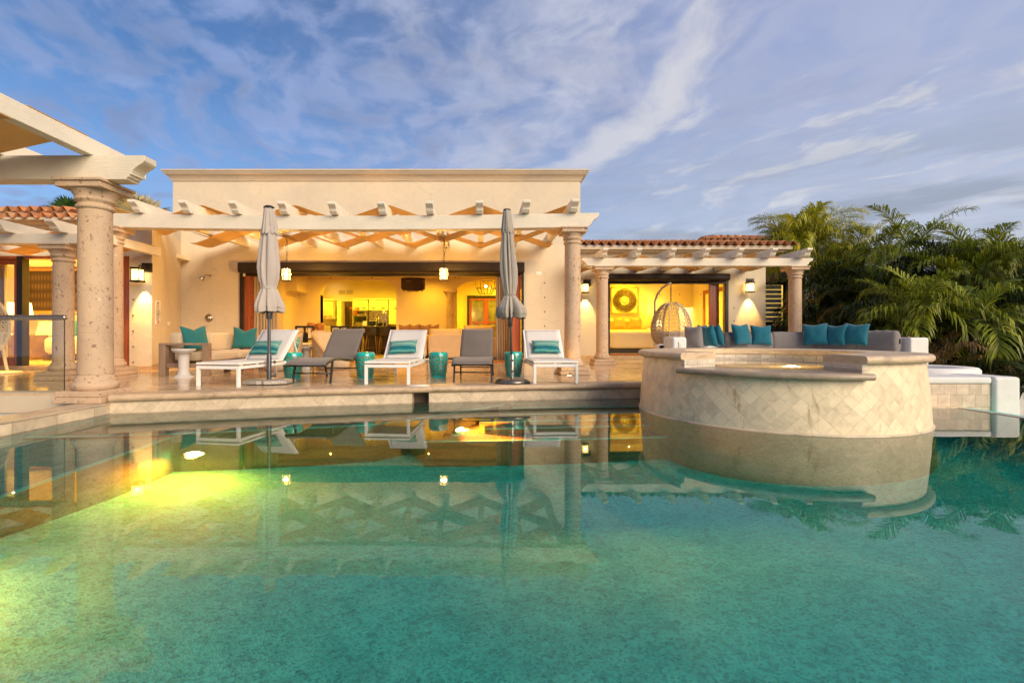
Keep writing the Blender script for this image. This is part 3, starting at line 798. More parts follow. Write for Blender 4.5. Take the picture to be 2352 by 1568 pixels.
tr = MB(); tr.box(rx0, rx0+.06, RY-.05, RY-.001, PZ(815, RY), RZ); tr.box(rx1-.1, rx1-.02, RY-.05, RY-.001, PZ(815, RY), RZ); tr.box(rx0+.06, rx1-.1, RY-.04, RY+.06, RZ-.16, RZ-.08)
vpart('door_frame', tr, BRONZE)
tr = MB(); tr.box(OX0+.07, OX1-.07, WY-.05, WY+.34, DZ, DZ+.018); vpart('door_track', tr, REDWOOD)
tr = MB(); tr.box(rx0+.06, rx1-.1, RY-.05, RY+.34, PZ(816, RY)+.003, PZ(816, RY)+.05); vpart('door_track', tr, REDWOOD)
def leafdoor(x0, x1, y, z0, z1, fw=.12, gl=True, name='sliding_door'):
    m = MB(); m.box(x0, x0+fw, y, y+.05, z0, z1); m.box(x1-fw, x1, y, y+.05, z0, z1); m.box(x0+fw, x1-fw, y, y+.05, z0, z0+fw*1.1); m.box(x0+fw, x1-fw, y, y+.05, z1-fw*1.1, z1)
    d = vpart(name, m, REDWOOD, .006)
    if gl: part(d, 'pane', MB().box(x0+fw, x1-fw, y+.02, y+.028, z0+fw*1.1, z1-fw*1.1), GLASS)
    return d
# stacked leaves at both ends of the big opening (edge on) 
for i in range(3):
    x = OX0+.09+.012; vpart('sliding_door', MB().box(OX0+.08, OX0+.24, WY+.03+.09*i, WY+.09+.09*i, DZ+.02, OZ-.12), REDWOOD, .006)
    vpart('sliding_door', MB().box(OX1-.34, OX1-.08, WY+.03+.09*i, WY+.09+.09*i, DZ+.02, OZ-.12), REDWOOD, .006)
for i in range(3):
    vpart('sliding_door', MB().box(rx1-.55+.14*i, rx1-.45+.14*i, RY+.05+.09*i, RY+.12+.09*i, PZ(815, RY)+.05, RZ-.16), REDWOOD, .006)
# left wing glazed doors
zb_, zt_ = PZ(840, LY), PZ(588, LY)
leafdoor(PX(-40, LY), PX(44, LY), LY+.06, zb_, zt_, .16)
vpart('door_frame', MB().box(PX(40, LY), PX(53, LY), LY-.02, LY+.14, zb_, zt_-.001), BLACK)
vpart('door_frame', MB().box(PX(-60, LY), lx0, LY+.0, LY+.16, zt_-.055, zt_-.002), REDWOOD)
leafdoor(PX(238, LY), lx0-.002, LY+.02, zb_, zt_-.056, .17)
leafdoor(PX(200, LY), PX(245, LY), LY+.09, zb_, zt_-.056, .1)

# --- wall fittings ---------------------------------------------------------
bolt = MB(); bolt.lathe([(.0001, .012), (.014, .011), (.02, 0)], n=8)
rotx = Matrix.Rotation(pi/2, 3, 'X'); bolt.v = [tuple(rotx @ Vector(v)) for v in bolt.v]
bme = bolt.mesh('anchor_bolt')
BOLTM = simple('bolt_steel', (.12, .1, .08), .4, .8)
for x, y, Y in [(578, 640+30*i, WY) for i in range(7)]+[(1251, 650+33*i, WY) for i in range(6)]+[(306, 688+36*i, LY) for i in range(5)]+[(760+95*i, 638-.4*i, WY) for i in range(5)]+[(1610, 676, RY)]+[(1721-35-0, 707+30*i, RY) for i in range(4)]+[(1515+46*i, 676, RY) for i in range(2)]:
    if WY == Y and 540 < x < 570: continue
    o = link('anchor_bolt', bme, BOLTM, V); o.location = Vector((PX(x, Y), Y-.001, PZ(y, Y)))-Vector(V.location)
    if not o.data.materials: o.data.materials.append(BOLTM)
def plate(x, y, Y, w_, h_, label, name='wall_switch'):
    t = T(name, label, 'wall plate', (PX(x, Y), Y, PZ(y, Y)))
    part(t, 'plate', MB().box(-w_/2, w_/2, -.014, -.001, -h_/2, h_/2), WHITE, False, .004)
    part(t, 'rocker', MB().box(-w_*.28, w_*.28, -.02, -.0145, -h_*.3, h_*.3), WHITE, False, .003)
    return t
plate(558, 631, WY, .13, .09, 'small white wall plate on the stucco above and right of the shower head')
plate(1237, 628, WY, .14, .09, 'small white wall plate on the stucco right of the wide opening')
# plates and signs on the diagonal wall
def diag(x, y):
    a = Vector((lx1, LY)); dd = d; tx = (x-HX)/F
    # ray X = tx*Y ; a + s*d
    s = (tx*a.y-a.x)/(dd.x-tx*dd.y); q = a+dd*s
    return Vector((q.x, q.y, PZ(y, q.y))), atan2(dd.y, dd.x)
q, ang = diag(387, 743)
t = T('wall_switch', 'white switch on the angled wall below the notice', 'wall plate', q, ang); part(t, 'plate', MB().box(-.12, .12, -.014, -.001, -.05, .05), WHITE, False, .004)
part(t, 'rocker', MB().box(-.05, .05, -.02, -.0145, -.03, .03), WHITE, False, .003)
for i, (yc, hh, lab) in enumerate(((706, .30, 'upper white notice with lines of small text on the angled wall'), (731, .28, 'lower white notice with a round red emblem on the angled wall'))):
    q, ang = diag(362, yc)
    t = T('notice_sign', lab, 'notice', q, ang, 'pool notices')
    part(t, 'board', MB().box(-.21, .21, -.012, -.001, -hh/2, hh/2), WHITE, False, .002)
    tx = MB(); tx.box(-.09, .09, -.0145, -.0125, hh/2-.05, hh/2-.03)
    for k in range(9 if i == 0 else 7):
        z = hh/2-.065-k*.022; L = R.uniform(.22, .33)
        tx.box(-.17, -.17+L, -.0145, -.0125, z-.004, z+.004)
    part(t, 'lettering', tx, simple('sign_ink', (.16, .13, .12), .7), False)
    if i == 1:
        em = MB(); em.lathe([(.0001, .0), (.024, .0)], n=20); em.lathe([(.03, .0), (.036, .0)], n=20); em.v = [tuple(rotx @ Vector(v)) for v in em.v]; em.v = [(a*2.1, b-.0145, c-hh/2+.045) for a, b, c in em.v]
        part(t, 'emblem', em, simple('sign_red', (.5, .06, .05), .6), False)
# outdoor shower
sh = T('outdoor_shower', 'brushed steel outdoor shower head and round valve on the stucco wall', 'shower', (PX(480, WY), WY, PZ(730, WY)))
z0 = PZ(636, WY)-PZ(730, WY)
hd = MB(); hd.lathe([(.0001, 0), (.075, .0), (.07, .02), (.03, .1), (.018, .13)], n=20)
rr = Matrix.Rotation(radians(35), 3, 'Y') @ Matrix.Rotation(radians(-15), 3, 'X')
hd.v = [tuple(rr @ Vector(v)+Vector((-.10, -.2, z0-.09))) for v in hd.v]; part(sh, 'shower_head', hd, STEEL, False)
ar = MB(); ar.tube([(.06, -.002, z0+.03), (.04, -.08, z0+.045), (0, -.15, z0+.04), (-.03, -.19, z0+.01)], .014, 8); part(sh, 'shower_arm', ar, STEEL, False)
vl = MB(); vl.lathe([(.11, 0), (.108, .012), (.09, .02), (.05, .024), (.045, .06), (.0001, .064)], n=28); vl.v = [tuple(rotx @ Vector(v)) for v in vl.v]; part(sh, 'valve', vl, STEEL, False)
hnd = MB().box(-.06, .03, -.085, -.066, -.012, .012); part(sh, 'handle', hnd, STEEL, False, .004)
# ------------------------------------------------------------------ pergolas
TAIL = [(0, 0), (0, -.22), (.04, -.28), (.12, -.35), (.22, -.42), (.33, -.51), (.41, -.61), (.45, -.72), (.45, -.79), (.53, -.80), (.55, -.89), (.62, -.91), (.66, -1)]
def column(par, cx, cy, zb, zt, r, plinth, label=None, drums=4):
    "stone column with plinth, torus base, drums and moulded capital (local part of par)"
    k = r/.15
    zp = zb+(.15 if plinth > .5 else .12)
    c0 = zt-.30*min(1.15, k)
    sh = MB(); prof = []
    z_lo, z_hi = zp+.16*min(k, 1.2), c0
    for i in range(drums):
        a = z_lo+(z_hi-z_lo)*i/drums; b = z_lo+(z_hi-z_lo)*(i+1)/drums
        ra, rb = r*(1.03-.05*i/drums), r*(1.03-.05*(i+1)/drums)
        prof += [(ra-.004, a), (ra, a+.005), (ra, a+.011), (ra*.5+rb*.5, (a+b)/2), (rb, b-.011), (rb, b-.005), (rb-.004, b)]
    sh.lathe(prof, (cx, cy, 0), 40)
    col_ = part(par, 'column', sh, CANT, True, 0, label)
    b_ = MB(); h = z_lo-zp; b_.lathe([(r*1.22, zp), (r*1.34, zp+h*.12), (r*1.38, zp+h*.3), (r*1.32, zp+h*.5), (r*1.2, zp+h*.56), (r*1.18, zp+h*.62), (r*1.2, zp+h*.7), (r*1.1, zp+h*.8), (r*1.03, z_lo)], (cx, cy, 0), 40)
    part(col_, 'base', b_, CANT)
    p = MB(); q = plinth/2; p.box(cx-q, cx+q, cy-q, cy+q, zb, (zb+zp)/2); q *= .93; p.box(cx-q, cx+q, cy-q, cy+q, (zb+zp)/2+.001, zp)
    part(col_, 'plinth', p, CANT, True, .012)
    ab = zt-.085*min(k, 1.1); h = ab-c0; t_ = r*.98
    cp_ = MB(); cp_.lathe([(t_, c0), (t_*1.12, c0+h*.05), (t_*1.16, c0+h*.12), (t_*1.12, c0+h*.2), (t_*1.02, c0+h*.24), (t_*1.02, c0+h*.36), (t_*1.18, c0+h*.41), (t_*1.22, c0+h*.5), (t_*1.18, c0+h*.56), (t_*1.14, c0+h*.6), (t_*1.3, c0+h*.78), (t_*1.42, c0+h*.96), (t_*1.44, ab)], (cx, cy, 0), 40)
    part(col_, 'capital', cp_, CANT)
    a_ = MB(); q = r*1.66; a_.box(cx-q*.92, cx+q*.92, cy-q*.92, cy+q*.92, ab-.012, ab+(zt-ab)*.62); a_.box(cx-q, cx+q, cy-q, cy+q, ab+(zt-ab)*.63, zt)
    part(col_, 'abacus', a_, CANT, True, .008)
    return col_
def beam_x(par, x0, x1, y0, y1, z0, z1, tail0=False, tail1=True, sag=0.0, L=.34):
    h = z1-z0; N = 24
    poly = [(x1-a*L, z1+b*h) for a, b in TAIL] if tail1 else [(x1, z1), (x1, z0)]
    if sag:
        xa, xb = (x0, x1-.7*L if tail1 else x1)
    bot = [(x1-.7*L-(x1-.7*L-x0-.7*L*tail0)*i/N, z0) for i in range(1, N)]
    left = [(x0+a*L, z1+b*h) for a, b in reversed(TAIL)] if tail0 else [(x0, z0), (x0, z1)]
    topp = [(x0+(x1-x0)*i/N, z1) for i in range(1, N)]
    poly = poly+bot+left+topp
    f = lambda x: -sag*sin(pi*min(1, max(0, (x-x0)/(x1-x0))))
    m = MB(); m.prism(poly, lambda a, b, t: (a, t, b+f(a)), y0, y1)
    return part(par, 'beam', m, WOODX, True, .006)
def rafter_y(par, xc, w, y0, y1, z0, z1, slope=0.0, tail=True, L=.24, end1=False, zoff=0.0):
    h = z1-z0
    poly = [(y0+a*L, z1+b*h) for a, b in TAIL] if tail else [(y0, z1), (y0, z0)]
    poly += [(y1, z0), (y1, z1)]
    m = MB(); m.prism(poly, lambda a, b, t: (t, a, b+(a-y0)*slope+zoff), xc-w/2, xc+w/2)
    return part(par, 'rafter', m, WOODY, True, .005)
def cloth(par, xs, w, ya, yb, zlo, zhi, first, slope, yref, xe0=None, xe1=None):
    "fabric strip woven over and under the rafters at xs"
    pts = []
    for i, x in enumerate(xs):
        up = (i+first) % 2 == 0
        z = zhi+.008 if up else zlo-.008
        k = w/2+.004
        pts += [(x-k, z), (x+k, z)]
    if xe0 is not None: pts = [(xe0, (zlo+zhi)/2)]+pts
    if xe1 is not None: pts = pts+[(xe1, (zlo+zhi)/2)]
    n = len(pts); nv = 4
    vs = []
    for j in range(nv+1):
        y = ya+(yb-ya)*j/nv
        for i, (x, z) in enumerate(pts): vs.append((x, y, z+(y-yref)*slope))
    fs = [(j*n+i, j*n+i+1, (j+1)*n+i+1, (j+1)*n+i) for j in range(nv) for i in range(n-1)]
    m = MB(); m.add(vs, fs)
    o = part(par, 'shade_cloth', m, CLOTH)
    s = o.modifiers.new('Solidify', 'SOLIDIFY'); s.thickness = .006; s.offset = 0
    return o

# main pergola in front of the parapet block
pm = T('pergola', 'long whitewashed timber pergola with woven tan cloth in front of the wide opening', 'pergola', (-2, 9, DZ))
BZ0, BZ1 = 3.01, 3.27
beam_x(pm, -7.35, PX(1376, 8.95), 8.95, 9.17, BZ0, BZ1, False, True, .055, .30)
column(pm, PX(1315, 9.15), 9.15, DZ, BZ0-.001, .152, .56, 'slender round stone column at the right end')
column(pm, -7.02, 9.06, DZ, 3.005, .152, .56, 'stone column hidden behind the thick one')
rxs = [PX(x, 8.75) for x in (191, 305, 420.7, 534.5, 647.3, 762.4, 875.5, 986, 1101.3, 1209.4, 1320.5)]
SL = .026
for x in rxs: rafter_y(pm, x, .135, 8.70, 12.99 if x > -7 else 10.1, BZ1+.002-.055*sin(pi*min(1, max(0, (x+7.35)/9.5))), BZ1+.20-.055*sin(pi*min(1, max(0, (x+7.35)/9.5))), SL, True, .24)
for j in range(4):
    ya = 9.27+j*.92
    cloth(pm, rxs, .135, ya, ya+.74, BZ1-.05, BZ1+.20, (0 if j % 2 == 0 else 1), SL, 8.7)

# tall front pergola at the left edge on the thick column
pl = T('pergola', 'tall whitewashed pergola corner with tan cloth on a thick stone column beside the glass railing', 'pergola', (-6, 6, DZ))
C1X, C1Y = PX(219.5, 6.2), 6.2
column(pl, C1X, C1Y, .136, 2.93, .185, .60, 'thick pitted stone column', 4)
beam_x(pl, -12, PX(332, 6.0), 6.0, 6.22, 2.932, 3.235, False, True, 0, .36)
rl = [-4.98-1.12*i for i in range(7)]
for x in rl: rafter_y(pl, x, .14, 0.4, 6.95, 3.237, 3.44, 0, False)
for j in range(6):
    cloth(pl, list(reversed(rl)), .14, 6.0-.95*(j)-.86, 6.0-.95*j-.07+.0, 3.237, 3.44, j % 2, 0, 0)
beam_x(pl, -12, -4.6, .9, 1.2, 2.932, 3.235, False, True, 0, .36)
column(pl, C1X, 1.05, .136, 2.93, .185, .60, 'thick stone column beyond the frame')

# lower pergola of the left wing
p2 = T('pergola', 'low whitewashed pergola with amber cloth in front of the left bedroom doors', 'pergola', (-9, 8, DZ))
b2z = PZ(557.5, 7.86)
column(p2, PX(146, 8.1), 8.1, DZ, b2z, .145, .54, 'stone column with a dark stain behind the railing')
beam_x(p2, -13, -6.30, 7.92, 8.12, b2z+.001, b2z+.165, False, False)
r2 = [-6.95-.88*i for i in range(7)]
for x in r2: rafter_y(p2, x, .13, 7.62, LY-.005, b2z+.168, b2z+.34, 0, True, .22)
for j in range(3): cloth(p2, list(reversed(r2)), .13, 8.2+.66*j, 8.2+.66*j+.5, b2z+.168, b2z+.34, j % 2, 0, 0)

# pergola of the right wing
p3 = T('pergola', 'whitewashed pergola with tan cloth in front of the right bedroom', 'pergola', (6, 12, DZ))
b3z = PZ(609, 11.78)
column(p3, PX(1383, 12.1), 12.1, DZ, b3z, .147, .54, 'stone column left of the bedroom opening')
column(p3, PX(1826, 12.1), 12.1, DZ, b3z, .147, .54, 'stone column at the planted end')
beam_x(p3, PX(1336, 11.9), PX(1868, 11.9), 11.9, 12.12, b3z+.001, b3z+.195, True, True, 0, .24)
r3 = [PX(x, 11.6) for x in (1300+88, 1300+172, 1558, 1644, 1727.5, 1811.5, 1850+45)]
r3 = [PX(crop*.2502+1286.25, 11.6) for crop in (415, 725, 1040, 1352, 1660, 1968, 2285)]
for x in r3: rafter_y(p3, x, .13, 11.55, RY-.005, b3z+.198, b3z+.385, .0, True, .22)
for j in range(3): cloth(p3, r3, .13, 12.25+.74*j, 12.25+.74*j+.56, b3z+.198, b3z+.385, (j+1) % 2, 0, 0, r3[0]-.5, None)

# ------------------------------------------------------------------ lanterns
LGLASS = emis('lit_lantern_glass', (1, .60, .16), 4.5)
BULB = emis('lit_bulb', (1, .78, .36), 40)
LAMPC = (1.0, .56, .13)
def lamp(name, loc, e, r=.04, typ='POINT', c=LAMPC, aim=None, ang=90, blend=.3):
    l = bpy.data.lights.new(name, typ); l.energy = e; l.color = c
    if typ != 'AREA': l.shadow_soft_size = r
    if typ == 'SPOT': l.spot_size = radians(ang); l.spot_blend = blend
    o = bpy.data.objects.new(name, l); C.objects.link(o); o.location = loc
    if aim is not None: o.rotation_euler = Vector(aim).to_track_quat('-Z', 'Y').to_euler()
    return o
def cage(t, w, h, z0, hexa=False):
    "lantern body: frame, glass panes, bulb; local coords"
    f = MB(); q = w/2
    if hexa:
        n = 6; pts = [(q*1.08*cos(2*pi*i/n+.3), q*1.08*sin(2*pi*i/n+.3)) for i in range(n)]
        for x, y in pts: f.tube([(x, y, z0), (x, y, z0+h)], .010, 4)
        for z in (z0, z0+h*.33, z0+h*.66, z0+h):
            f.tube([(x, y, z) for x, y in pts]+[(pts[0][0], pts[0][1], z)], .009, 4)
        f.lathe([(.0001, z0-.012), (q*1.15, z0-.012), (q*1.15, z0+.004), (.0001, z0+.004)], n=12, smooth=False)
        f.lathe([(.0001, z0+h+.03), (q*.5, z0+h+.028), (q*1.15, z0+h+.004), (q*1.15, z0+h-.006), (.0001, z0+h-.006)], n=12, smooth=False)
        g = MB(); g.lathe([(q*.93, z0+.01), (q*.93, z0+h-.01)], n=12, smooth=False)
    else:
        for x in (-q, q):
            for y in (-q, q): f.box(x-.006, x+.006, y-.006, y+.006, z0, z0+h)
        for z in (z0, z0+h-.02):
            f.box(-q-.012, q+.012, -q-.012, -q+.006, z, z+.02); f.box(-q-.012, q+.012, q-.006, q+.012, z, z+.02)
            f.box(-q-.012, -q+.006, -q+.006, q-.006, z, z+.02); f.box(q-.006, q+.012, -q+.006, q-.006, z, z+.02)
        f.box(-q-.02, q+.02, -q-.02, q+.02, z0-.022, z0-.001)
        g = MB()
        for k in (-1, 1): g.add([(k*q*.93, -q*.93, z0+.02), (k*q*.93, q*.93, z0+.02), (k*q*.93, q*.93, z0+h-.02), (k*q*.93, -q*.93, z0+h-.02)], [(0,1,2,3)]); g.add([(-q*.93, k*q*.93, z0+.02), (q*.93, k*q*.93, z0+.02), (q*.93, k*q*.93, z0+h-.02), (-q*.93, k*q*.93, z0+h-.02)], [(0,1,2,3)])
    part(t, 'frame', f, BRONZE, False)
    part(t, 'glass', g, LANT, False)
    b = MB(); b.sphere((0, 0, z0+h*.52), (.032, .032, .05), 12, 8); part(t, 'bulb', b, BULB, False)
mL, ntL, oL = newmat('seeded_lantern_glass')
e_ = nd(ntL, 'ShaderNodeEmission', {0: (1, .62, .17, 1), 1: 3.6}); t_ = nd(ntL, 'ShaderNodeBsdfTransparent', {0: (1, .95, .85, 1)})
ntL.links.new(nd(ntL, 'ShaderNodeMixShader', {0: .55, 1: t_, 2: e_}), oL.inputs[0]); LANT = mL
def pendant(x, Y, yt, yb, ytop, label, e):
    zt, zb = PZ(yt, Y), PZ(yb, Y); zc = PZ(ytop, Y)
    t = T('pendant_lantern', label, 'lantern', (PX(x, Y), Y, zb), 0, 'pendant lanterns under the main pergola')
    cage(t, .19, zt-zb, 0, True)
    ch = MB(); H = zc-zb; z = zt-zb+.03
    k = 0
    pts = [(.012*sin(i*1.3), .012*cos(i*1.7), z+(H-z)*i/14) for i in range(15)]
    ch.tube([(0, 0, z), (0,0,z+.05)], .01, 5); ch.tube(pts, .006, 5); ch.tube([(.03*sin(pi*i/14)+.006*sin(i*2), .01, z+.02+(H-z)*i/14) for i in range(15)], .0045, 5)
    part(t, 'chain', ch, BRONZE, False)
    cn = MB(); cn.lathe([(.0001, H-.06), (.03, H-.055), (.085, H-.02), (.09, H), (.0001, H)], n=16); part(t, 'canopy', cn, BRONZE, False)
    lamp('pendant_lamp', (PX(x, Y), Y, zb+.15), e, .05)
pendant(657.6, 11.3, 618, 644, 541, 'lit hexagonal pendant lantern right of the pale grey umbrella', 560)
pendant(1019, 11.3, 617, 643, 541, 'lit hexagonal pendant lantern left of the taupe umbrella', 560)
def sconce(x, Y, yt, yb, wallY, label, e, group='wall lanterns'):
    zt, zb = PZ(yt, Y), PZ(yb, Y); w = .16
    t = T('wall_lantern', label, 'wall lantern', (PX(x, Y), Y, zb), 0, group)
    h = zt-zb
    cage(t, w, h*.72, .02)
    br = MB(); br.box(-.02, .20, wallY-Y-.03, wallY-Y-.001, h*.62, h+.06); br.box(.03, .10, -.02, wallY-Y-.03, h*.90, h*.98)
    br.box(-w*.62, w*.62, -w*.62, w*.62, h*.72+.022, h*.72+.045)
    part(t, 'bracket', br, BRONZE, False, .004)
    p_ = Vector((PX(x, Y), Y, zb))
    lamp('sconce_lamp', p_+Vector((0, .0, h*.36)), e, .02)
    lamp('sconce_downlight', p_+Vector((.03, .03, -.03)), e*1.5, .012, 'SPOT', LAMPC, (.02, .22, -1), 64, .75)
    return t
sconce(316, LY-.17, 608, 648, LY, 'lit bronze wall lantern on the left wing beside the hardwood door frame', 75)
sconce(1344, RY-.17, 645, 673, RY, 'lit bronze wall lantern between the parapet block and the bedroom opening', 70)
sconce(1723, RY-.17, 643, 672, RY, 'lit bronze wall lantern right of the bedroom opening', 70)

# ------------------------------------------------------------------ glass railing
GR = 6.28
gx1 = PX(147.5, GR)
gr = T('glass_railing', 'frameless glass railing with a round steel handrail by the thick column', 'railing', (gx1-2, GR, DZ))
part(gr, 'glass_panel', MB().box(-13, gx1, GR-.006, GR+.006, DZ-.03, PZ(734, GR)), glassy('railing_glass', (.93, .95, .90), 5, .06))
part(gr, 'glass_edge', MB().box(gx1+.0005, gx1+.007, GR-.0065, GR+.0065, DZ-.03, PZ(734, GR)), GREYM)
hr = MB(); hr.tube([(-13, GR, PZ(729, GR)), (gx1, GR, PZ(729, GR)), (gx1+.025, GR, PZ(729, GR)), (gx1+.035, GR, PZ(729, GR))], [.036, .036, .03, .014], 16); part(gr, 'handrail', hr, STEEL)
part(gr, 'base_channel', MB().box(-13, gx1-.02, GR-.1, GR+.05, DZ-.034, DZ+.012), simple('grey_channel', (.34, .31, .25), .6), True, .004)
# ------------------------------------------------------------------ furniture
SLINGW = fabric('white_sling', (.70, .655, .62), .03, 500, .12)
SLINGG = fabric('grey_sling', (.155, .13, .115), .06, 500)
CHAR = simple('charcoal_frame', (.035, .035, .038), .4, .4, .1)
STRIPE = striped_pillow('striped_turquoise_fabric')
TEAL = fabric('teal_fabric', (.018, .135, .135), .12, 300, 0, .85, .5)
TEALB = fabric('petrol_fabric', (.008, .115, .165), .12, 300, 0, .85, .5)
GREYC = fabric('grey_canvas', (.20, .175, .165), .08, 300, 0, .85, .35)
BEIGE = fabric('beige_canvas', (.50, .39, .26), .06, 300, 0, .85, .3)

def pillow_mb(w, h, t, chop=0.0, pinch=.09, n=18, seed=1):
    "soft cushion in local x (width), y (height), z (thickness), centred"
    r = random.Random(seed); ph = [r.uniform(0, 6) for _ in range(4)]
    m = MB()
    for sgn in (1, -1):
        def fn(u, v):
            a = 2*u-1; b = 2*v-1
            x = a*w/2*(1-pinch*(1-b*b)*.9); y = b*h/2*(1-pinch*(1-a*a)*.9)
            if chop: y -= chop*h*max(0, 1-abs(a)*1.25)**1.3*((b+1)/2)**2
            th = t/2*((1-a*a)*(1-b*b))**.42
            th *= 1+.05*sin(5*a+ph[0])*sin(4*b+ph[1])
            if chop: th *= 1+.12*math.exp(-(a/.25)**2)*(-(b+1)/2)
            return (x, y, sgn*th)
        m.grid(fn, n, n)
    return m
def stand(mb, tilt, yaw=0.0, loc=(0,0,0)):
    "stand a pillow (local y up): tilt back by tilt, yaw about z, then move"
    M_ = Matrix.Rotation(yaw, 3, 'Z') @ Matrix.Rotation(pi/2-tilt, 3, 'X')
    mb.v = [tuple(M_ @ Vector(v)+Vector(loc)) for v in mb.v]; return mb
def pillow(loc, w, h, t, tilt, yaw, m, label, chop=0.0, group=None, roll=0.0, seed=1, name='throw_pillow', cat='pillow'):
    mb = pillow_mb(w, h, t, chop, seed=seed)
    o = link(name, mb.mesh(name), m)
    o.matrix_world = Matrix.Translation(loc) @ (Matrix.Rotation(yaw, 4, 'Z') @ Matrix.Rotation(pi/2-tilt, 4, 'X') @ Matrix.Rotation(roll, 4, 'Z'))
    return tag(o, label, cat, group)

# --- white sling loungers --------------------------------------------------
def white_lounger(label):
    t = T('sun_lounger', label, 'sun lounger', (0,0,0), 0, 'white sun loungers on the deck edge')
    W = .69; q = W/2; L = 1.92
    f = MB()
    f.box(-q+.045, q-.045, 0, .045, .255, .30); f.box(-q+.045, q-.045, L-.045, L, .255, .30)
    for s in (-1, 1): f.box(min(s*q, s*(q-.045)), max(s*q, s*(q-.045)), .0451, L-.0451, .255, .30)
    for s in (-1, 1):
        for y in (.06, .42, .80, 1.15): f.box(min(s*(q-.003), s*(q-.04)), max(s*(q-.003), s*(q-.04)), y, y+.03, .3005, .318)
    part(t, 'frame', f, WHITEM, False, .005)
    for s in (-1, 1):
        for y in (0, L-.045): part(t, 'leg', MB().box(min(s*q, s*(q-.045)), max(s*q, s*(q-.045)), y, y+.045, 0, .2545 if False else .30), WHITEM, False, .005)
    sf = MB()
    H = 1.08
    for s in (-1, 1): sf.box(min(s*q, s*(q-.04)), max(s*q, s*(q-.04)), 0.04, H, .3185, .35)
    sf.box(-q, q, 0.0, .0399, .3185, .35)
    part(t, 'seat_frame', sf, WHITEM, False, .006)
    ss = MB(); ss.grid(lambda u, v: (-q+.035+(W-.07)*u, .03+(H-.03)*v, .346-.012*sin(pi*u)*sin(pi*v)**.5), 10, 12)
    o = part(t, 'seat', ss, SLINGW, False); s_ = o.modifiers.new('S', 'SOLIDIFY'); s_.thickness = .006
    ang = radians(46); BL = .69; dy, dz = cos(ang), sin(ang)
    def bp(x, l, n): return (x, H+dy*l-dz*n, .335+dz*l+dy*n)
    bf = MB()
    for s in (-1, 1): bf.prism([(0, -.016), (BL, -.016), (BL, .016), (0, .016)], lambda a, b, tt: bp(tt, a, b), min(s*q*.985, s*(q*.985-.035)), max(s*q*.985, s*(q*.985-.035)))
    bf.prism([(BL-.035, -.015), (BL, -.015), (BL, .015), (BL-.035, .015)], lambda a, b, tt: bp(tt, a, b), -q*.985+.0355, q*.985-.0355)
    part(t, 'back_frame', bf, WHITEM, False, .006)
    bk = MB(); bk.grid(lambda u, v: bp(-q*.985+.03+(W*.985-.06)*u, .005+(BL-.02)*v, .013-.015*sin(pi*u)*sin(pi*v)), 10, 10)
    o = part(t, 'backrest', bk, SLINGW, False); s_ = o.modifiers.new('S', 'SOLIDIFY'); s_.thickness = .006
    for s in (-1, 1): part(t, 'back_prop', MB().bar((s*(q-.08), H+.42, .335+.38), (s*(q-.08), H+.62, .29), .02, .02), WHITEM, False)
    return t
# --- grey chaise with a waved sling ------------------------------------------
def grey_lounger(label):
    t = T('chaise_lounge', label, 'sun lounger', (0,0,0), 0, 'grey chaise lounges between the white loungers')
    q = .30
    prof = [(-.22, .275), (-.15, .315), (0, .345), (.2, .365), (.45, .352), (.7, .325), (.95, .305), (1.08, .31), (1.15, .335)]
    ang = radians(44); BL = .74
    bprof = [(1.15+cos(ang)*l, .335+sin(ang)*l+.02*sin(pi*l/BL)) for l in [BL*i/6 for i in range(7)]]
    for s in (-1, 1): part(t, 'side_rail', MB().tube([(s*q, y, z) for y, z in prof]+[(s*q, 1.45, .33), (s*q, 1.75, .34)], .021, 8), CHAR, False)
    br = MB()
    for s in (-1, 1): br.tube([(s*(q-.01), y, z) for y, z in bprof], .017, 8)
    br.tube([(-q+.01, bprof[-1][0], bprof[-1][1]), (q-.01, bprof[-1][0], bprof[-1][1])], .017, 8)
    part(t, 'back_frame', br, CHAR, False)
    def interp(pr, v):
        x = v*(len(pr)-1); i = min(int(x), len(pr)-2); f = x-i
        return pr[i][0]*(1-f)+pr[i+1][0]*f, pr[i][1]*(1-f)+pr[i+1][1]*f
    ss = MB(); ss.grid(lambda u, v: (-q-.012+(2*q+.024)*u, interp(prof, v)[0], interp(prof, v)[1]+.022-.008*sin(pi*u)), 10, 30)
    o = part(t, 'seat', ss, SLINGG, False); s_ = o.modifiers.new('S', 'SOLIDIFY'); s_.thickness = .007
    bk = MB(); bk.grid(lambda u, v: (-q+2*q*u, interp(bprof, v)[0]-.012, interp(bprof, v)[1]+.014-.008*sin(pi*u)), 10, 14)
    o = part(t, 'backrest', bk, SLINGG, False); s_ = o.modifiers.new('S', 'SOLIDIFY'); s_.thickness = .007
    for s in (-1, 1):
        part(t, 'leg', MB().bar((s*(q-.005), .10, .33), (s*(q-.0), -.0, 0), .028, .04), CHAR, False, .003)
        part(t, 'leg', MB().bar((s*(q-.005), 1.20, .31), (s*(q-.0), 1.34, 0), .028, .04), CHAR, False, .003)
    part(t, 'stretcher', MB().tube([(-q+.01, .045, .15), (q-.01, .045, .15)], .011, 8), CHAR, False)
    part(t, 'stretcher', MB().tube([(-q+.01, 1.27, .15), (q-.01, 1.27, .15)], .011, 8), CHAR, False)
    part(t, 'front_bar', MB().tube([(-q, -.17, .285), (q, -.17, .285)], .02, 8), CHAR, False)
    hb = MB()
    for s in (-1, 1): hb.box(min(s*(q-.03), s*(q+.03)), max(s*(q-.03), s*(q+.03)), 1.08, 1.22, .295, .345)
    part(t, 'hinge', hb, BLACK, False, .01)
    return t
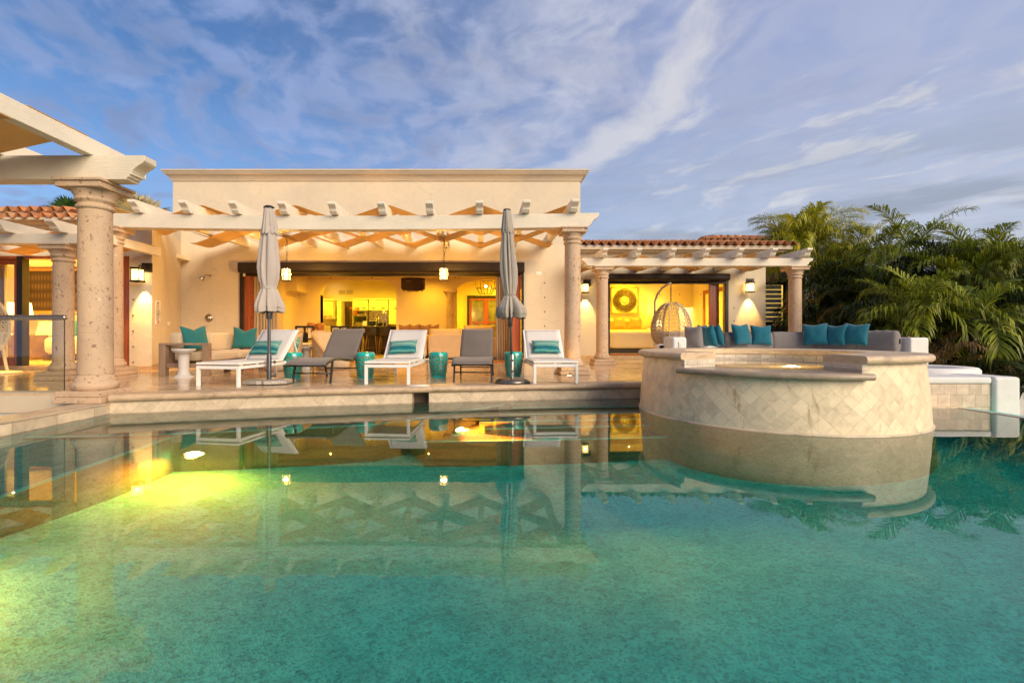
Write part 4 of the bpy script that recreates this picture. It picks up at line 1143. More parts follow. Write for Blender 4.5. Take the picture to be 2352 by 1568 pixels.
WL = [(-3.835, 6.87, -9.5, 'white sling sun lounger nearest the railing beside the granite umbrella base'),
      (-1.466, 7.19, -3.0, 'white sling sun lounger between two teal stools in the middle of the row'),
      (1.09, 7.32, 1.5, 'white sling sun lounger in front of the slender stone column')]
proto = white_lounger('x')
for i, (x, y, a, lab) in enumerate(WL):
    o = proto if i == 0 else copy_tree(proto)
    o.location = (x, y, DZ); o.rotation_euler = (0, 0, radians(a)); o['label'] = lab
    ca, sa = cos(radians(a)), sin(radians(a))
    ly = 1.08+.09; lx = (-.03, -.02, .03)[i]
    lx_, ly_ = x+ca*lx-sa*ly, y+sa*lx+ca*ly
    pillow((lx_, ly_, DZ+.335+.205), .50, .28, .13, radians(40), radians(a+(3, -2, 2)[i]), STRIPE,
           ('striped turquoise lumbar pillow on the lounger behind the granite umbrella base', 'striped turquoise lumbar pillow on the middle white lounger', 'striped turquoise lumbar pillow on the lounger before the slender column')[i], 0, 'striped pillows on the white loungers', radians((1, 4, -1)[i]), 3+i)
GL = [(-2.675, 7.40, -4.0, 'grey sling chaise between the granite umbrella base and the middle white lounger'), (-.19, 7.62, -2.0, 'grey sling chaise between the teal stool and the taupe umbrella')]
gproto = grey_lounger('x')
for i, (x, y, a, lab) in enumerate(GL):
    o = gproto if i == 0 else copy_tree(gproto)
    o.location = (x, y, DZ); o.rotation_euler = (0, 0, radians(a)); o['label'] = lab

# --- teal ceramic drum stools ---------------------------------------------------
def stool_mat():
    m, nt, out = newmat('pierced_teal_ceramic')
    v = nd(nt, 'ShaderNodeTexCoord', out=3); sp = nt.nodes.new('ShaderNodeSeparateXYZ'); nt.links.new(v, sp.inputs[0])
    u = math_(nt, 'MULTIPLY', math_(nt, 'ARCTAN2', sp.outputs[1], sp.outputs[0]), 14/(2*pi))
    w = math_(nt, 'MULTIPLY', sp.outputs[2], 12.6)
    a = math_(nt, 'SUBTRACT', math_(nt, 'FRACT', math_(nt, 'ADD', u, 20.0)), .5); b = math_(nt, 'SUBTRACT', math_(nt, 'FRACT', w), .5)
    p = math_(nt, 'ADD', a, b); q = math_(nt, 'SUBTRACT', a, b)
    def petal(l, s):
        lim = math_(nt, 'MULTIPLY', math_(nt, 'SUBTRACT', 1.0, math_(nt, 'POWER', math_(nt, 'DIVIDE', math_(nt, 'ABSOLUTE', l), .88), 2.0)), .24)
        near = math_(nt, 'GREATER_THAN', math_(nt, 'ABSOLUTE', l), .12)
        return math_(nt, 'MULTIPLY', near, math_(nt, 'GREATER_THAN', lim, math_(nt, 'ABSOLUTE', s)))
    hole = math_(nt, 'MAXIMUM', petal(p, q), petal(q, p))
    band = math_(nt, 'MULTIPLY', math_(nt, 'GREATER_THAN', sp.outputs[2], .035), math_(nt, 'LESS_THAN', sp.outputs[2], .41))
    hole = math_(nt, 'MULTIPLY', hole, band)
    g = nd(nt, 'ShaderNodeBsdfPrincipled', {'Base Color': ramp(nt, noise(nt, v, 7, 3), [(.3, (.0, .27, .25)), (.7, (.005, .46, .41))]), 'Roughness': .14, 'Coat Weight': .6, 'Coat Roughness': .05, 'Normal': bump(nt, noise(nt, v, 30, 3), .12, .004)})
    nt.links.new(nd(nt, 'ShaderNodeMixShader', {0: hole, 1: g, 2: nd(nt, 'ShaderNodeBsdfTransparent')}), out.inputs[0])
    return m
CER = stool_mat(); CERIN = simple('stool_inside', (.22, .2, .06), .7, 0, .2); CERT = simple('teal_glaze', (.002, .38, .34), .14, 0, .25, 6, .12, 25, .003)
def stool():
    t = T('garden_stool', 'x', 'stool', (0,0,0), 0, 'pierced teal ceramic garden stools')
    b = MB(); b.lathe([(.132, 0), (.137, .02), (.150, .10), (.165, .22), (.172, .32), (.170, .39), (.160, .425)], n=48); part(t, 'body', b, CER, False)
    i_ = MB(); i_.lathe([(.12, .01), (.14, .12), (.157, .25), (.162, .34), (.15, .42)], n=32); part(t, 'lining', i_, CERIN, False)
    s = MB(); s.lathe([(.160, .4255), (.152, .438), (.138, .446), (.1, .45), (.03, .452), (.028, .44), (.0001, .44)], n=48); part(t, 'seat', s, CERT, False)
    f = MB(); f.lathe([(.1, .012), (.1315, .002), (.1335, .0), (.12, 0)], n=32); part(t, 'foot_rim', f, CERT, False)
    return t
st = stool()
for i, (x, y, lab) in enumerate([(PX(672.7, 8.28), 8.28, 'pierced teal drum stool behind the granite umbrella base'), (PX(839, 8.34), 8.34, 'pierced teal drum stool left of the middle white lounger'), (PX(1007, 8.48), 8.48, 'pierced teal drum stool right of the middle white lounger'), (PX(1179.5, 8.62), 8.62, 'pierced teal drum stool behind the taupe umbrella pole')]):
    o = st if i == 0 else copy_tree(st); o.location = (x, y, DZ); o.rotation_euler = (0, 0, i*.9); o['label'] = lab

# --- closed umbrellas -------------------------------------------------------------
def canopy(t, prof, n, m, seed, lean=(0,0), fold=.3, name='canopy', zref=0, a_w=0.0, hem=.045):
    "closed canopy: lathe with deep soft folds; prof [(r,z,foldscale)]"
    r = random.Random(seed); ph = [r.uniform(0, 6.28) for _ in range(6)]
    NA = 112; vs = []
    K = len(prof); fine = []
    for i in range(K-1):
        for k in range(4):
            f = k/4; f2 = f*f*(3-2*f)*.5+f*.5
            fine.append(tuple(prof[i][j]*(1-f2)+prof[i+1][j]*f2 for j in range(3)))
    fine.append(prof[-1])
    for R0, z, fs in fine:
        for k in range(NA):
            a = 2*pi*k/NA
            tw = a+.22*sin(a+ph[0])+.16*sin(2*a+ph[4])+.10*sin(z*2.1+ph[0])
            d = abs(sin(n*tw/2+ph[1]))**.55
            d2 = sin(tw*3+ph[2]+z*1.9)*.40+sin(tw*7+ph[3]+z*3.3)*.28+sin(tw*13+ph[5]-z*2.0)*.16
            rr = R0*(1-fs*(1-d)*(.75+.35*sin(2*a+ph[5]))+fs*d2*.40)
            sq = 1+a_w*fs*cos(2*a)
            zq = z+(hem*(1-d)-.4*hem*d2 if (R0, z, fs) in fine[-4:] else 0)
            vs.append((rr*cos(a)*sq+lean[0]*(z-zref), rr*sin(a)+lean[1]*(z-zref), zq))
    rows = len(fine)
    fsx = [(j*NA+i, j*NA+(i+1) % NA, (j+1)*NA+(i+1) % NA, (j+1)*NA+i) for j in range(rows-1) for i in range(NA)]
    mb = MB(); mb.add(vs, fsx, True)
    o = part(t, name, mb, m, False); s = o.modifiers.new('S', 'SOLIDIFY'); s.thickness = .004; return o
u1x, u1y = PX(618, 7.35), 7.35
zz = lambda y, Y: PZ(y, Y)-DZ
U1 = T('closed_umbrella', 'closed pale grey patio umbrella standing on a granite slab', 'umbrella', (u1x, u1y, DZ))
Y = u1y; px = lambda w_: w_*.2502/2*Y/F
canopy(U1, [(px(90), zz(478, Y), .25), (px(112), zz(500, Y), .35), (px(140), zz(525, Y), .4), (px(152), zz(540, Y), .4)], 8, fabric('pale_umbrella_cloth', (.50, .425, .38), .05, 400, .1, .85, .5), 3, fold=.3)
canopy(U1, [(px(118), zz(533, Y), .3), (px(150), zz(560, Y), .42), (px(185), zz(615, Y), .45), (px(172), zz(640, Y), .4), (px(132), zz(661, Y), .25), (px(165), zz(672, Y), .45), (px(228), zz(695, Y), .8), (px(246), zz(706, Y), .95), (px(236), zz(718, Y), 1.0)], 8, fabric('pale_umbrella_cloth', (.50, .425, .38), .05, 400, .1, .85, .5), 5)
tb = MB(); tb.lathe([(px(133), zz(658, Y)), (px(137), zz(660, Y)), (px(137), zz(663, Y)), (px(133), zz(665, Y))], n=32); part(U1, 'tie_strap', tb, fabric('strap', (.42, .37, .34)), False)
fi = MB(); fi.lathe([(.0001, zz(472, Y)), (px(60), zz(473, Y)), (px(97), zz(476, Y)), (px(92), zz(480, Y)), (.0001, zz(480, Y))], n=16); part(U1, 'finial', fi, BLACK, False)
po = MB(); po.lathe([(.024, .05), (.024, zz(700, Y))], n=16); part(U1, 'pole', po, GREYM, False)
sl_ = MB(); sl_.lathe([(.044, zz(716, Y)), (.047, zz(718, Y)), (.04, zz(731, Y)), (.028, zz(733, Y))], n=16); part(U1, 'collar', sl_, GREYM, False)
tu = MB(); tu.lathe([(.036, .06), (.036, zz(818, Y)), (.030, zz(814, Y)), (.025, zz(812, Y))], n=16); part(U1, 'sleeve', tu, GREYM, False)
for z in (zz(831, Y), zz(862, Y)):
    k = MB(); k.tube([(.03, 0, z), (.075, 0, z)], .008, 6); k.sphere((.085, 0, z), (.02, .028, .028), 10, 6); part(U1, 'clamp_knob', k, GREYM, False)
GRAN = simple('speckled_granite', (.34, .30, .26), .5, 0, .6, 55, .2, 80, .003)
slb = MB(); rz = Matrix.Rotation(radians(24), 3, 'Z')
pts = [(-.30, -.22), (-.05, -.30), (.0, -.26), (.06, -.30), (.34, -.16), (.34, .20), (.05, .30), (-.30, .22)]
slb.prism(pts, lambda a, b, tt: (a, b, tt), .012, .066); part(U1, 'granite_base', slb, GRAN, False, .008)
ftm = MB().box(-.2, .2, -.2, .2, 0, .0115); part(U1, 'foot', ftm, BLACK, False)
u2x, u2y = PX(1176.5, 7.45), 7.45
U2 = T('closed_umbrella', 'closed taupe patio umbrella on a rounded grey metal base', 'umbrella', (u2x, u2y, DZ))
Y = u2y; LN = (-.030, 0)
CL2 = fabric('taupe_umbrella_cloth', (.38, .33, .28), .06, 400, .06, .85, .5)
canopy(U2, [(px(68), zz(483, Y), .2), (px(92), zz(510, Y), .35), (px(112), zz(530, Y), .4), (px(110), zz(538, Y), .4)], 8, CL2, 8, LN)
canopy(U2, [(px(100), zz(534, Y), .3), (px(135), zz(575, Y), .42), (px(158), zz(620, Y), .45), (px(145), zz(650, Y), .4), (px(106), zz(678, Y), .22), (px(160), zz(690, Y), .5), (px(245), zz(707, Y), .8), (px(258), zz(720, Y), .95), (px(232), zz(731, Y), 1.0)], 8, CL2, 11, LN, a_w=.12)
tb = MB(); tb.lathe([(px(106), zz(675, Y)), (px(110), zz(677, Y)), (px(110), zz(681, Y)), (px(106), zz(683, Y))], (LN[0]*zz(680, Y), 0, 0), 32); part(U2, 'tie_strap', tb, fabric('strap_taupe', (.24, .2, .17)), False)
fi = MB(); fi.lathe([(.0001, zz(480, Y)), (px(66), zz(481, Y)), (px(72), zz(484, Y)), (.0001, zz(485, Y))], (LN[0]*zz(482, Y), 0, 0), 16); part(U2, 'finial', fi, BLACK, False)
po = MB(); po.tube([(0, 0, .06), (LN[0]*zz(600, Y), 0, zz(600, Y))], .020, 14); part(U2, 'pole', po, GREYM, False)
cl_ = MB(); cl_.tube([(LN[0]*zz(750, Y), 0, zz(750, Y)), (LN[0]*zz(737, Y), 0, zz(737, Y)), (LN[0]*zz(728, Y), 0, zz(728, Y)), (LN[0]*zz(722, Y), 0, zz(722, Y))], [.032, .034, .046, .046], 14); part(U2, 'collar', cl_, GREYM, False)
tu = MB(); tu.lathe([(.03, .08), (.03, zz(816, Y)), (.022, zz(813, Y))], n=16); part(U2, 'sleeve', tu, simple('satin_grey_metal', (.45, .42, .38), .3, 1), False)
for z in (zz(827, Y), zz(852, Y)):
    k = MB(); k.sphere((.0, -.034, z), (.018, .014, .02), 10, 6); part(U2, 'clamp_knob', k, GREYM, False)
ba = MB(); ba.lathe([(.0001, .0), (.25, 0), (.262, .012), (.262, .035), (.24, .055), (.16, .078), (.06, .095), (.0001, .098)], n=40); part(U2, 'metal_base', ba, simple('grey_base_metal', (.22, .20, .175), .3, .8, .1), False)
wh = MB(); wh.box(.12, .265, -.2, -.09, .0, .04); part(U2, 'wheel_housing', wh, BLACK, False, .012)

# --- outdoor sofa ------------------------------------------------------------------
sx0, sx1, sy0, sy1 = -5.94, -5.03, 8.72, 11.0
sf = T('outdoor_sofa', 'timber framed outdoor sofa with beige cushions against the angled wall', 'sofa', ((sx0+sx1)/2, (sy0+sy1)/2, DZ))
TEAK = simple('weathered_teak', (.27, .175, .115), .55, 0, .2, 3, .2, 30, .003, (8, 8, 1), world=True)
def armloop(y):
    a = MB(); a.box(sx0, sx0+.12, y, y+.11, DZ, DZ+.56); a.box(sx1-.12, sx1, y, y+.11, DZ, DZ+.56); a.box(sx0, sx1, y, y+.11, DZ+.5605, DZ+.60)
    a.box(sx0+.1205, sx1-.1205, y+.03, y+.08, DZ+.15, DZ+.23)
    return a
part(sf, 'arm', armloop(sy0), TEAK, True, .006); part(sf, 'arm', armloop(sy1-.11), TEAK, True, .006)
part(sf, 'seat_rail', MB().box(sx1-.06, sx1-.015, sy0+.1105, sy1-.1105, DZ+.14, DZ+.25), TEAK, True, .005)
part(sf, 'back_rail', MB().box(sx0+.02, sx0+.07, sy0+.1105, sy1-.1105, DZ+.14, DZ+.58), TEAK, True, .005)
def softbox(x0, x1, y0, y1, z0, z1, puff=.03, n=12):
    cx, cy, cz = (x0+x1)/2, (y0+y1)/2, (z0+z1)/2
    m = MB(); a_, b_, c_ = (x1-x0)/2, (y1-y0)/2, (z1-z0)/2
    def sq(v, e=.28): return math.copysign(abs(v)**e, v)
    def fn(u, v):
        th = 2*pi*u; ph = pi*(v-.5)
        x = sq(cos(th))*sq(cos(ph)); y = sq(sin(th))*sq(cos(ph)); z = sq(sin(ph))
        return (cx+a_*x, cy+b_*y, cz+c_*z*(1+.0*x))
    m.grid(fn, 40, 20); return m
for i in range(2):
    ya = sy0+.13+i*1.02; part(sf, 'seat_cushion', softbox(sx0+.15, sx1-.005, ya, ya+1.005, DZ+.255, DZ+.43), BEIGE)
    part(sf, 'back_cushion', softbox(sx0+.085, sx0+.30, ya+.03, ya+.98, DZ+.425, DZ+.80), BEIGE)
pillow((sx0+.42, sy0+.42, DZ+.68), .50, .50, .2, radians(14), radians(62), TEAL, 'teal pillow with two peaks on the near end of the outdoor sofa', .13, 'teal pillows on the outdoor sofa', .05, 5)
pillow((sx0+.60, sy1-.34, DZ+.68), .50, .50, .2, radians(12), radians(14), TEAL, 'teal pillow with two peaks on the far end of the outdoor sofa', .16, 'teal pillows on the outdoor sofa', -.03, 6)
def side_table(x, y, label, ht=.49, r=.19):
    t = T('side_table', label, 'side table', (x, y, DZ), 0, 'white pedestal side tables')
    k = r/.19
    b = MB(); b.lathe([(.165*k, 0), (.165*k, .012), (.12*k, .03), (.092*k, .07), (.084*k, .16), (.088*k, ht-.15), (.1*k, ht-.09), (.13*k, ht-.065)], n=32); part(t, 'pedestal', b, WPOLY, False)
    tp = MB(); tp.lathe([(.0001, ht-.064), (r*.86, ht-.064), (r*.9, ht-.06), (r*.9, ht-.035), (r, ht-.033), (r, ht-.004), (r-.006, ht), (.0001, ht)], n=40); part(t, 'table_top', tp, WPOLY, False)
    return t
WPOLY = simple('pale_grey_concrete', (.50, .47, .45), .6, 0, .06, 8)
side_table(PX(422, 8.5), 8.5, 'white pedestal side table in front of the outdoor sofa arm', .50)
side_table(PX(705, 10.6), 10.6, 'white pedestal side table half hidden between the two woven armchairs', .50, .17)
WICK = simple('woven_rattan', (.50, .345, .19), .75, 0, .25, 30, .6, 90, .006)
def armchair(x, y, rz, label):
    t = T('armchair', label, 'armchair', (x, y, DZ), rz, 'woven barrel armchairs')
    b = MB(); b.lathe([(.28, 0), (.33, .02), (.355, .12), (.36, .24)], n=32); part(t, 'base', b, simple('beige_upholstery', (.52, .41, .29), .85, 0, .06), False)
    s = softbox(-.33, .33, -.33, .33, .24, .40); part(t, 'seat_cushion', s, BEIGE, False)
    k = MB(); vs = []
    def bh(a): 
        d = abs(a-pi/2)/(pi*.62); return .36+.46*max(0, 1-d**2.4)
    N = 28
    a0, a1 = pi/2-pi*.62, pi/2+pi*.62
    k.grid(lambda u, v: ((.40+.04*v)*cos(a0+(a1-a0)*u), (.40+.05*v)*sin(a0+(a1-a0)*u), .16+(bh(a0+(a1-a0)*u)-.16)*v), N, 8)
    o = part(t, 'backrest', k, WICK, False); sd = o.modifiers.new('S', 'SOLIDIFY'); sd.thickness = .05
    ra = MB(); ra.tube([((.425)*cos(a0+(a1-a0)*u/N), .435*sin(a0+(a1-a0)*u/N), bh(a0+(a1-a0)*u/N)+.01) for u in range(N+1)], .028, 8); part(t, 'arm_rail', ra, simple('honey_wood', (.42, .24, .09), .4), False)
    return t
armchair(PX(645, 10.2), 10.2, radians(-68), 'woven barrel armchair hidden behind the white lounger by the granite base')
armchair(PX(765, 10.5), 10.5, radians(62), 'woven barrel armchair behind the grey chaise next to the granite umbrella base')
pillow((PX(672, 10.15), 10.12, DZ+.56), .42, .30, .13, radians(20), radians(-30), striped_pillow('striped_green_fabric'), 'striped green pillow on the armchair behind the white lounger', 0, None, 0, 9)

# --- small deck things -----------------------------------------------------------------
sk_ = T('skimmer_lid', 'round white skimmer lid set in the deck edge above the slot', 'lid', (PX(964, 7.08), 7.06, DZ))
l_ = MB(); l_.lathe([(.0001, .007), (.125, .007), (.13, .004)], n=36); part(sk_, 'lid', l_, WHITE, False)
l_ = MB(); l_.lathe([(.134, .0045), (.15, .004), (.152, 0)], n=36); part(sk_, 'ring', l_, WHITE, False)
up = T('deck_uplight', 'small recessed uplight in the deck before the slender column', 'deck light', (PX(1308, 8.72), 8.74, DZ))
l_ = MB(); l_.lathe([(.0001, .004), (.04, .004)], n=20); part(up, 'lens', l_, emis('uplight_lens', (1, .75, .35), 12), False)
l_ = MB(); l_.lathe([(.041, .005), (.055, .004), (.057, 0)], n=20); part(up, 'ring', l_, STEEL, False)
lamp('uplight_lamp', (PX(1308, 8.72), 8.72, DZ+.03), 5, .03, 'SPOT', LAMPC, (.02, .35, 1), 80, .6)

# --- cushions of the curved bench ---------------------------------------------------------
def onarc(x, rad):
    "angle on the bench arc under photo column x"
    tx = (x-HX)/F; best = None
    for k in range(0, 1600):
        a = k*pi/1600
        X_ = BCX+rad*cos(a); Y_ = BCY+rad*sin(a)
        e = abs(X_/Y_-tx)
        if best is None or e < best[0]: best = (e, a)
    return best[1]
def bolster(xa, xb, label, seed, h=.40, t_=.26):
    a0, a1 = onarc(xb, BR-.16), onarc(xa, BR-.16)
    m = MB(); L = abs(a1-a0)
    def fn(u, v):
        a = a0+(a1-a0)*u; e = min(1, max(0.02, 1-(abs(2*u-1))**14))**.35
        th = 2*pi*v; cx_ = math.copysign(abs(cos(th))**.62, cos(th)); cz_ = math.copysign(abs(sin(th))**.62, sin(th))
        rr = BR-.15+t_/2*cx_*e*(1-.25*max(0, cz_)); zz_ = .40+h/2+h/2*cz_*e*(1+.02*sin(9*u*pi))
        return (BCX+rr*cos(a), BCY+rr*sin(a), DZ+zz_)
    m.grid(fn, 40, 24)
    return solo('bench_bolster', m, GREYC, label, 'cushion', 'grey bolsters along the curved bench')
bolster(1664, 1776, 'grey bolster between the first and second clusters of petrol pillows', 2, .42)
bolster(1768, 1875, 'grey bolster in the middle of the curved bench', 3, .42)
bolster(1868, 1985, 'grey bolster mostly hidden behind the three petrol pillows', 4, .42)
bolster(1962, 2066, 'grey bolster at the planted end of the curved bench', 5, .44, .28)
def bp_(x, rad, zc, w, h, yawoff, label, seed, m=TEALB, grp='petrol pillows on the curved bench', tilt=14, roll=0, chop=.05, Y=None, th=.2):
    a = onarc(x, rad); p = Vector((BCX+rad*cos(a), BCY+rad*sin(a), zc))
    yaw = a-pi/2+radians(yawoff)
    return pillow(p, w, h, th, radians(tilt), yaw, m, label, chop, grp, radians(roll), seed)
def zb_at(y, x, rad):
    a = onarc(x, rad); return PZ(y, BCY+rad*sin(a))
bp_(1592, BR-.38, .93, .36, .46, 58, 'round grey cushion against the white end block with a switch', 20, GREYC, None, 8, 0, 0, None, .24)
bp_(1618, BR-.22, .985, .46, .46, 10, 'petrol pillow at the back of the first cluster', 21)
bp_(1646, BR-.28, .985, .44, .48, 62, 'petrol pillow turned sideways beside the grey bolster in the first cluster', 22)
bp_(1628, BR-.44, .965, .46, .46, 52, 'petrol pillow at the front of the first cluster', 23)
bp_(1703, BR-.34, 1.0, .46, .48, 8, 'petrol pillow left in the overlapping pair', 24, roll=1)
bp_(1748, BR-.26, .985, .44, .46, -6, 'petrol pillow behind and right in the overlapping pair', 25, roll=-2)
bp_(1872, BR-.34, 1.0, .46, .48, -8, 'petrol pillow nearest the pergola column in the row of three', 26, roll=3)
bp_(1918, BR-.36, .985, .44, .46, -28, 'petrol pillow in the middle of the row of three', 27)
bp_(1965, BR-.40, 1.0, .44, .47, -4, 'petrol pillow at the planted end of the row of three', 28, roll=-3)
# switch on the white end block
t = T('wall_switch', 'white switch on the square end block of the curved bench', 'wall plate', (PX(1564, 8.299), 8.299, PZ(793, 8.299)))
part(t, 'plate', MB().box(-.04, .04, -.012, -.001, -.06, .06), WHITE, False, .003); part(t, 'rocker', MB().box(-.02, .02, -.018, -.0125, -.035, .035), WHITE, False, .003)
t = T('timber_panel', 'dark timber panel beside the white end block at the planted end', 'panel', (PX(2076, 9.7), 9.7, DZ))
part(t, 'panel', MB().box(-.12, .10, 0, .04, .3, .70), REDWOOD, False, .004); part(t, 'post', MB().box(.06, .10, -.03, -.001, .3, .72), REDWOOD, False, .004)

# --- hanging egg chairs --------------------------------------------------------------------------
ROPE = simple('natural_wicker', (.50, .36, .22), .75, 0, .2, 20, .4, 60)
def egg_chair(loc, rz, label, m, mstand, zc):
    t = T('hanging_chair', label, 'hanging chair', loc, rz)
    rx, rh = .49, .62
    def ep(a, v):
        # v -1..1 bottom to top; egg profile
        w = sqrt(max(0, 1-v*v))*(1-.10*v)
        return Vector((rx*w*cos(a), rx*w*sin(a)*.95, zc+rh*v))
    def openx(v): return 1.02-.02*v   # opening half angle about local +x
    net = MB(); NV = 13; NA = 26
    for j in range(NV):
        v0 = -.93+1.86*j/NV; v1 = -.93+1.86*(j+1)/NV
        for s in (0, 1):
            pts = []
            for i in range(NA+1):
                a = openx(v0)+(2*pi-2*openx(v0))*i/NA
                up = (i+s+j) % 2
                pts.append(ep(a, v0+(v1-v0)*(.1+.8*up)))
            net.tube(pts, .011, 4)
    part(t, 'woven_shell', net, m, False)
    ribs = MB()
    for k in range(9):
        a = openx(0)+(2*pi-2*openx(0))*k/8
        ribs.tube([ep(a, -.97+1.94*i/16) for i in range(17)], .014 if 0 < k < 8 else .03, 6)
    part(t, 'shell_rib', ribs, m, False)
    bot = MB(); bot.grid(lambda u, v: ep(2*pi*u, -.999+.16*v)*1.0, 30, 6); part(t, 'basket_bottom', bot, m, False)
    c = softbox(-.33, .32, -.33, .33, zc-.50, zc-.36); part(t, 'seat_cushion', c, SLINGW, False)
    c = MB(); c.grid(lambda u, v: ep(openx(0)+.5+(2*pi-2*openx(0)-1)*u, -.62+.42*v), 18, 8)
    c.v = [(x*.93, y*.93, z) for x, y, z in c.v]; part(t, 'back_cushion', c, SLINGW, False)
    top = zc+rh
    ch = MB(); 
    for i in range(12): ch.tube([(.018*cos(k*pi/4), .0 if i % 2 else .018*sin(k*pi/4), top+.02+i*.036+.022*sin(k*pi/4) ) for k in range(9)] if i % 2 else [(.0, .018*cos(k*pi/4), top+.02+i*.036+.022*sin(k*pi/4)) for k in range(9)], .006, 4)
    part(t, 'chain', ch, BRONZE, False)
    tz = top+.46
    stn = MB(); ca_, sa_ = cos(-rz), sin(-rz)
    pts = [(ca_*x_-sa_*y_, sa_*x_+ca_*y_, z_) for x_, y_, z_ in [(.02, .60, .03), (-.10, .62, .5), (-.20, .60, 1.0), (-.225, .50, tz-.42), (-.20, .36, tz-.22), (-.14, .20, tz-.09), (-.05, .06, tz-.01), (.0, 0, tz+.01)]]
    stn.tube(pts, .026, 10); part(t, 'stand', stn, mstand, False)
    bs_ = MB(); bs_.lathe([(.0001, 0), (.48, 0), (.49, .015), (.47, .03), (.0001, .04)], (ca_*.0-sa_*.25, sa_*.0+ca_*.25, 0), 36); part(t, 'base', bs_, mstand, False)
    return t
EY = 12.0
egg_chair((PX(1541, EY), EY, DZ), radians(35), 'woven wicker egg chair hanging from a curved stand before the bedroom opening', ROPE, simple('taupe_metal', (.34, .27, .22), .5, .2), PZ(750, EY)-DZ)
egg_chair((PX(-72, 8.9), 9.0, DZ), radians(-20), 'cream wicker egg chair on a white round base behind the glass railing', simple('cream_wicker', (.62, .54, .42), .7, 0, .1, 20), WHITEM, PZ(745, 8.9)-DZ)
# ------------------------------------------------------------------ interiors (parts of the villa)
IF = DZ+.016
def ipart(n, mb, m=None, **k): return vpart(n, mb, m or CREAMI, **k)
ipart('interior_floor', MB().box(-8.05, 2.2, WY+.351, 21.9, DZ-.1, IF), FLOORI)
CEIL = simple('ceiling_paint', (.62, .49, .30), .85, 0, .04, world=True)
ipart('ceiling', MB().box(-8.05, 2.2, WY+.351, 16.999, 3.03, 3.1), CEIL)
BW = 17.0
KX0, KX1 = PX(736, BW), PX(910, BW)
def kitchen_top(x):
    r = .52; z = PZ(644, BW)
    if x < KX0+r: return z-r+sqrt(max(0, r*r-(KX0+r-x)**2))
    if x > KX1-r: return z-r+sqrt(max(0, r*r-(x-KX1+r)**2))
    return z
AX0, AX1 = PX(1048, BW), PX(1200, BW); AC = (AX0+AX1)/2
def arch_top(x): return 2.56+.40*sqrt(max(0, 1-((x-AC)/((AX1-AX0)/2))**2))
def arched_wall(x0, x1, ops, y, th, zf, zc):
    m = MB(); xs = sorted(set([x0, x1]+[o[i] for o in ops for i in (0, 1)]+[a+(b-a)*.5*(1-cos(pi*k/40)) for a, b, f in ops for k in range(41)]))
    for a, b in zip(xs, xs[1:]):
        if b-a < 1e-6: continue
        mid = (a+b)/2; f = None
        for o in ops:
            if o[0] < mid < o[1]: f = o[2]
        za, zb = (zf, zf) if f is None else (f(a), f(b))
        m.add([(a, y, za), (b, y, zb), (b, y, zc), (a, y, zc), (a, y+th, za), (b, y+th, zb), (b, y+th, zc), (a, y+th, zc)], [(0,1,2,3), (7,6,5,4)]+([(0,4,5,1)] if f else []))
        if f is None:
            m.add([(a, y, zf), (a, y+th, zf), (a, y+th, zc), (a, y, zc), (b, y, zf), (b, y+th, zf), (b, y+th, zc), (b, y, zc)], [(0,1,2,3), (4,5,6,7)])
    for o in ops:
        for xx in o[:2]:
            m.add([(xx, y, zf), (xx, y+th, zf), (xx, y+th, o[2](xx)), (xx, y, o[2](xx))], [(0,1,2,3)])
    return m
ipart('interior_wall', arched_wall(-8.05, 2.2, [(KX0, KX1, kitchen_top), (AX0, AX1, arch_top)], BW, .28, IF, 3.03))
ipart('interior_wall', MB().box(-8.05, -7.75, WY+.351, BW, IF, 3.03)); ipart('interior_wall', MB().box(1.95, 2.2, WY+.351, BW, IF, 3.03))
ipart('interior_pillar', MB().box(-7.5, PX(660, 16), 15.7, BW-.001, IF, 3.03))
ipart('interior_niche_header', MB().box(PX(660, 16)+.001, KX0-.45, 16.0, BW-.001, PZ(668, 16), 3.03))
ipart('ceiling_beam', MB().box(-8.05, 2.2, 15.2, 15.5, 2.93, 3.03), CEIL)
icol = T('interior_column', 'round stone column at the left side of the interior archway', 'column', (PX(1034, 16.7), 16.75, IF))
pc = MB(); pc.lathe([(.19, 0), (.19, .12), (.15, .16), (.14, .2), (.135, 2.0), (.15, 2.04), (.16, 2.1), (.2, 2.18), (.21, 2.22)], n=28); part(icol, 'shaft', pc, CANT, False)
part(icol, 'abacus', MB().box(-.24, .24, -.22, .22, 2.221, 2.32), CANT, False, .008)
# kitchen and foyer shells
KB = 21.5
ipart('interior_wall', MB().box(-8.05, -1.75, KB, KB+.2, IF, 3.4)); ipart('interior_wall', MB().box(-8.05, -7.9, BW+.281, KB, IF, 3.4)); ipart('interior_wall', MB().box(-1.75, -1.6, BW+.281, KB+.2, IF, 3.6))
ipart('ceiling', MB().box(-8.05, -1.6, BW+.0, KB, 3.4, 3.46), CREAMI)
ipart('interior_wall', MB().box(-1.599, 2.2, KB, KB+.2, IF, 3.6)); ipart('interior_wall', MB().box(2.0, 2.2, BW+.281, KB, IF, 3.6)); ipart('ceiling', MB().box(-1.599, 2.2, BW, KB, 3.6, 3.66), CREAMI)
DLT = emis('downlight_lens', (1, .82, .45), 30); DLD = simple('downlight_trim', (.12, .08, .04), .5)
def downlight(x, y, Y, lit, label):
    p = Vector((PX(x, Y), Y, PZ(y, Y)))
    t = T('downlight', label, 'ceiling light', p, 0, 'recessed ceiling downlights')
    m = MB(); m.lathe([(.0001, -.004), (.06, -.004)], n=20); part(t, 'lens', m, DLT if lit else DLD, False)
    m = MB(); m.lathe([(.061, -.006), (.085, -.005), (.088, 0)], n=20); part(t, 'trim', m, WHITE, False)
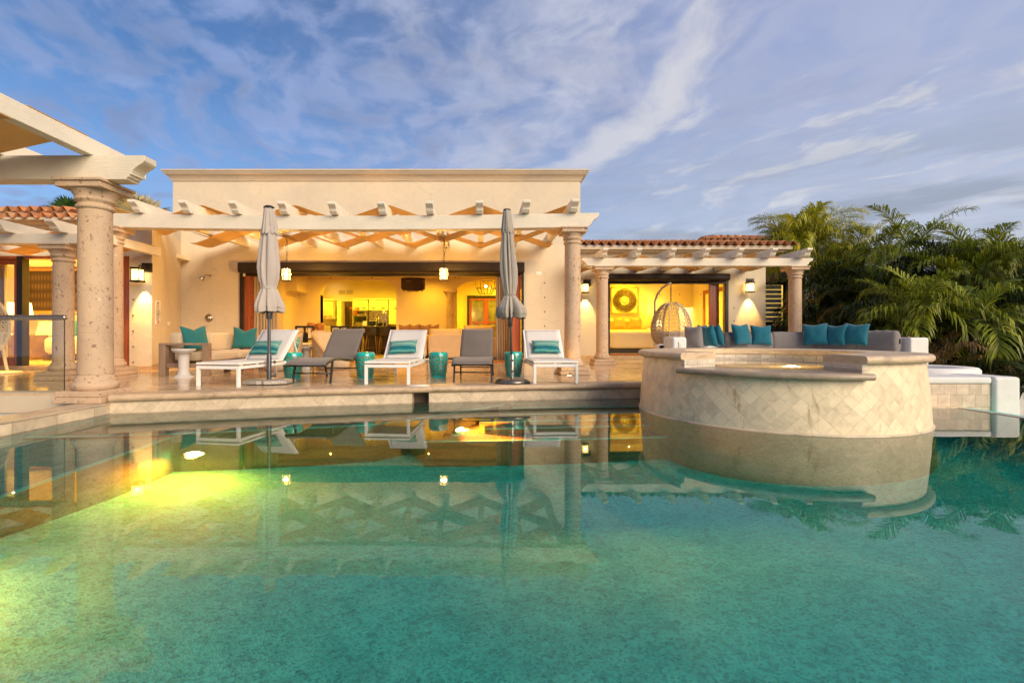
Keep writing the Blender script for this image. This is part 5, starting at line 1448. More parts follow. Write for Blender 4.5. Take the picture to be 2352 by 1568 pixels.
for x, Yc, lab in ((926, 16.3, 'unlit ceiling downlight left of the fringed chandelier'), (984, 16.3, 'unlit ceiling downlight right of the fringed chandelier'), (1094, 16.3, 'unlit ceiling downlight nearest the archway')):
    downlight(x, HY-(3.028-CZ)*F/Yc, Yc, False, lab)
downlight(763, HY-(3.398-CZ)*F/21.0, 21.0, True, 'lit downlight in the kitchen ceiling seen through the arch')
# kitchen cabinets, oven, fridge, vent
CAB = simple('cream_cabinet', (.78, .68, .50), .4, 0, .04); HND = simple('cabinet_pull', (.2, .13, .05), .35, .8)
def cabinet(x0, x1, y0p, y1p, Y, depth, doors, label, hz=.1):
    X0, X1, Z0, Z1 = PX(x0, Y), PX(x1, Y), PZ(y1p, Y), PZ(y0p, Y)
    t = T('kitchen_cabinet', label, 'cabinet', ((X0+X1)/2, Y, Z0), 0, 'kitchen cabinets')
    part(t, 'carcass', MB().box(X0, X1, Y+.022, Y+depth, Z0, Z1), CAB)
    part(t, 'crown', MB().box(X0-.02, X1+.02, Y-.03, Y+depth, Z1+.001, Z1+.05), CAB, True, .01)
    w = (X1-X0)/doors
    for i in range(doors):
        dr = part(t, 'door', MB().box(X0+w*i+.006, X0+w*(i+1)-.006, Y, Y+.0215, Z0+.006, Z1-.006), CAB, True, .004)
        c = X0+w*(i+.5); part(dr, 'handle', MB().box(c-.07, c+.07, Y-.03, Y-.001, Z0+hz, Z0+hz+.02), HND)
    return t
KY = 21.0
cabinet(809.5, 845, 688, 713, KY, .48, 2, 'pair of cream cupboards above the oven')
cabinet(847, 891, 688, 713, KY, .48, 2, 'pair of cream cupboards above the fridge')
cabinet(892.5, 925, 688, 745, KY, .48, 1, 'tall cream pantry cabinet right of the fridge', .7)
cabinet(742, 765, 690, 732, 20.6, .88, 2, 'cream wall cupboard left of the kitchen doorway')
cabinet(737, 776, 752, 800, 20.4, 1.08, 2, 'cream base cupboard under the small wall cupboard', .6)
ov = T('wall_oven', 'steel wall oven with a dark window in the kitchen', 'oven', (PX(828, KY), KY, PZ(800, KY)))
X0, X1 = PX(811, KY), PX(845, KY)
part(ov, 'body', MB().box(X0, X1, KY+.021, KY+.48, IF, PZ(713.5, KY)), STEEL)
dr = part(ov, 'door', MB().box(X0+.01, X1-.01, KY-.01, KY+.02, PZ(746, KY), PZ(722, KY)), STEEL, True, .006)
part(dr, 'window', MB().box(X0+.07, X1-.07, KY-.014, KY-.0105, PZ(740, KY), PZ(727, KY)), BLACK, True, .003)
part(dr, 'handle', MB().tube([(X0+.04, KY-.05, PZ(724, KY)), (X1-.04, KY-.05, PZ(724, KY))], .014, 8), STEEL)
part(ov, 'control_panel', MB().box(X0+.01, X1-.01, KY-.01, KY+.02, PZ(721.5, KY), PZ(714, KY)), STEEL, True, .004)
part(ov, 'display', MB().box(X0+.18, X1-.18, KY-.013, KY-.0105, PZ(719.5, KY), PZ(716, KY)), BLACK)
part(ov, 'warming_drawer', MB().box(X0+.01, X1-.01, KY-.01, KY+.02, PZ(790, KY), PZ(747, KY)), STEEL, True, .004)
fg = T('fridge', 'steel double door fridge in the kitchen', 'fridge', (PX(869, KY), KY, IF))
X0, X1 = PX(847, KY), PX(891, KY); xm = (X0+X1)/2-.03
part(fg, 'body', MB().box(X0, X1, KY+.021, KY+.48, IF, PZ(713.5, KY)), STEEL)
part(fg, 'grille', MB().box(X0+.01, X1-.01, KY-.012, KY+.02, PZ(717, KY), PZ(713.8, KY)), STEEL, True, .003)
for a, b, hx in ((X0+.01, xm-.004, xm-.05), (xm+.004, X1-.01, xm+.05)):
    dr = part(fg, 'door', MB().box(a, b, KY-.02, KY+.02, IF+.08, PZ(717.5, KY)), STEEL, True, .006)
    part(dr, 'handle', MB().tube([(hx, KY-.06, 1.0), (hx, KY-.06, PZ(720, KY))], .014, 8), STEEL)
vt = T('air_vent', 'double louvred air vent high on the kitchen wall', 'vent', (PX(795, KB), KB, PZ(676, KB)))
part(vt, 'frame', MB().box(PX(777, KB), PX(812, KB), KB-.02, KB-.001, PZ(676.5, KB), PZ(666.5, KB)), CREAMI, True, .004)
lv = MB()
for i in range(7):
    z = PZ(676, KB)+.012+i*.026
    for a, b in ((778, 794), (795.5, 811)): lv.box(PX(a, KB)+.01, PX(b, KB)-.01, KB-.027, KB-.0205, z, z+.011)
part(vt, 'louver', lv, simple('vent_louvre', (.30, .2, .09), .6))
ipart('interior_door', MB().box(PX(783, KB), PX(793, KB), KB-.6, KB-.03, IF, PZ(694, KB)), CAB, bev=.004)
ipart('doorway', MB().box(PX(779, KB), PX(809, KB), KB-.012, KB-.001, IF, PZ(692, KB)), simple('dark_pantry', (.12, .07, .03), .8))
ipart('door_casing', MB().box(PX(776, KB), PX(779, KB)-.001, KB-.03, KB-.001, IF, PZ(690, KB)).box(PX(776, KB), PX(811, KB), KB-.03, KB-.0125, PZ(692, KB), PZ(689, KB)), CAB)
# bar counter with stools
BY = 18.3
bc = T('bar_counter', 'dark bar counter with a pale stone top under the kitchen arch', 'counter', (PX(868, BY), BY, IF))
part(bc, 'base', MB().box(PX(832, BY), PX(911, BY), BY+.25, BY+.9, IF, 1.30), simple('espresso_wood', (.03, .02, .014), .5, world=True))
part(bc, 'worktop', MB().box(PX(810, BY), PX(912, BY), BY, BY+1.0, 1.301, 1.345), simple('counter_stone', (.13, .09, .06), .25, 0, .4, 9), True, .006)
SEATM = simple('dark_leather', (.035, .022, .018), .5); LEGM = simple('bar_stool_timber', (.22, .11, .03), .5)
def bar_stool():
    t = T('bar_stool', 'x', 'bar stool', (0,0,0), 0, 'dark bar stools at the kitchen counter')
    part(t, 'seat', softbox(-.21, .21, -.20, .20, .72, .80), SEATM, False)
    b = MB(); b.grid(lambda u, v: (-.22+.44*u, -.20-.03*v+.06*(2*u-1)**2, .76+.30*v), 10, 6); o = part(t, 'backrest', b, SEATM, False); s = o.modifiers.new('S', 'SOLIDIFY'); s.thickness = .03
    for sx in (-1, 1):
        for sy in (-1, 1): part(t, 'leg', MB().tube([(sx*.15, sy*.14, .73), (sx*.23, sy*.21, 0)], [.02, .013], 8), LEGM, False)
    part(t, 'footrest', MB().tube([(-.20, -.19, .27), (.20, -.19, .27)], .010, 6), LEGM, False)
    return t
bsx = bar_stool()
for i, (x, lab) in enumerate(((825, 'dark bar stool nearest the flowers'), (855.5, 'dark bar stool between two others at the counter'), (886, 'dark bar stool nearest the tall pantry cabinet'))):
    o = bsx if i == 0 else copy_tree(bsx); o.location = (PX(x, 18.0), 17.95, IF); o['label'] = lab
# things on the counter
kt = T('kettle', 'black kettle with a hoop handle on the bar counter', 'kettle', (PX(872, 18.7), 18.7, 1.345))
m = MB(); m.lathe([(.0001, 0), (.09, 0), (.11, .04), (.09, .11), (.03, .15), (.02, .17), (.0001, .175)], n=20); part(kt, 'body', m, BLACK, False)
part(kt, 'handle', MB().tube([(.10*cos(pi*i/10), 0, .10+.14*sin(pi*i/10)) for i in range(11)], .009, 6), BLACK, False)
part(kt, 'spout', MB().tube([(.09, 0, .07), (.15, 0, .13)], [.018, .01], 8), BLACK, False)
tp = T('toaster', 'black toaster on the bar counter left of the kettle', 'toaster', (PX(856, 18.7), 18.7, 1.345))
part(tp, 'body', MB().box(-.12, .12, -.09, .09, .01, .19), BLACK, False, .02); part(tp, 'slot', MB().box(-.09, .09, -.02, .02, .1905, .194), STEEL, False)
part(tp, 'lever', MB().box(-.02, .02, -.105, -.091, .09, .12), STEEL, False, .003)
cn = T('canister', 'small dark canister on the bar counter right of the kettle', 'canister', (PX(884, 18.7), 18.7, 1.345))
m = MB(); m.lathe([(.0001, 0), (.035, 0), (.038, .14), (.0001, .14)], n=16); part(cn, 'body', m, BLACK, False); m = MB(); m.lathe([(.0001, .145), (.04, .141), (.04, .155), (.0001, .165)], n=16); part(cn, 'lid', m, SEATM, False)
cd = T('menu_card', 'small folded white card on the bar counter beside the flowers', 'card', (PX(838, 18.6), 18.6, 1.345))
part(cd, 'panel', MB().prism([(-.05, 0), (0, .19), (.003, .19), (-.044, 0)], lambda a, b, tt: (tt, a, b), -.08, .08), WHITE, False); part(cd, 'panel', MB().prism([(.05, 0), (.001, .19), (.004, .19), (.056, 0)], lambda a, b, tt: (tt, a, b), -.08, .08), simple('card_orange', (.6, .2, .04), .7), False)
fl = T('flower_vase', 'glass vase of orange tropical flowers at the end of the bar counter', 'flower vase', (PX(806.5, 18.5)+.14, 18.5, 1.345))
m = MB(); m.lathe([(.0001, .004), (.06, .004), (.05, .1), (.055, .24)], n=18); part(fl, 'vase', m, glassy('vase_glass', (.85, .9, .8)), False)
stm = MB(); rnd = random.Random(4); heads = []
for i in range(11):
    a = rnd.uniform(0, 6.28); r_ = rnd.uniform(.05, .2); hh = rnd.uniform(.35, .72); p_ = (r_*cos(a), r_*sin(a)*.6, hh); heads.append(p_)
    stm.tube([(0, 0, .03), (r_*.3*cos(a), 0, .25), p_], .006, 4)
part(fl, 'stem', stm, leaf('flower_stem', (.06, .09, .03)), False)
ORG = simple('orange_petal', (.75, .16, .03), .5, 0, .3, 20)
for k_, p_ in enumerate(heads[:9]):
    m = MB()
    for q in range(7):
        a = 2*pi*q/7; m.add([p_, (p_[0]+.03*cos(a-.3), p_[1]-.02, p_[2]+.03*sin(a-.3)+.02), (p_[0]+.085*cos(a), p_[1]-.03, p_[2]+.085*sin(a)+.02), (p_[0]+.03*cos(a+.3), p_[1]-.02, p_[2]+.03*sin(a+.3)+.02)], [(0,1,2,3)])
    m.sphere((p_[0], p_[1]-.02, p_[2]), .022, 8, 5); part(fl, 'bloom', m, ORG, False)
# dining table, wooden pots, strapped chairs
DY_ = 15.7
dt = T('dining_table', 'reddish wood dining table carrying two wooden pots', 'table', (PX(738, DY_), DY_, IF))
TBL = simple('table_wood', (.34, .13, .045), .35, 0, .3, 3, .15, 30, .002, (1, 8, 8))
part(dt, 'top', MB().box(-.95, .45, -.5, .5, .78, .84), TBL, False, .01)
for x in (-.6, .15): part(dt, 'leg', MB().box(x-.06, x+.06, -.3, .3, 0, .779), BLACK, False, .01)
def pot(x, r, h, label):
    t = T('wooden_pot', label, 'pot', (PX(x, DY_), DY_-.1, IF+.84), 0, 'carved wooden pots on the dining table')
    m = MB(); m.lathe([(.0001, 0), (r*.55, 0), (r*.85, h*.3), (r, h*.62), (r*.92, h*.85), (r*.72, h), (r*.66, h*.985), (r*.75, h*.8), (r*.6, h*.2), (.0001, h*.15)], n=28); part(t, 'bowl', m, simple('carved_wood', (.42, .17, .06), .5, 0, .35, 5, .4, 9, .01), False)
    return t
pot(718, .155, .30, 'round carved wooden pot at the left on the dining table'); pot(737.5, .135, .285, 'slightly smaller carved wooden pot beside the round one')
STRAP = simple('white_strap', (.7, .62, .48), .7)
def dining_chair(x, y, rz, label):
    t = T('dining_chair', label, 'chair', (x, y, IF), rz, 'black dining chairs with white straps')
    part(t, 'seat', softbox(-.24, .24, -.24, .24, .42, .50), STRAP, False)
    for sx in (-1, 1):
        part(t, 'leg', MB().bar((sx*.23, .23, .44), (sx*.25, .25, 0), .04, .04), BLACK, False); part(t, 'back_post', MB().bar((sx*.23, -.25, 0), (sx*.25, -.33, 1.0), .045, .05), BLACK, False)
    bk = MB(); bk.bar((-.25, -.33, .98), (.25, -.33, .98), .05, .06); bk.bar((-.25, -.29, .62), (.25, -.29, .62), .04, .05); part(t, 'back_rail', bk, BLACK, False)
    for i in range(3): xx = -.14+.14*i; part(t, 'strap', MB().box(xx-.035, xx+.035, -.345, -.335+.02, .64, .96), STRAP if i != 1 else BLACK, False)
    return t
dining_chair(PX(704, 14.7), 14.75, radians(8), 'black dining chair with white straps nearest the curtain')
dining_chair(PX(783, 14.8), 14.8, radians(12), 'black dining chair with white straps behind the grey chaise')
dining_chair(PX(806, 15.6), 15.6, radians(95), 'black dining chair with white straps at the head of the table')
# sofa seen from behind, with loose pillows
SYB = 14.35
so2 = T('sofa', 'beige sectional sofa seen from behind inside the living room', 'sofa', (PX(1060, SYB), SYB, IF))
UPH = simple('sofa_upholstery', (.52, .38, .24), .85, 0, .06, 4, .2, 200, .001)
xa, xb = PX(983, SYB), PX(1118, SYB)
m = softbox(xa, xb, SYB, SYB+.2, .30, PZ(766, SYB)); part(so2, 'back_frame', m, UPH)
m = softbox(xa-.02, xb+.55, SYB+.2, SYB+1.0, .32, .66); part(so2, 'seat_cushion', m, UPH)
m = softbox(PX(940, SYB), xa-.03, SYB+.02, SYB+1.6, .30, PZ(768, SYB)); part(so2, 'side_frame', m, UPH)
part(so2, 'side_frame', softbox(xb+.02, xb+.62, SYB+.05, SYB+.3, .3, PZ(776, SYB)), UPH)
part(so2, 'plinth', MB().box(PX(942, SYB), xb+.6, SYB+.05, SYB+.95, IF, .295), BLACK)
for a, b, yt in ((984, 1060, 754), (1064, 1138, 747)):
    X0, X1 = PX(a, SYB+.25), PX(b, SYB+.25); zt_ = PZ(yt, SYB+.25)
    mb = pillow_mb(X1-X0, .55, .24, 0, .05, seed=a); stand(mb, radians(8), 0, ((X0+X1)/2, SYB+.34, zt_-.27)); part(so2, 'back_cushion', mb, UPH)
BRN = simple('brown_pillow', (.25, .12, .05), .85, 0, .2, 10)
for i, (x, lab) in enumerate(((930, 'brown pillow on the sofa nearest the bar stools'), (951, 'brown pillow right of the first on the far sofa side'), (977, 'brown pillow beside the beige back cushion'), (996, 'brown pillow peeking above the beige back cushion'))):
    pillow((PX(x, 15.6), 15.6, PZ(758, 15.6)), .40, .40, .16, radians(12), radians((10, -12, 8, -20)[i]), BRN, lab, .1, 'brown pillows on the sectional sofa', .05, 60+i)
# chandelier with fringe, geometric pendant
ch = T('fringed_chandelier', 'dark fringed drum chandelier in the living room', 'chandelier', (PX(949, 15.6), 15.6, PZ(670, 15.6)))
FR = simple('dark_fringe', (.035, .012, .008), .8, 0, .3, 30)
H0 = PZ(642, 15.6)-PZ(670, 15.6)
m = MB(); rnd = random.Random(3)
for tier, (r_, zb__, zt__) in enumerate(((.39, .07, H0), (.375, .04, H0*.75), (.33, .0, H0*.5))):
    for i in range(96):
        a = 2*pi*i/96; a2 = a+2*pi/96*.8; zl = zb__+rnd.uniform(0, .06)
        m.add([(r_*cos(a), r_*sin(a), zl), (r_*cos(a2), r_*sin(a2), zl+.01), (r_*cos(a2), r_*sin(a2), zt__), (r_*cos(a), r_*sin(a), zt__)], [(0,1,2,3)])
part(ch, 'fringe', m, FR, False)
m = MB(); m.lathe([(.30, H0), (.395, H0), (.4, H0+.02), (.39, H0+.03), (.0001, H0+.04)], n=40); part(ch, 'drum_top', m, FR, False)
part(ch, 'stem', MB().tube([(0, 0, H0), (0, 0, 3.03-PZ(670, 15.6))], .008, 6), BLACK, False)
gp = T('geometric_pendant', 'geometric black framed glass pendant in the foyer behind the archway', 'pendant light', (PX(1116, 19), 19, PZ(675, 19)))
m = MB(); n = 8
def rg(r_, z): return [(r_*cos(2*pi*i/n+.2), r_*sin(2*pi*i/n+.2), z) for i in range(n)]
A_, B_, C_ = rg(.25, 0), rg(.40, .22), rg(.40, .56)
for lst in (A_, B_, C_): m.tube(lst+[lst[0]], .011, 4)
for i in range(n): m.tube([A_[i], B_[i], C_[i]], .011, 4)
m.tube([(0, 0, .56), (0, 0, 1.25)], .01, 5)
for i in range(0, n, 2): m.tube([C_[i], (0, 0, .57)], .009, 4)
part(gp, 'frame', m, BLACK, False)
m = MB(); m.add(B_+C_, [(i, (i+1) % n, n+(i+1) % n, n+i) for i in range(n)]); part(gp, 'glass', m, glassy('pendant_glass', (1, .95, .8)), False)
m = MB(); m.sphere((0, 0, .3), .05); part(gp, 'bulb', m, emis('foyer_bulb', (1, .75, .3), 14), False)
# front door
FD = KB-.08
fd = T('front_door', 'double hardwood front door with glass panes beyond the archway', 'door', (PX(1110, FD), FD, IF))
X0, X1 = PX(1078, FD), PX(1165, FD); Z1 = PZ(685, FD)
m = MB(); m.box(X0-.1, X0, FD-.02, FD+.06, IF, Z1+.12); m.box(X1, X1+.1, FD-.02, FD+.06, IF, Z1+.12); m.box(X0, X1, FD-.02, FD+.06, Z1, Z1+.12); part(fd, 'frame', m, BRONZE)
xm = PX(1116, FD)
PANE = simple('door_glass_view', (.16, .15, .15), .1, 0, .5, 3)
for a, b in ((X0+.005, xm-.004), (xm+.004, X1-.005)):
    m = MB(); m.box(a, a+.1, FD-.01, FD+.04, IF, Z1); m.box(b-.1, b, FD-.01, FD+.04, IF, Z1)
    zs = [IF+.25, PZ(757, FD), PZ(740, FD), Z1-.1]
    m.box(a+.1, b-.1, FD-.01, FD+.04, IF, zs[0])
    for z in zs[1:3]: m.box(a+.1, b-.1, FD-.01, FD+.04, z-.035, z+.035)
    m.box(a+.1, b-.1, FD-.01, FD+.04, Z1-.09, Z1)
    for z0_, z1_ in ((zs[0], zs[1]-.036), (zs[1]+.036, zs[2]-.036)): m.box((a+b)/2-.03, (a+b)/2+.03, FD-.01, FD+.04, z0_, z1_)
    dl = part(fd, 'door_leaf', m, REDWOOD); part(dl, 'pane', MB().box(a+.1, b-.1, FD+.012, FD+.018, IF+.25, Z1-.09), PANE)
# curtains
CURT = fabric('sheer_curtain', (.66, .55, .42), .05, 200, .35, .9)
def curtain(xa, xb, y, z0, z1, n, label, amp=.05, m=None):
    mb = MB(); mb.grid(lambda u, v: (xa+(xb-xa)*u+.008*sin(40*u+3*v), y+amp*sin(2*pi*n*u)+.02*sin(2*pi*n*2.3*u+v*2), z0+(z1-z0)*v), n*10, 8)
    t = T('curtain', label, 'curtain', ((xa+xb)/2, y, z0)); o = part(t, 'panel', mb, m or CURT); s = o.modifiers.new('S', 'SOLIDIFY'); s.thickness = .004
    part(t, 'rail', MB().tube([(xa, y, z1+.012), (xb, y, z1+.012)], .01, 6), WHITE)
    return t
curtain(PX(576, 13.4), PX(640, 13.5), 13.48, IF+.02, 2.85, 8, 'pale sheer curtain gathered behind the pale umbrella')
curtain(PX(1138, 13.5), PX(1183, 13.5), 13.5, IF+.02, 2.85, 8, 'pale sheer curtain gathered beside the taupe umbrella')

# ------------------------------------------------------------------ right bedroom
RF = PZ(815.5, RY); RB = 18.6
ipart('interior_floor', MB().box(2.96, 9.2, RY+.351, RB, RF-.12, RF), FLOORI)
ipart('interior_wall', MB().box(2.66, 2.95, RY+.351, RB, RF-.1, 3.2)); ipart('interior_wall', MB().box(8.1, 8.16, RY+.351, RB, RF-.1, 3.2)); ipart('ceiling', MB().box(2.66, 8.16, RY+.351, RB, 3.2, 3.3), CREAMI)
hx_a, hx_b = PX(1560, RB), PX(1612, RB)
m = MB(); m.box(2.95, hx_a, RB, RB+.15, RF-.1, 3.2); m.box(hx_b, 8.16, RB, RB+.15, RF-.1, 3.2); m.box(hx_a, hx_b, RB, RB+.15, PZ(706, RB), 3.2); ipart('interior_wall', m)
ipart('interior_wall', MB().box(hx_a-.3, hx_b+.5, RB+1.6, RB+1.7, RF-.1, 3.2)); ipart('interior_wall', MB().box(hx_b+.4, hx_b+.5, RB+.151, RB+1.6, RF-.1, 3.2)); ipart('ceiling', MB().box(hx_a-.3, hx_b+.5, RB+.151, RB+1.7, 2.9, 3.0), CREAMI); ipart('interior_wall', MB().box(hx_a-.3, hx_a-.2, RB+.151, RB+1.6, RF-.1, 3.2))
# hardwood door casing on the right wall
m = MB(); X_ = 8.09
m.box(X_-.05, X_, 15.95, 16.1, RF, 2.62); m.box(X_-.05, X_, 17.5, 17.65, RF, 2.62); m.box(X_-.05, X_, 16.1, 17.5, 2.48, 2.62); ipart('door_casing', m, REDWOOD)
ipart('interior_door', MB().box(X_-.02, X_-.001, 16.1, 17.5, RF, 2.48), CAB)
art = T('wall_art', 'square framed woven mandala art on the bedroom wall', 'wall art', (PX(1435, RB-.05), RB-.04, PZ(690, RB)))
s_ = (PX(1466, RB)-PX(1404, RB))/2
m = MB(); w_ = .05
m.box(-s_, s_, -.03, .039, s_-w_, s_); m.box(-s_, s_, -.03, .039, -s_, -s_+w_); m.box(-s_, -s_+w_, -.03, .039, -s_+w_, s_-w_); m.box(s_-w_, s_, -.03, .039, -s_+w_, s_-w_); part(art, 'frame', m, simple('art_frame', (.42, .27, .09), .5), False)
part(art, 'backing', MB().box(-s_+w_, s_-w_, .0, .03, -s_+w_, s_-w_), simple('art_paper', (.74, .62, .40), .8), False)
m = MB(); rnd = random.Random(8)
for r_ in (.10, .20, .27, .34, .41):
    k_ = r_*s_/.52
    n = int(26+r_*90)
    for i in range(n):
        a = 2*pi*i/n; a2 = a+2*pi/n*.72; rr0, rr1 = k_*.78, k_*1.07+rnd.uniform(-.01, .01)
        m.add([(rr0*cos(a), -.01, rr0*sin(a)), (rr1*cos(a), -.025, rr1*sin(a)), (rr1*cos(a2), -.02, rr1*sin(a2)), (rr0*cos(a2), -.005, rr0*sin(a2))], [(0,1,2,3)])
    m.tube([(k_*1.1*cos(2*pi*i/40), -.01, k_*1.1*sin(2*pi*i/40)) for i in range(41)], .008, 4)
part(art, 'mandala', m, simple('woven_mandala', (.10, .05, .016), .8, 0, .3, 20), False)
bdY = 16.0
bd = T('bed', 'bed with a cream cover and pillows in the right bedroom', 'bed', (PX(1460, bdY), bdY, RF))
LIN = simple('cream_linen', (.70, .55, .33), .85, 0, .04, 3, .2, 20, .01)
part(bd, 'mattress', softbox(PX(1392, bdY), PX(1530, bdY), bdY, bdY+2.2, RF+.12, PZ(757, bdY)), LIN); part(bd, 'base', MB().box(PX(1396, bdY), PX(1525, bdY), bdY+.06, bdY+2.2, RF, RF+.13), BRONZE)
part(bd, 'headboard', MB().box(PX(1388, 18.4), PX(1492, 18.4), 18.35, 18.45, RF, PZ(738, 18.4)), simple('headboard', (.40, .24, .09), .6), True, .02)
for i, (x, lab, m_) in enumerate(((1423, 'ochre pillow at the left on the bed', None), (1460, 'ochre pillow right of the first on the bed', None), (1484, 'white pillow on the bed next to the lamp glow', LIN))):
    pillow((PX(x, 17.4), 17.4, PZ(741, 17.4)), .44, .42, .16, radians(12), radians((6, -4, 12)[i]), m_ or simple('ochre_pillow', (.48, .29, .09), .85, 0, .15, 12), lab, .1, 'pillows on the bed', 0, 70+i)
tl = T('table_lamp', 'lit table lamp behind the egg chair in the right bedroom', 'lamp', (PX(1510, 18.2), 18.2, RF+.55))
m = MB(); m.lathe([(.16, .38), (.12, .62)], n=24); part(tl, 'lamp_shade', m, emis('lit_lampshade', (1, .72, .25), 3.5), False); m = MB(); m.lathe([(.08, 0), (.08, .03), (.03, .06), (.05, .2), (.015, .4)], n=16); part(tl, 'base', m, WHITE, False)
nb = T('nightstand', 'nightstand under the lamp in the right bedroom', 'nightstand', (PX(1510, 18.2), 18.2, RF)); part(nb, 'body', MB().box(-.25, .25, -.2, .2, 0, .55), TBL, False, .01); part(nb, 'drawer', MB().box(-.22, .22, -.215, -.2005, .3, .5), TBL, False, .004)
curtain(7.02, 7.30, RY+.46, RF+.02, 2.75, 4, 'gathered curtain beside the stacked hardwood doors of the right bedroom')
# ------------------------------------------------------------------ left bedroom
LF = PZ(840, LY)+.0; LB = 14.2
ipart('interior_floor', MB().box(-14.5, -8.3, LY+.301, LB, LF-.15, LF), FLOORI)
ipart('interior_wall', MB().box(-14.5, -8.3, LB, LB+.15, LF-.1, 3.0)); ipart('interior_wall', MB().box(-8.32, -8.28, 11.6, LB, LF-.1, 3.0)); ipart('interior_wall', MB().box(-14.6, -14.5, LY+.301, LB, LF-.1, 3.0)); ipart('ceiling', MB().box(-14.6, -8.0, LY+.301, LB+.15, 3.0, 3.1), CREAMI)
WB = LB-.05
art = T('wall_hanging', 'framed striped textile on the left bedroom wall', 'wall art', (PX(150, WB), WB, PZ(668, WB)))
a0_, a1_, s_ = PX(62, WB)-PX(150, WB), PX(240, WB)-PX(150, WB), .66
m = MB(); m.box(a0_, a1_, -.03, .049, s_-.07, s_); m.box(a0_, a1_, -.03, .049, -s_, -s_+.07); m.box(a0_, a0_+.07, -.03, .049, -s_+.07, s_-.07); m.box(a1_-.07, a1_, -.03, .049, -s_+.07, s_-.07); part(art, 'frame', m, simple('honey_frame', (.42, .2, .05), .4), False)
mt, ntt, ot = newmat('striped_textile'); v_ = coords(ntt)
wv = nd(ntt, 'ShaderNodeTexWave', {'Vector': v_, 'Scale': 3.4, 'Distortion': .6}, bands_direction='X'); wv2 = nd(ntt, 'ShaderNodeTexWave', {'Vector': v_, 'Scale': 1.2}, bands_direction='Z')
bsdf(ntt, ot, mixc(ntt, math_(ntt, 'MULTIPLY', wv, wv2), (.045, .026, .014), (.13, .075, .03)), .9)
part(art, 'textile', MB().box(a0_+.07, a1_-.07, .0, .04, -s_+.07, s_-.07), mt, False)
lb = T('bed', 'bed with white linen seen through the left bedroom doors', 'bed', (PX(150, 12.8), 12.6, LF))
WLIN = simple('white_linen', (.74, .66, .5), .85, 0, .04, 3, .2, 20, .01)
part(lb, 'mattress', softbox(PX(85, 12.3), PX(330, 12.3), 12.3, 14.1, LF+.15, LF+.62), WLIN); part(lb, 'headboard', MB().box(PX(58, 14.1), PX(250, 14.1), 14.0, 14.1, LF, LF+1.2), simple('upholstered_headboard', (.5, .38, .2), .8), True, .03); part(lb, 'base', MB().box(PX(90, 12.3), PX(320, 12.3), 12.4, 14.0, LF, LF+.149), simple('bed_base', (.12, .08, .04), .6))
pillow((PX(110, 13.6), 13.6, LF+.82), .62, .5, .2, radians(20), 0, WLIN, 'white pillow on the left bed', 0, None, 0, 81)
pillow((PX(172, 13.3), 13.3, LF+.85), .5, .5, .2, radians(20), 0, TEALB, 'dark teal pillow on the left bed between the columns', 0, None, 0, 82)
NSW = simple('brown_nightstand', (.20, .12, .055), .5, 0, .2, 5)
ns = T('nightstand', 'wooden nightstand beside the left bed', 'nightstand', (PX(66, 12.9), 12.9, LF)); part(ns, 'body', MB().box(-.32, .3, -.25, .25, 0, .66), NSW, False, .008); part(ns, 'drawer', MB().box(-.28, .26, -.266, -.2505, .38, .62), NSW, False, .005); part(ns, 'drawer', MB().box(-.28, .26, -.266, -.2505, .08, .34), NSW, False, .005)
SHADE = emis('lit_bedside_shade', (1, .70, .20), 2.6)
def bedside(x, Y, label):
    t = T('table_lamp', label, 'lamp', (PX(x, Y), Y, LF+.66), 0, 'lit bedside lamps in the left bedroom')
    m = MB(); m.lathe([(.24, .45), (.18, .90)], n=28); part(t, 'lamp_shade', m, SHADE, False); m = MB(); m.lathe([(.1, 0), (.1, .03), (.05, .06), (.09, .2), (.03, .36), (.012, .5)], n=16); part(t, 'base', m, WHITE, False)
    return t
bedside(18, 13.2, 'lit bedside lamp at the far left behind the dark post'); bedside(52, 13.4, 'lit bedside lamp just right of the dark door post'); bedside(267, 12.9, 'lit bedside lamp seen right of the thick column')
curtain(PX(244, 10.55), PX(280, 10.55), 10.55, LF+.02, 2.6, 4, 'grey green curtain behind the right glass leaf of the left bedroom', .04, fabric('grey_curtain', (.34, .32, .24), .06, 200, .2))
curtain(PX(-20, 10.55), PX(10, 10.55), 10.6, LF+.02, 2.6, 3, 'grey green curtain at the far left of the left bedroom', .04, fabric('grey_curtain', (.34, .32, .24), .06, 200, .2))

# ------------------------------------------------------------------ room lights
def ceiling_lamps(name, pts, e, c):
    "recessed ceiling lamps: wide downward spots"
    for x, y, z in pts:
        lamp(name, (x, y, z), e/len(pts), .015, 'SPOT', c, (0, 0, -1), 168, 1.0)
WARM = (1.0, .55, .025)
ceiling_lamps('living_room_light', [(-6.2, 14.6, 3.0), (-3.4, 14.4, 3.0), (-.6, 14.4, 3.0), (-5.2, 16.2, 3.0), (-1.9, 16.2, 3.0), (1.0, 16.0, 3.0)], EL[0], WARM)
ceiling_lamps('kitchen_light', [(-6.6, 20.0, 3.37), (-4.8, 20.0, 3.37), (-3.2, 20.0, 3.37), (-4.6, 18.0, 3.37)], EL[1], (1, .70, .025))
ceiling_lamps('foyer_light', [(-.6, 19.4, 3.57), (.9, 20.4, 3.57)], EL[2], (1, .66, .02))
ceiling_lamps('bedroom_light', [(4.2, 16.4, 3.17), (6.6, 16.4, 3.17), (5.4, 17.9, 3.17)], EL[3], (1, .74, .025))
lamp('bedroom_table_lamp', (PX(1510, 18.2), 18.2, RF+1.02), EL[4], .08, 'POINT', (1, .7, .18))
ceiling_lamps('hall_light', [((hx_a+hx_b)/2, RB+.9, 2.87)], EL[5], (1, .72, .3))
ceiling_lamps('left_bedroom_light', [(-11.8, 12.0, 2.97), (-9.4, 12.0, 2.97)], EL[6], (1, .55, .08))
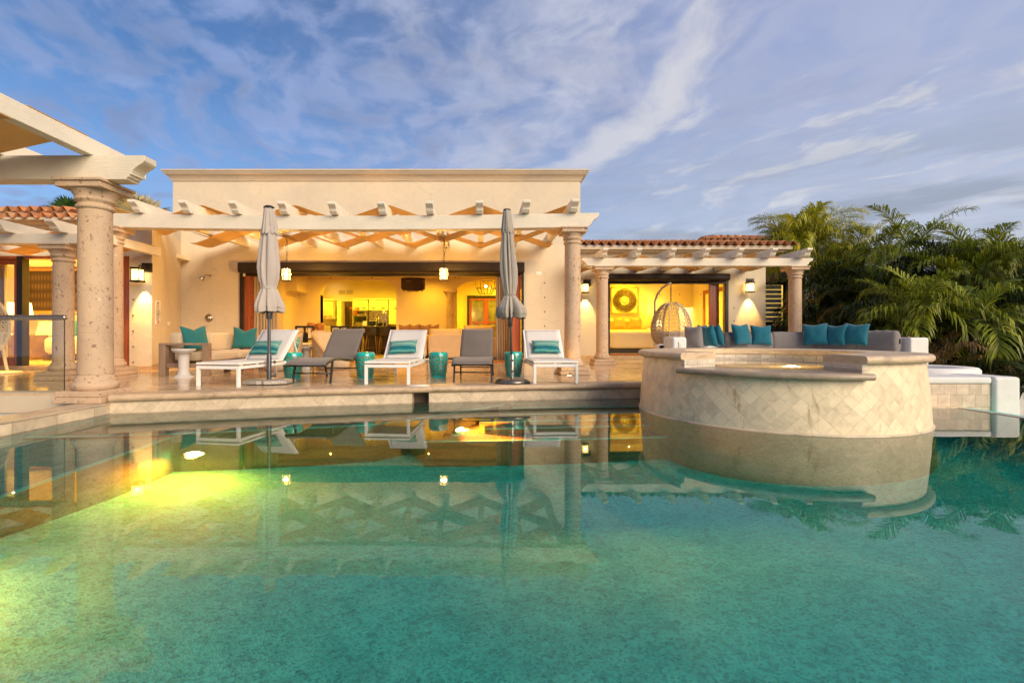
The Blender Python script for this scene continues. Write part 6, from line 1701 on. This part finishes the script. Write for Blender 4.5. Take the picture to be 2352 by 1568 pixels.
lamp('bedside_lamp', (PX(52, 13.4), 13.2, LF+1.35), EL[7], .1, 'POINT', (1, .66, .15)); lamp('bedside_lamp', (PX(18, 13.2), 13.0, LF+1.35), EL[7], .1, 'POINT', (1, .66, .15)); lamp('bedside_lamp', (PX(267, 12.9), 12.8, LF+1.35), EL[7]*.7, .1, 'POINT', (1, .66, .15))
# ------------------------------------------------------------------ palms and shrubs
def frond(mb, stem, base, az, pitch, L, droop, nl, ll, lw, rnd, vee=.5, twist=0.0):
    "one feather frond: rachis tube into stem builder, leaflets into mb"
    pts = []; p = Vector(base); n = 14; th = pitch
    for i in range(n+1):
        pts.append(p.copy()); 
        d = Vector((cos(az)*cos(th), sin(az)*cos(th), sin(th))); p = p+d*(L/n); th -= droop/n*(.5+1.2*i/n); az += twist/n
    stem.tube(pts, [.016*(1-.8*i/n) for i in range(n+1)], 4, True, False)
    for k in range(nl):
        t = .16+.84*(k+.5)/nl; x = t*n; i = min(int(x), n-1); f = x-i
        q = pts[i].lerp(pts[i+1], f); tg = (pts[i+1]-pts[i]).normalized()
        side = tg.cross(Vector((0,0,1)))
        if side.length < 1e-3: side = Vector((sin(az), -cos(az), 0))
        side.normalize(); up = side.cross(tg).normalized()
        prof = (sin(pi*min(1, t*.86+.1)))**.6
        for s in (-1, 1):
            l = ll*prof*rnd.uniform(.82, 1.1); ang = radians(rnd.uniform(38, 56))*(1-.35*t)
            d = (side*s*sin(ang)+tg*cos(ang)+up*(vee*rnd.uniform(.3, 1.3))).normalized()
            dn = Vector((0, 0, -1))
            m1 = q+d*l*.5+dn*l*.04; m2 = q+d*l*.80+dn*l*.22; e = q+d*l*.95+dn*l*(.48+.25*rnd.random())
            wv = d.cross(up).normalized()*lw*.5*rnd.uniform(.8, 1.15)
            mb.add([q-wv*.5, q+wv*.5, m1+wv, m1-wv, m2+wv*.7, m2-wv*.7, e], [(0,1,2,3), (3,2,4,5), (5,4,6)])
def feather_palm(name, label, X, Y, zb, h, stems, nf, L, seed, mat, dry=0, group='feather palms beside the right wing', nl=26, spread=.5, ll=.5, lw=.027, pmin=.2):
    rnd = random.Random(seed)
    t = T(name, label, 'palm tree', (X, Y, zb), rnd.uniform(0, 6.28)*0, group)
    lf, st_, dd, tr_ = MB(), MB(), MB(), MB()
    for s in range(stems):
        a = rnd.uniform(0, 6.28); r = spread*sqrt(rnd.random()) if stems > 1 else 0
        bx, by = r*cos(a)*.5, r*sin(a)*.5; tx, ty = bx*2.2+rnd.uniform(-.1, .1), by*2.2+rnd.uniform(-.1, .1)
        hh = max(.15, h*rnd.uniform(.72, 1.05))
        tr_.tube([(bx, by, 0), ((bx+tx)/2, (by+ty)/2, hh*.5), (tx, ty, hh)], [.075, .06, .045], 7, True, False)
        for i in range(nf):
            az = 2*pi*(i*.381966)+rnd.uniform(-.25, .25)+s; q = i/max(1, nf-1)
            pit = 1.45-(1.45-pmin)*q+rnd.uniform(-.15, .15)
            frond(dd if rnd.random() < dry and q > .6 else lf, st_, (tx, ty, hh+rnd.uniform(-.08, .06)), az, pit, L*rnd.uniform(.82, 1.12), 1.25+.8*q+rnd.uniform(-.2, .3), nl, ll, lw, rnd, .45, rnd.uniform(-.3, .3))
    part(t, 'trunk', tr_, TRUNK, False); part(t, 'frond_stem', st_, STEMM, False)
    part(t, 'crown', lf, mat, False)
    if dd.v: part(t, 'dry_frond', dd, LEAFDRY, False)
    return t
TRUNK = simple('ringed_palm_trunk', (.16, .12, .06), .85, 0, .4, 10, .5, 30, .01, (1, 1, 6))
STEMM = simple('frond_stem_green', (.16, .16, .035), .55, 0, .3, 3)
LEAFA = leaf('areca_leaf', (.21, .25, .014)); LEAFB = leaf('areca_leaf_shade_toned', (.038, .056, .008)); LEAFC = leaf('areca_leaf_sun_toned', (.38, .38, .02)); LEAFDRY = leaf('dry_frond_leaf', (.19, .12, .04), .3, .15)  # shade is put into the deep leaf colour, sunlight into the golden
G_ = -.9
def palm(x, y, Y, stems, nf, L, seed, mat, label, dry=.0, nl=40, ll=.58, pmin=.1, over=.6, **k):
    "crown reaching photo row y at column x, depth Y"
    ztop = PZ(y, Y); h = ztop-G_-L*over
    return feather_palm('feather_palm', label, PX(x, Y), Y, G_, h, stems, nf, L, seed, mat, dry, nl=nl, ll=ll, pmin=pmin, **k)
palm(1850, 480, 16.2, 4, 15, 1.9, 11, LEAFC, 'tall sunlit-gold palm rising behind the right wing roof', .0, 46, .72)
palm(1955, 532, 14.9, 4, 14, 1.8, 12, LEAFC, 'sunlit-yellow palm next to the tall gold one', .1)
palm(2056, 522, 13.6, 3, 12, 1.8, 13, LEAFA, 'palm with upright new fronds in the middle of the grove', .1)
palm(2180, 512, 12.2, 3, 12, 1.75, 14, LEAFA, 'tallest palm at the pool end of the grove with sky behind its fronds', .05)
palm(2285, 560, 11.8, 4, 13, 1.6, 15, LEAFA, 'palm with long drooping fronds at the right end of the grove', .0)
palm(2120, 560, 12.8, 3, 11, 1.6, 16, LEAFB, 'shade-dark palm between the middle and the tallest palm', .25)
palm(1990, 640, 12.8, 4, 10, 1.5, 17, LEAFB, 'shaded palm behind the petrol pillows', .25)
palm(2075, 648, 11.0, 3, 11, 1.4, 18, LEAFA, 'bright green palm leaning out above the end block', .05, 30, .52)
palm(2188, 668, 10.2, 2, 9, 1.3, 19, LEAFA, 'light green palm in front of the dark part of the grove', .0, 30, .52)
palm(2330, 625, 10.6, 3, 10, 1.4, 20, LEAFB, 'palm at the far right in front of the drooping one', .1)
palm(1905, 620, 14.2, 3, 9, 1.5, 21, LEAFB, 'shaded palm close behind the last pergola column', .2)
palm(2290, 745, 9.6, 2, 10, 1.2, 22, LEAFB, 'low shade-dark palm behind the white planter wall', .2, 28, .48)
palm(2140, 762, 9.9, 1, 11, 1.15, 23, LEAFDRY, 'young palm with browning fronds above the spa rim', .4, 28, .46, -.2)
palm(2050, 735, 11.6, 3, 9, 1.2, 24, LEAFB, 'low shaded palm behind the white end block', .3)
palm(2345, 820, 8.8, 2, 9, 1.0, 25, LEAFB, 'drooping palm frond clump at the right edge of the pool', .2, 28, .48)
palm(1868, 690, 13.6, 2, 9, 1.3, 26, LEAFB, 'shade-dark palm low behind the last pergola column', .2)
palm(2235, 600, 13.4, 3, 9, 1.6, 27, LEAFB, 'shade-dark palm behind the tallest palm', .2)
palm(1935, 735, 12.4, 3, 8, 1.1, 28, LEAFB, 'low shade-dark palm behind the row of three pillows', .2)
# shrubs added as a dark mass for the shade behind the palms
def shrub(label, X, Y, zb, rx, ry, rz_, n, seed, mat):
    rnd = random.Random(seed); t = T('shrub', label, 'shrub', (X, Y, zb), 0, 'added shade-dark shrubs behind the palms')
    m = MB(); st_ = MB()
    for i in range(n):
        a = rnd.uniform(0, 6.28); u = rnd.random()**.5; z = rnd.random()
        w_ = sqrt(max(.05, 1-(z*1.0-.25)**2*1.1)); p = Vector((rx*u*w_*cos(a), ry*u*w_*sin(a), rz_*z))
        d = Vector((cos(a)+rnd.uniform(-.6, .6), sin(a)+rnd.uniform(-.6, .6), rnd.uniform(-.4, .9))).normalized(); s = d.cross(Vector((rnd.random(), rnd.random(), 1))).normalized(); l = rnd.uniform(.12, .26)
        m.add([p, p+d*l*.5+s*l*.22, p+d*l, p+d*l*.5-s*l*.22], [(0,1,2,3)])
    for i in range(8):
        a = 2*pi*i/8; st_.tube([(0, 0, 0), (rx*.4*cos(a), ry*.4*sin(a), rz_*.5), (rx*.6*cos(a), ry*.6*sin(a), rz_*.85)], [.05, .03, .01], 5)
    part(t, 'foliage', m, mat, False); part(t, 'stem', st_, TRUNK, False)
LEAFD = leaf('shade_toned_shrub_leaf', (.013, .022, .007), .35, .08)  # leaf colour darkened to stand for the shade between the palms
for i, (x, Y, rx, hgt_, lab) in enumerate(((1950, 15.6, 1.3, 3.2, 'added shade-dark shrub between the service wall and the grove'), (1985, 15.4, 1.7, 3.4, 'added shade-dark shrub behind the sunlit-yellow palm'), (2085, 14.6, 1.7, 3.3, 'added shade-dark shrub behind the middle palm'), (2180, 14.0, 1.7, 3.3, 'added shade-dark shrub behind the tallest palm'), (2280, 13.4, 1.7, 2.8, 'added shade-dark shrub behind the drooping palm'), (2370, 12.6, 1.6, 2.6, 'added shade-dark shrub at the far right edge of the grove'), (2180, 11.4, 1.3, 1.6, 'added low shade-dark shrub under the light green palm'), (2310, 10.8, 1.3, 1.5, 'added low shade-dark shrub under the far right palm'), (2060, 12.4, 1.3, 1.7, 'added low shade-dark shrub behind the end block'))):
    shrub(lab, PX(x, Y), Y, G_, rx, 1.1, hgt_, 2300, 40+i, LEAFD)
# fan palms behind the left wing
def fan_palm(label, x, y, Y, r, n, seed, mat, zb):
    rnd = random.Random(seed); ztop = PZ(y, Y)
    t = T('fan_palm', label, 'palm tree', (PX(x, Y), Y, zb), 0, 'fan palms behind the left wing roof')
    H = ztop-zb-r*1.05; m = MB(); st_ = MB()
    tk = MB(); tk.tube([(0, 0, 0), (.05, 0, H*.5), (0, 0, H)], [.22, .18, .16], 10, True, False)
    for i in range(n):
        az = i*2.39996; q = i/n; pit = 1.35-1.7*q; L = r*rnd.uniform(.8, 1.0)
        d = Vector((cos(az)*cos(pit), sin(az)*cos(pit), sin(pit))); c = Vector((0, 0, H))+d*L*.55; st_.tube([(0, 0, H), c], [.03, .018], 5)
        s = d.cross(Vector((0,0,1))).normalized(); u = s.cross(d).normalized(); k = 26
        for j in range(k):
            a = -1.9+3.8*j/(k-1); e = (d*cos(a)+s*sin(a)).normalized(); l = L*.62*(1-.10*abs(a)); w_ = u.cross(e).normalized()*.055*r
            w_ = e.cross(u).normalized()*.05*r
            b = c+e*l*.55+u*.03*((-1)**j); tip = c+e*l-Vector((0,0,1))*.12*l*(1+q)
            m.add([c-w_*.2, c+w_*.2, b+w_, b-w_, tip], [(0,1,2,3), (3,2,4)])
    part(t, 'trunk', tk, TRUNK, False); part(t, 'leaf_stem', st_, STEMM, False); part(t, 'crown', m, mat, False)
fan_palm('silvery fan palm behind the gap between the left wing and the parapet block', 322, 432, 20, 1.7, 26, 3, leaf('silver_fan_leaf', (.60, .52, .30), .3, .15), -.2)
fan_palm('green fan palm peeking over the left wing roof', 166, 447, 22, 1.3, 16, 5, leaf('green_fan_leaf', (.05, .11, .025), .3, .15), -.2)
# far hill at the right
hl = MB(); hl.grid(lambda u, v: (120+240*u, 240+60*v, -3+(10+7*sin(5*u)+3*sin(17*u))*sin(pi*min(1, max(0, u)))*sin(pi*v)), 40, 8)
struct('hill', hl, simple('hill_scrub', (.10, .10, .09), .95, 0, .3, .05, world=True))

# ------------------------------------------------------------------ camera, sky, sun
cam = bpy.data.cameras.new('camera'); co = bpy.data.objects.new('camera', cam); C.objects.link(co)
co.location = (0, 0, CZ); co.rotation_euler = (radians(90), 0, 0)
cam.sensor_width = 36; cam.lens = F/2352*36; cam.shift_x = (1176-HX)/2352; cam.shift_y = -(784-HY)/2352
cam.clip_start = .05; cam.clip_end = 5000
scene.camera = co
wd = bpy.data.worlds.new('World'); scene.world = wd; wd.use_nodes = True
nt = wd.node_tree; nt.nodes.clear()
wout = nt.nodes.new('ShaderNodeOutputWorld'); bg = nt.nodes.new('ShaderNodeBackground')
sky = nt.nodes.new('ShaderNodeTexSky'); sky.sky_type = 'NISHITA'; sky.sun_disc = False
SUN_EL, SUN_AZ = radians(SUNP[0]), radians(SUNP[1])      # azimuth from +Y towards +X
sky.sun_elevation = SUN_EL; sky.sun_rotation = SUN_AZ
sky.air_density = 1.0; sky.dust_density = .6; sky.ozone_density = 2.2
dirv = nd(nt, 'ShaderNodeTexCoord', out=0)
sp = nt.nodes.new('ShaderNodeSeparateXYZ'); nt.links.new(dirv, sp.inputs[0])
zc = math_(nt, 'MAXIMUM', sp.outputs[2], 0.0)
den = math_(nt, 'ADD', zc, .09)
plane = nd(nt, 'ShaderNodeCombineXYZ', {0: math_(nt, 'DIVIDE', sp.outputs[0], den), 1: math_(nt, 'DIVIDE', sp.outputs[1], den), 2: 0.0})
STR = radians(STREAK)
rotp = nd(nt, 'ShaderNodeMapping', {0: plane, 'Rotation': (0, 0, STR)})
warp = nd(nt, 'ShaderNodeTexNoise', {'Vector': rotp, 'Scale': .9, 'Detail': 4.0}, out=1)
wp = nd(nt, 'ShaderNodeVectorMath', {0: rotp, 1: nd(nt, 'ShaderNodeVectorMath', {0: nd(nt, 'ShaderNodeVectorMath', {0: warp, 1: (.5, .5, .5)}, operation='SUBTRACT'), 3: .8}, operation='SCALE')}, operation='ADD')
st1 = noise(nt, nd(nt, 'ShaderNodeMapping', {0: wp, 'Scale': (1.5, .30, 1), 'Location': CLOFF}), 1.0, 9, .58)
puff = noise(nt, nd(nt, 'ShaderNodeMapping', {0: wp, 'Scale': (1.5, 1.1, 1), 'Location': (3.3, 1.7, 0)}), 2.6, 9, .60)
veil = noise(nt, nd(nt, 'ShaderNodeMapping', {0: plane, 'Scale': (.45, .35, 1), 'Location': (.6, .2, 0)}), 1.0, 5, .5)
az = math_(nt, 'ARCTAN2', sp.outputs[0], sp.outputs[1])
rightness = nd(nt, 'ShaderNodeMapRange', {0: az, 1: -.65, 2: .75, 3: 0, 4: 1}, interpolation_type='SMOOTHSTEP')
rs = nt.nodes.new('ShaderNodeSeparateXYZ'); nt.links.new(wp, rs.inputs[0])
def gauss(v, c, w): 
    q = math_(nt, 'DIVIDE', math_(nt, 'SUBTRACT', v, c), w)
    return math_(nt, 'EXPONENT', math_(nt, 'MULTIPLY', math_(nt, 'MULTIPLY', q, q), -1.0))
streak = math_(nt, 'MAXIMUM', gauss(rs.outputs[0], 1.15, .13), math_(nt, 'MULTIPLY', gauss(rs.outputs[0], .84, .2), .75))
streak = math_(nt, 'MULTIPLY', streak, nd(nt, 'ShaderNodeMapRange', {0: rs.outputs[1], 1: 3.6, 2: 2.2, 3: 0, 4: 1}))
streak = math_(nt, 'MULTIPLY', streak, nd(nt, 'ShaderNodeMapRange', {0: rs.outputs[1], 1: .5, 2: 1.0, 3: .3, 4: 1}))
cov = math_(nt, 'ADD', math_(nt, 'MULTIPLY', st1, .62), math_(nt, 'MULTIPLY', puff, .38))
cov = math_(nt, 'ADD', cov, math_(nt, 'MULTIPLY', streak, .21))
c1 = nd(nt, 'ShaderNodeMapRange', {0: cov, 1: .53, 2: .72, 3: 0, 4: 1}, interpolation_type='SMOOTHSTEP')
cell = noise(nt, nd(nt, 'ShaderNodeMapping', {0: wp, 'Scale': (2.4, 1.7, 1), 'Location': (1.3, .7, 0)}), 3.6, 6, .5)
leftm = nd(nt, 'ShaderNodeMapRange', {0: rs.outputs[0], 1: .9, 2: 1.4, 3: 1, 4: .35})
puffm = math_(nt, 'MULTIPLY', nd(nt, 'ShaderNodeMapRange', {0: math_(nt, 'ADD', math_(nt, 'MULTIPLY', cell, .6), math_(nt, 'MULTIPLY', veil, .4)), 1: .42, 2: .60, 3: 0, 4: .75}, interpolation_type='SMOOTHSTEP'), leftm)
spots = noise(nt, nd(nt, 'ShaderNodeMapping', {0: wp, 'Scale': (1.6, .8, 1), 'Location': (7.3, 4.7, 0)}), 2.2, 7, .6)
spotm = math_(nt, 'MULTIPLY', nd(nt, 'ShaderNodeMapRange', {0: spots, 1: .54, 2: .68, 3: 0, 4: .7}, interpolation_type='SMOOTHSTEP'), rightness)
low = nd(nt, 'ShaderNodeMapRange', {0: zc, 1: .0, 2: .5, 3: 1, 4: 0})
K = SKYK
skc = nd(nt, 'ShaderNodeVectorMath', {0: sky.outputs[0], 1: SKYTINT}, operation='MULTIPLY')
def kc(c): return tuple(v*K for v in c)
hz_ = mixc(nt, math_(nt, 'MULTIPLY', math_(nt, 'POWER', low, 1.8), .8), skc, kc((.50, .66, .86)))
b1 = mixc(nt, math_(nt, 'MULTIPLY', rightness, .8), hz_, mixc(nt, low, kc((.50, .58, .90)), kc((.84, .88, .96))))
b2 = mixc(nt, puffm, b1, mixc(nt, rightness, kc((.36, .48, .82)), kc((.70, .71, .86))))
b2 = mixc(nt, spotm, b2, kc((.92, .92, .96)))
cloudc = mixc(nt, rightness, kc((.44, .55, .88)), kc((1.0, .97, .97)))
shade_ = ramp(nt, noise(nt, nd(nt, 'ShaderNodeMapping', {0: wp, 'Scale': (1.7, 1.2, 1), 'Location': (5.1, 2.2, 0)}), 2.2, 6, .55), [(.34, .80), (.5, 1.0), (.66, 1.14)])
b2 = mixc(nt, math_(nt, 'MAXIMUM', puffm, .25), b2, mixc(nt, 1.0, b2, shade_, 'MULTIPLY'))
b3 = mixc(nt, math_(nt, 'MULTIPLY', c1, .85), b2, cloudc)
# low grey bars near the right horizon
bars = noise(nt, nd(nt, 'ShaderNodeMapping', {0: dirv, 'Scale': (1.6, 1.6, 11), 'Rotation': (0, -.16, 0), 'Location': (.3, .1, .55)}), 1.6, 6, .55)
barm = math_(nt, 'MULTIPLY', nd(nt, 'ShaderNodeMapRange', {0: bars, 1: .44, 2: .55, 3: 0, 4: .85}, interpolation_type='SMOOTHSTEP'), math_(nt, 'MULTIPLY', nd(nt, 'ShaderNodeMapRange', {0: zc, 1: .20, 2: .33, 3: 1, 4: 0}), rightness))
b4 = mixc(nt, barm, b3, kc((.42, .49, .62)))
nt.links.new(b4, bg.inputs[0]); bg.inputs[1].default_value = SKYS
nt.links.new(bg.outputs[0], wout.inputs[0])
sl = bpy.data.lights.new('sun', 'SUN'); sl.energy = SUNP[2]; sl.angle = radians(SUNP[3]); sl.color = SUNC
so = bpy.data.objects.new('sun', sl); C.objects.link(so)
sdir = Vector((sin(SUN_AZ)*cos(SUN_EL), cos(SUN_AZ)*cos(SUN_EL), sin(SUN_EL)))
so.rotation_euler = (-sdir).to_track_quat('-Z', 'Y').to_euler(); so.location = sdir*30+Vector((0, 0, 5))

vs_ = scene.view_settings; scene.display_settings.display_device = 'sRGB'
vs_.view_transform = 'Standard'; vs_.look = 'None'; vs_.exposure = EXPO; vs_.gamma = 1; vs_.use_curve_mapping = False
cy = scene.cycles
cy.use_denoising = True
try: cy.denoiser = 'OPENIMAGEDENOISE'; cy.denoising_input_passes = 'RGB_ALBEDO_NORMAL'
except Exception: pass
cy.max_bounces = 10; cy.diffuse_bounces = 4; cy.glossy_bounces = 5; cy.transmission_bounces = 8; cy.transparent_max_bounces = 16
cy.caustics_refractive = True; cy.caustics_reflective = False; cy.blur_glossy = .3
cy.sample_clamp_indirect = 4.0; cy.sample_clamp_direct = 0
cy.use_adaptive_sampling = True; cy.adaptive_threshold = .015
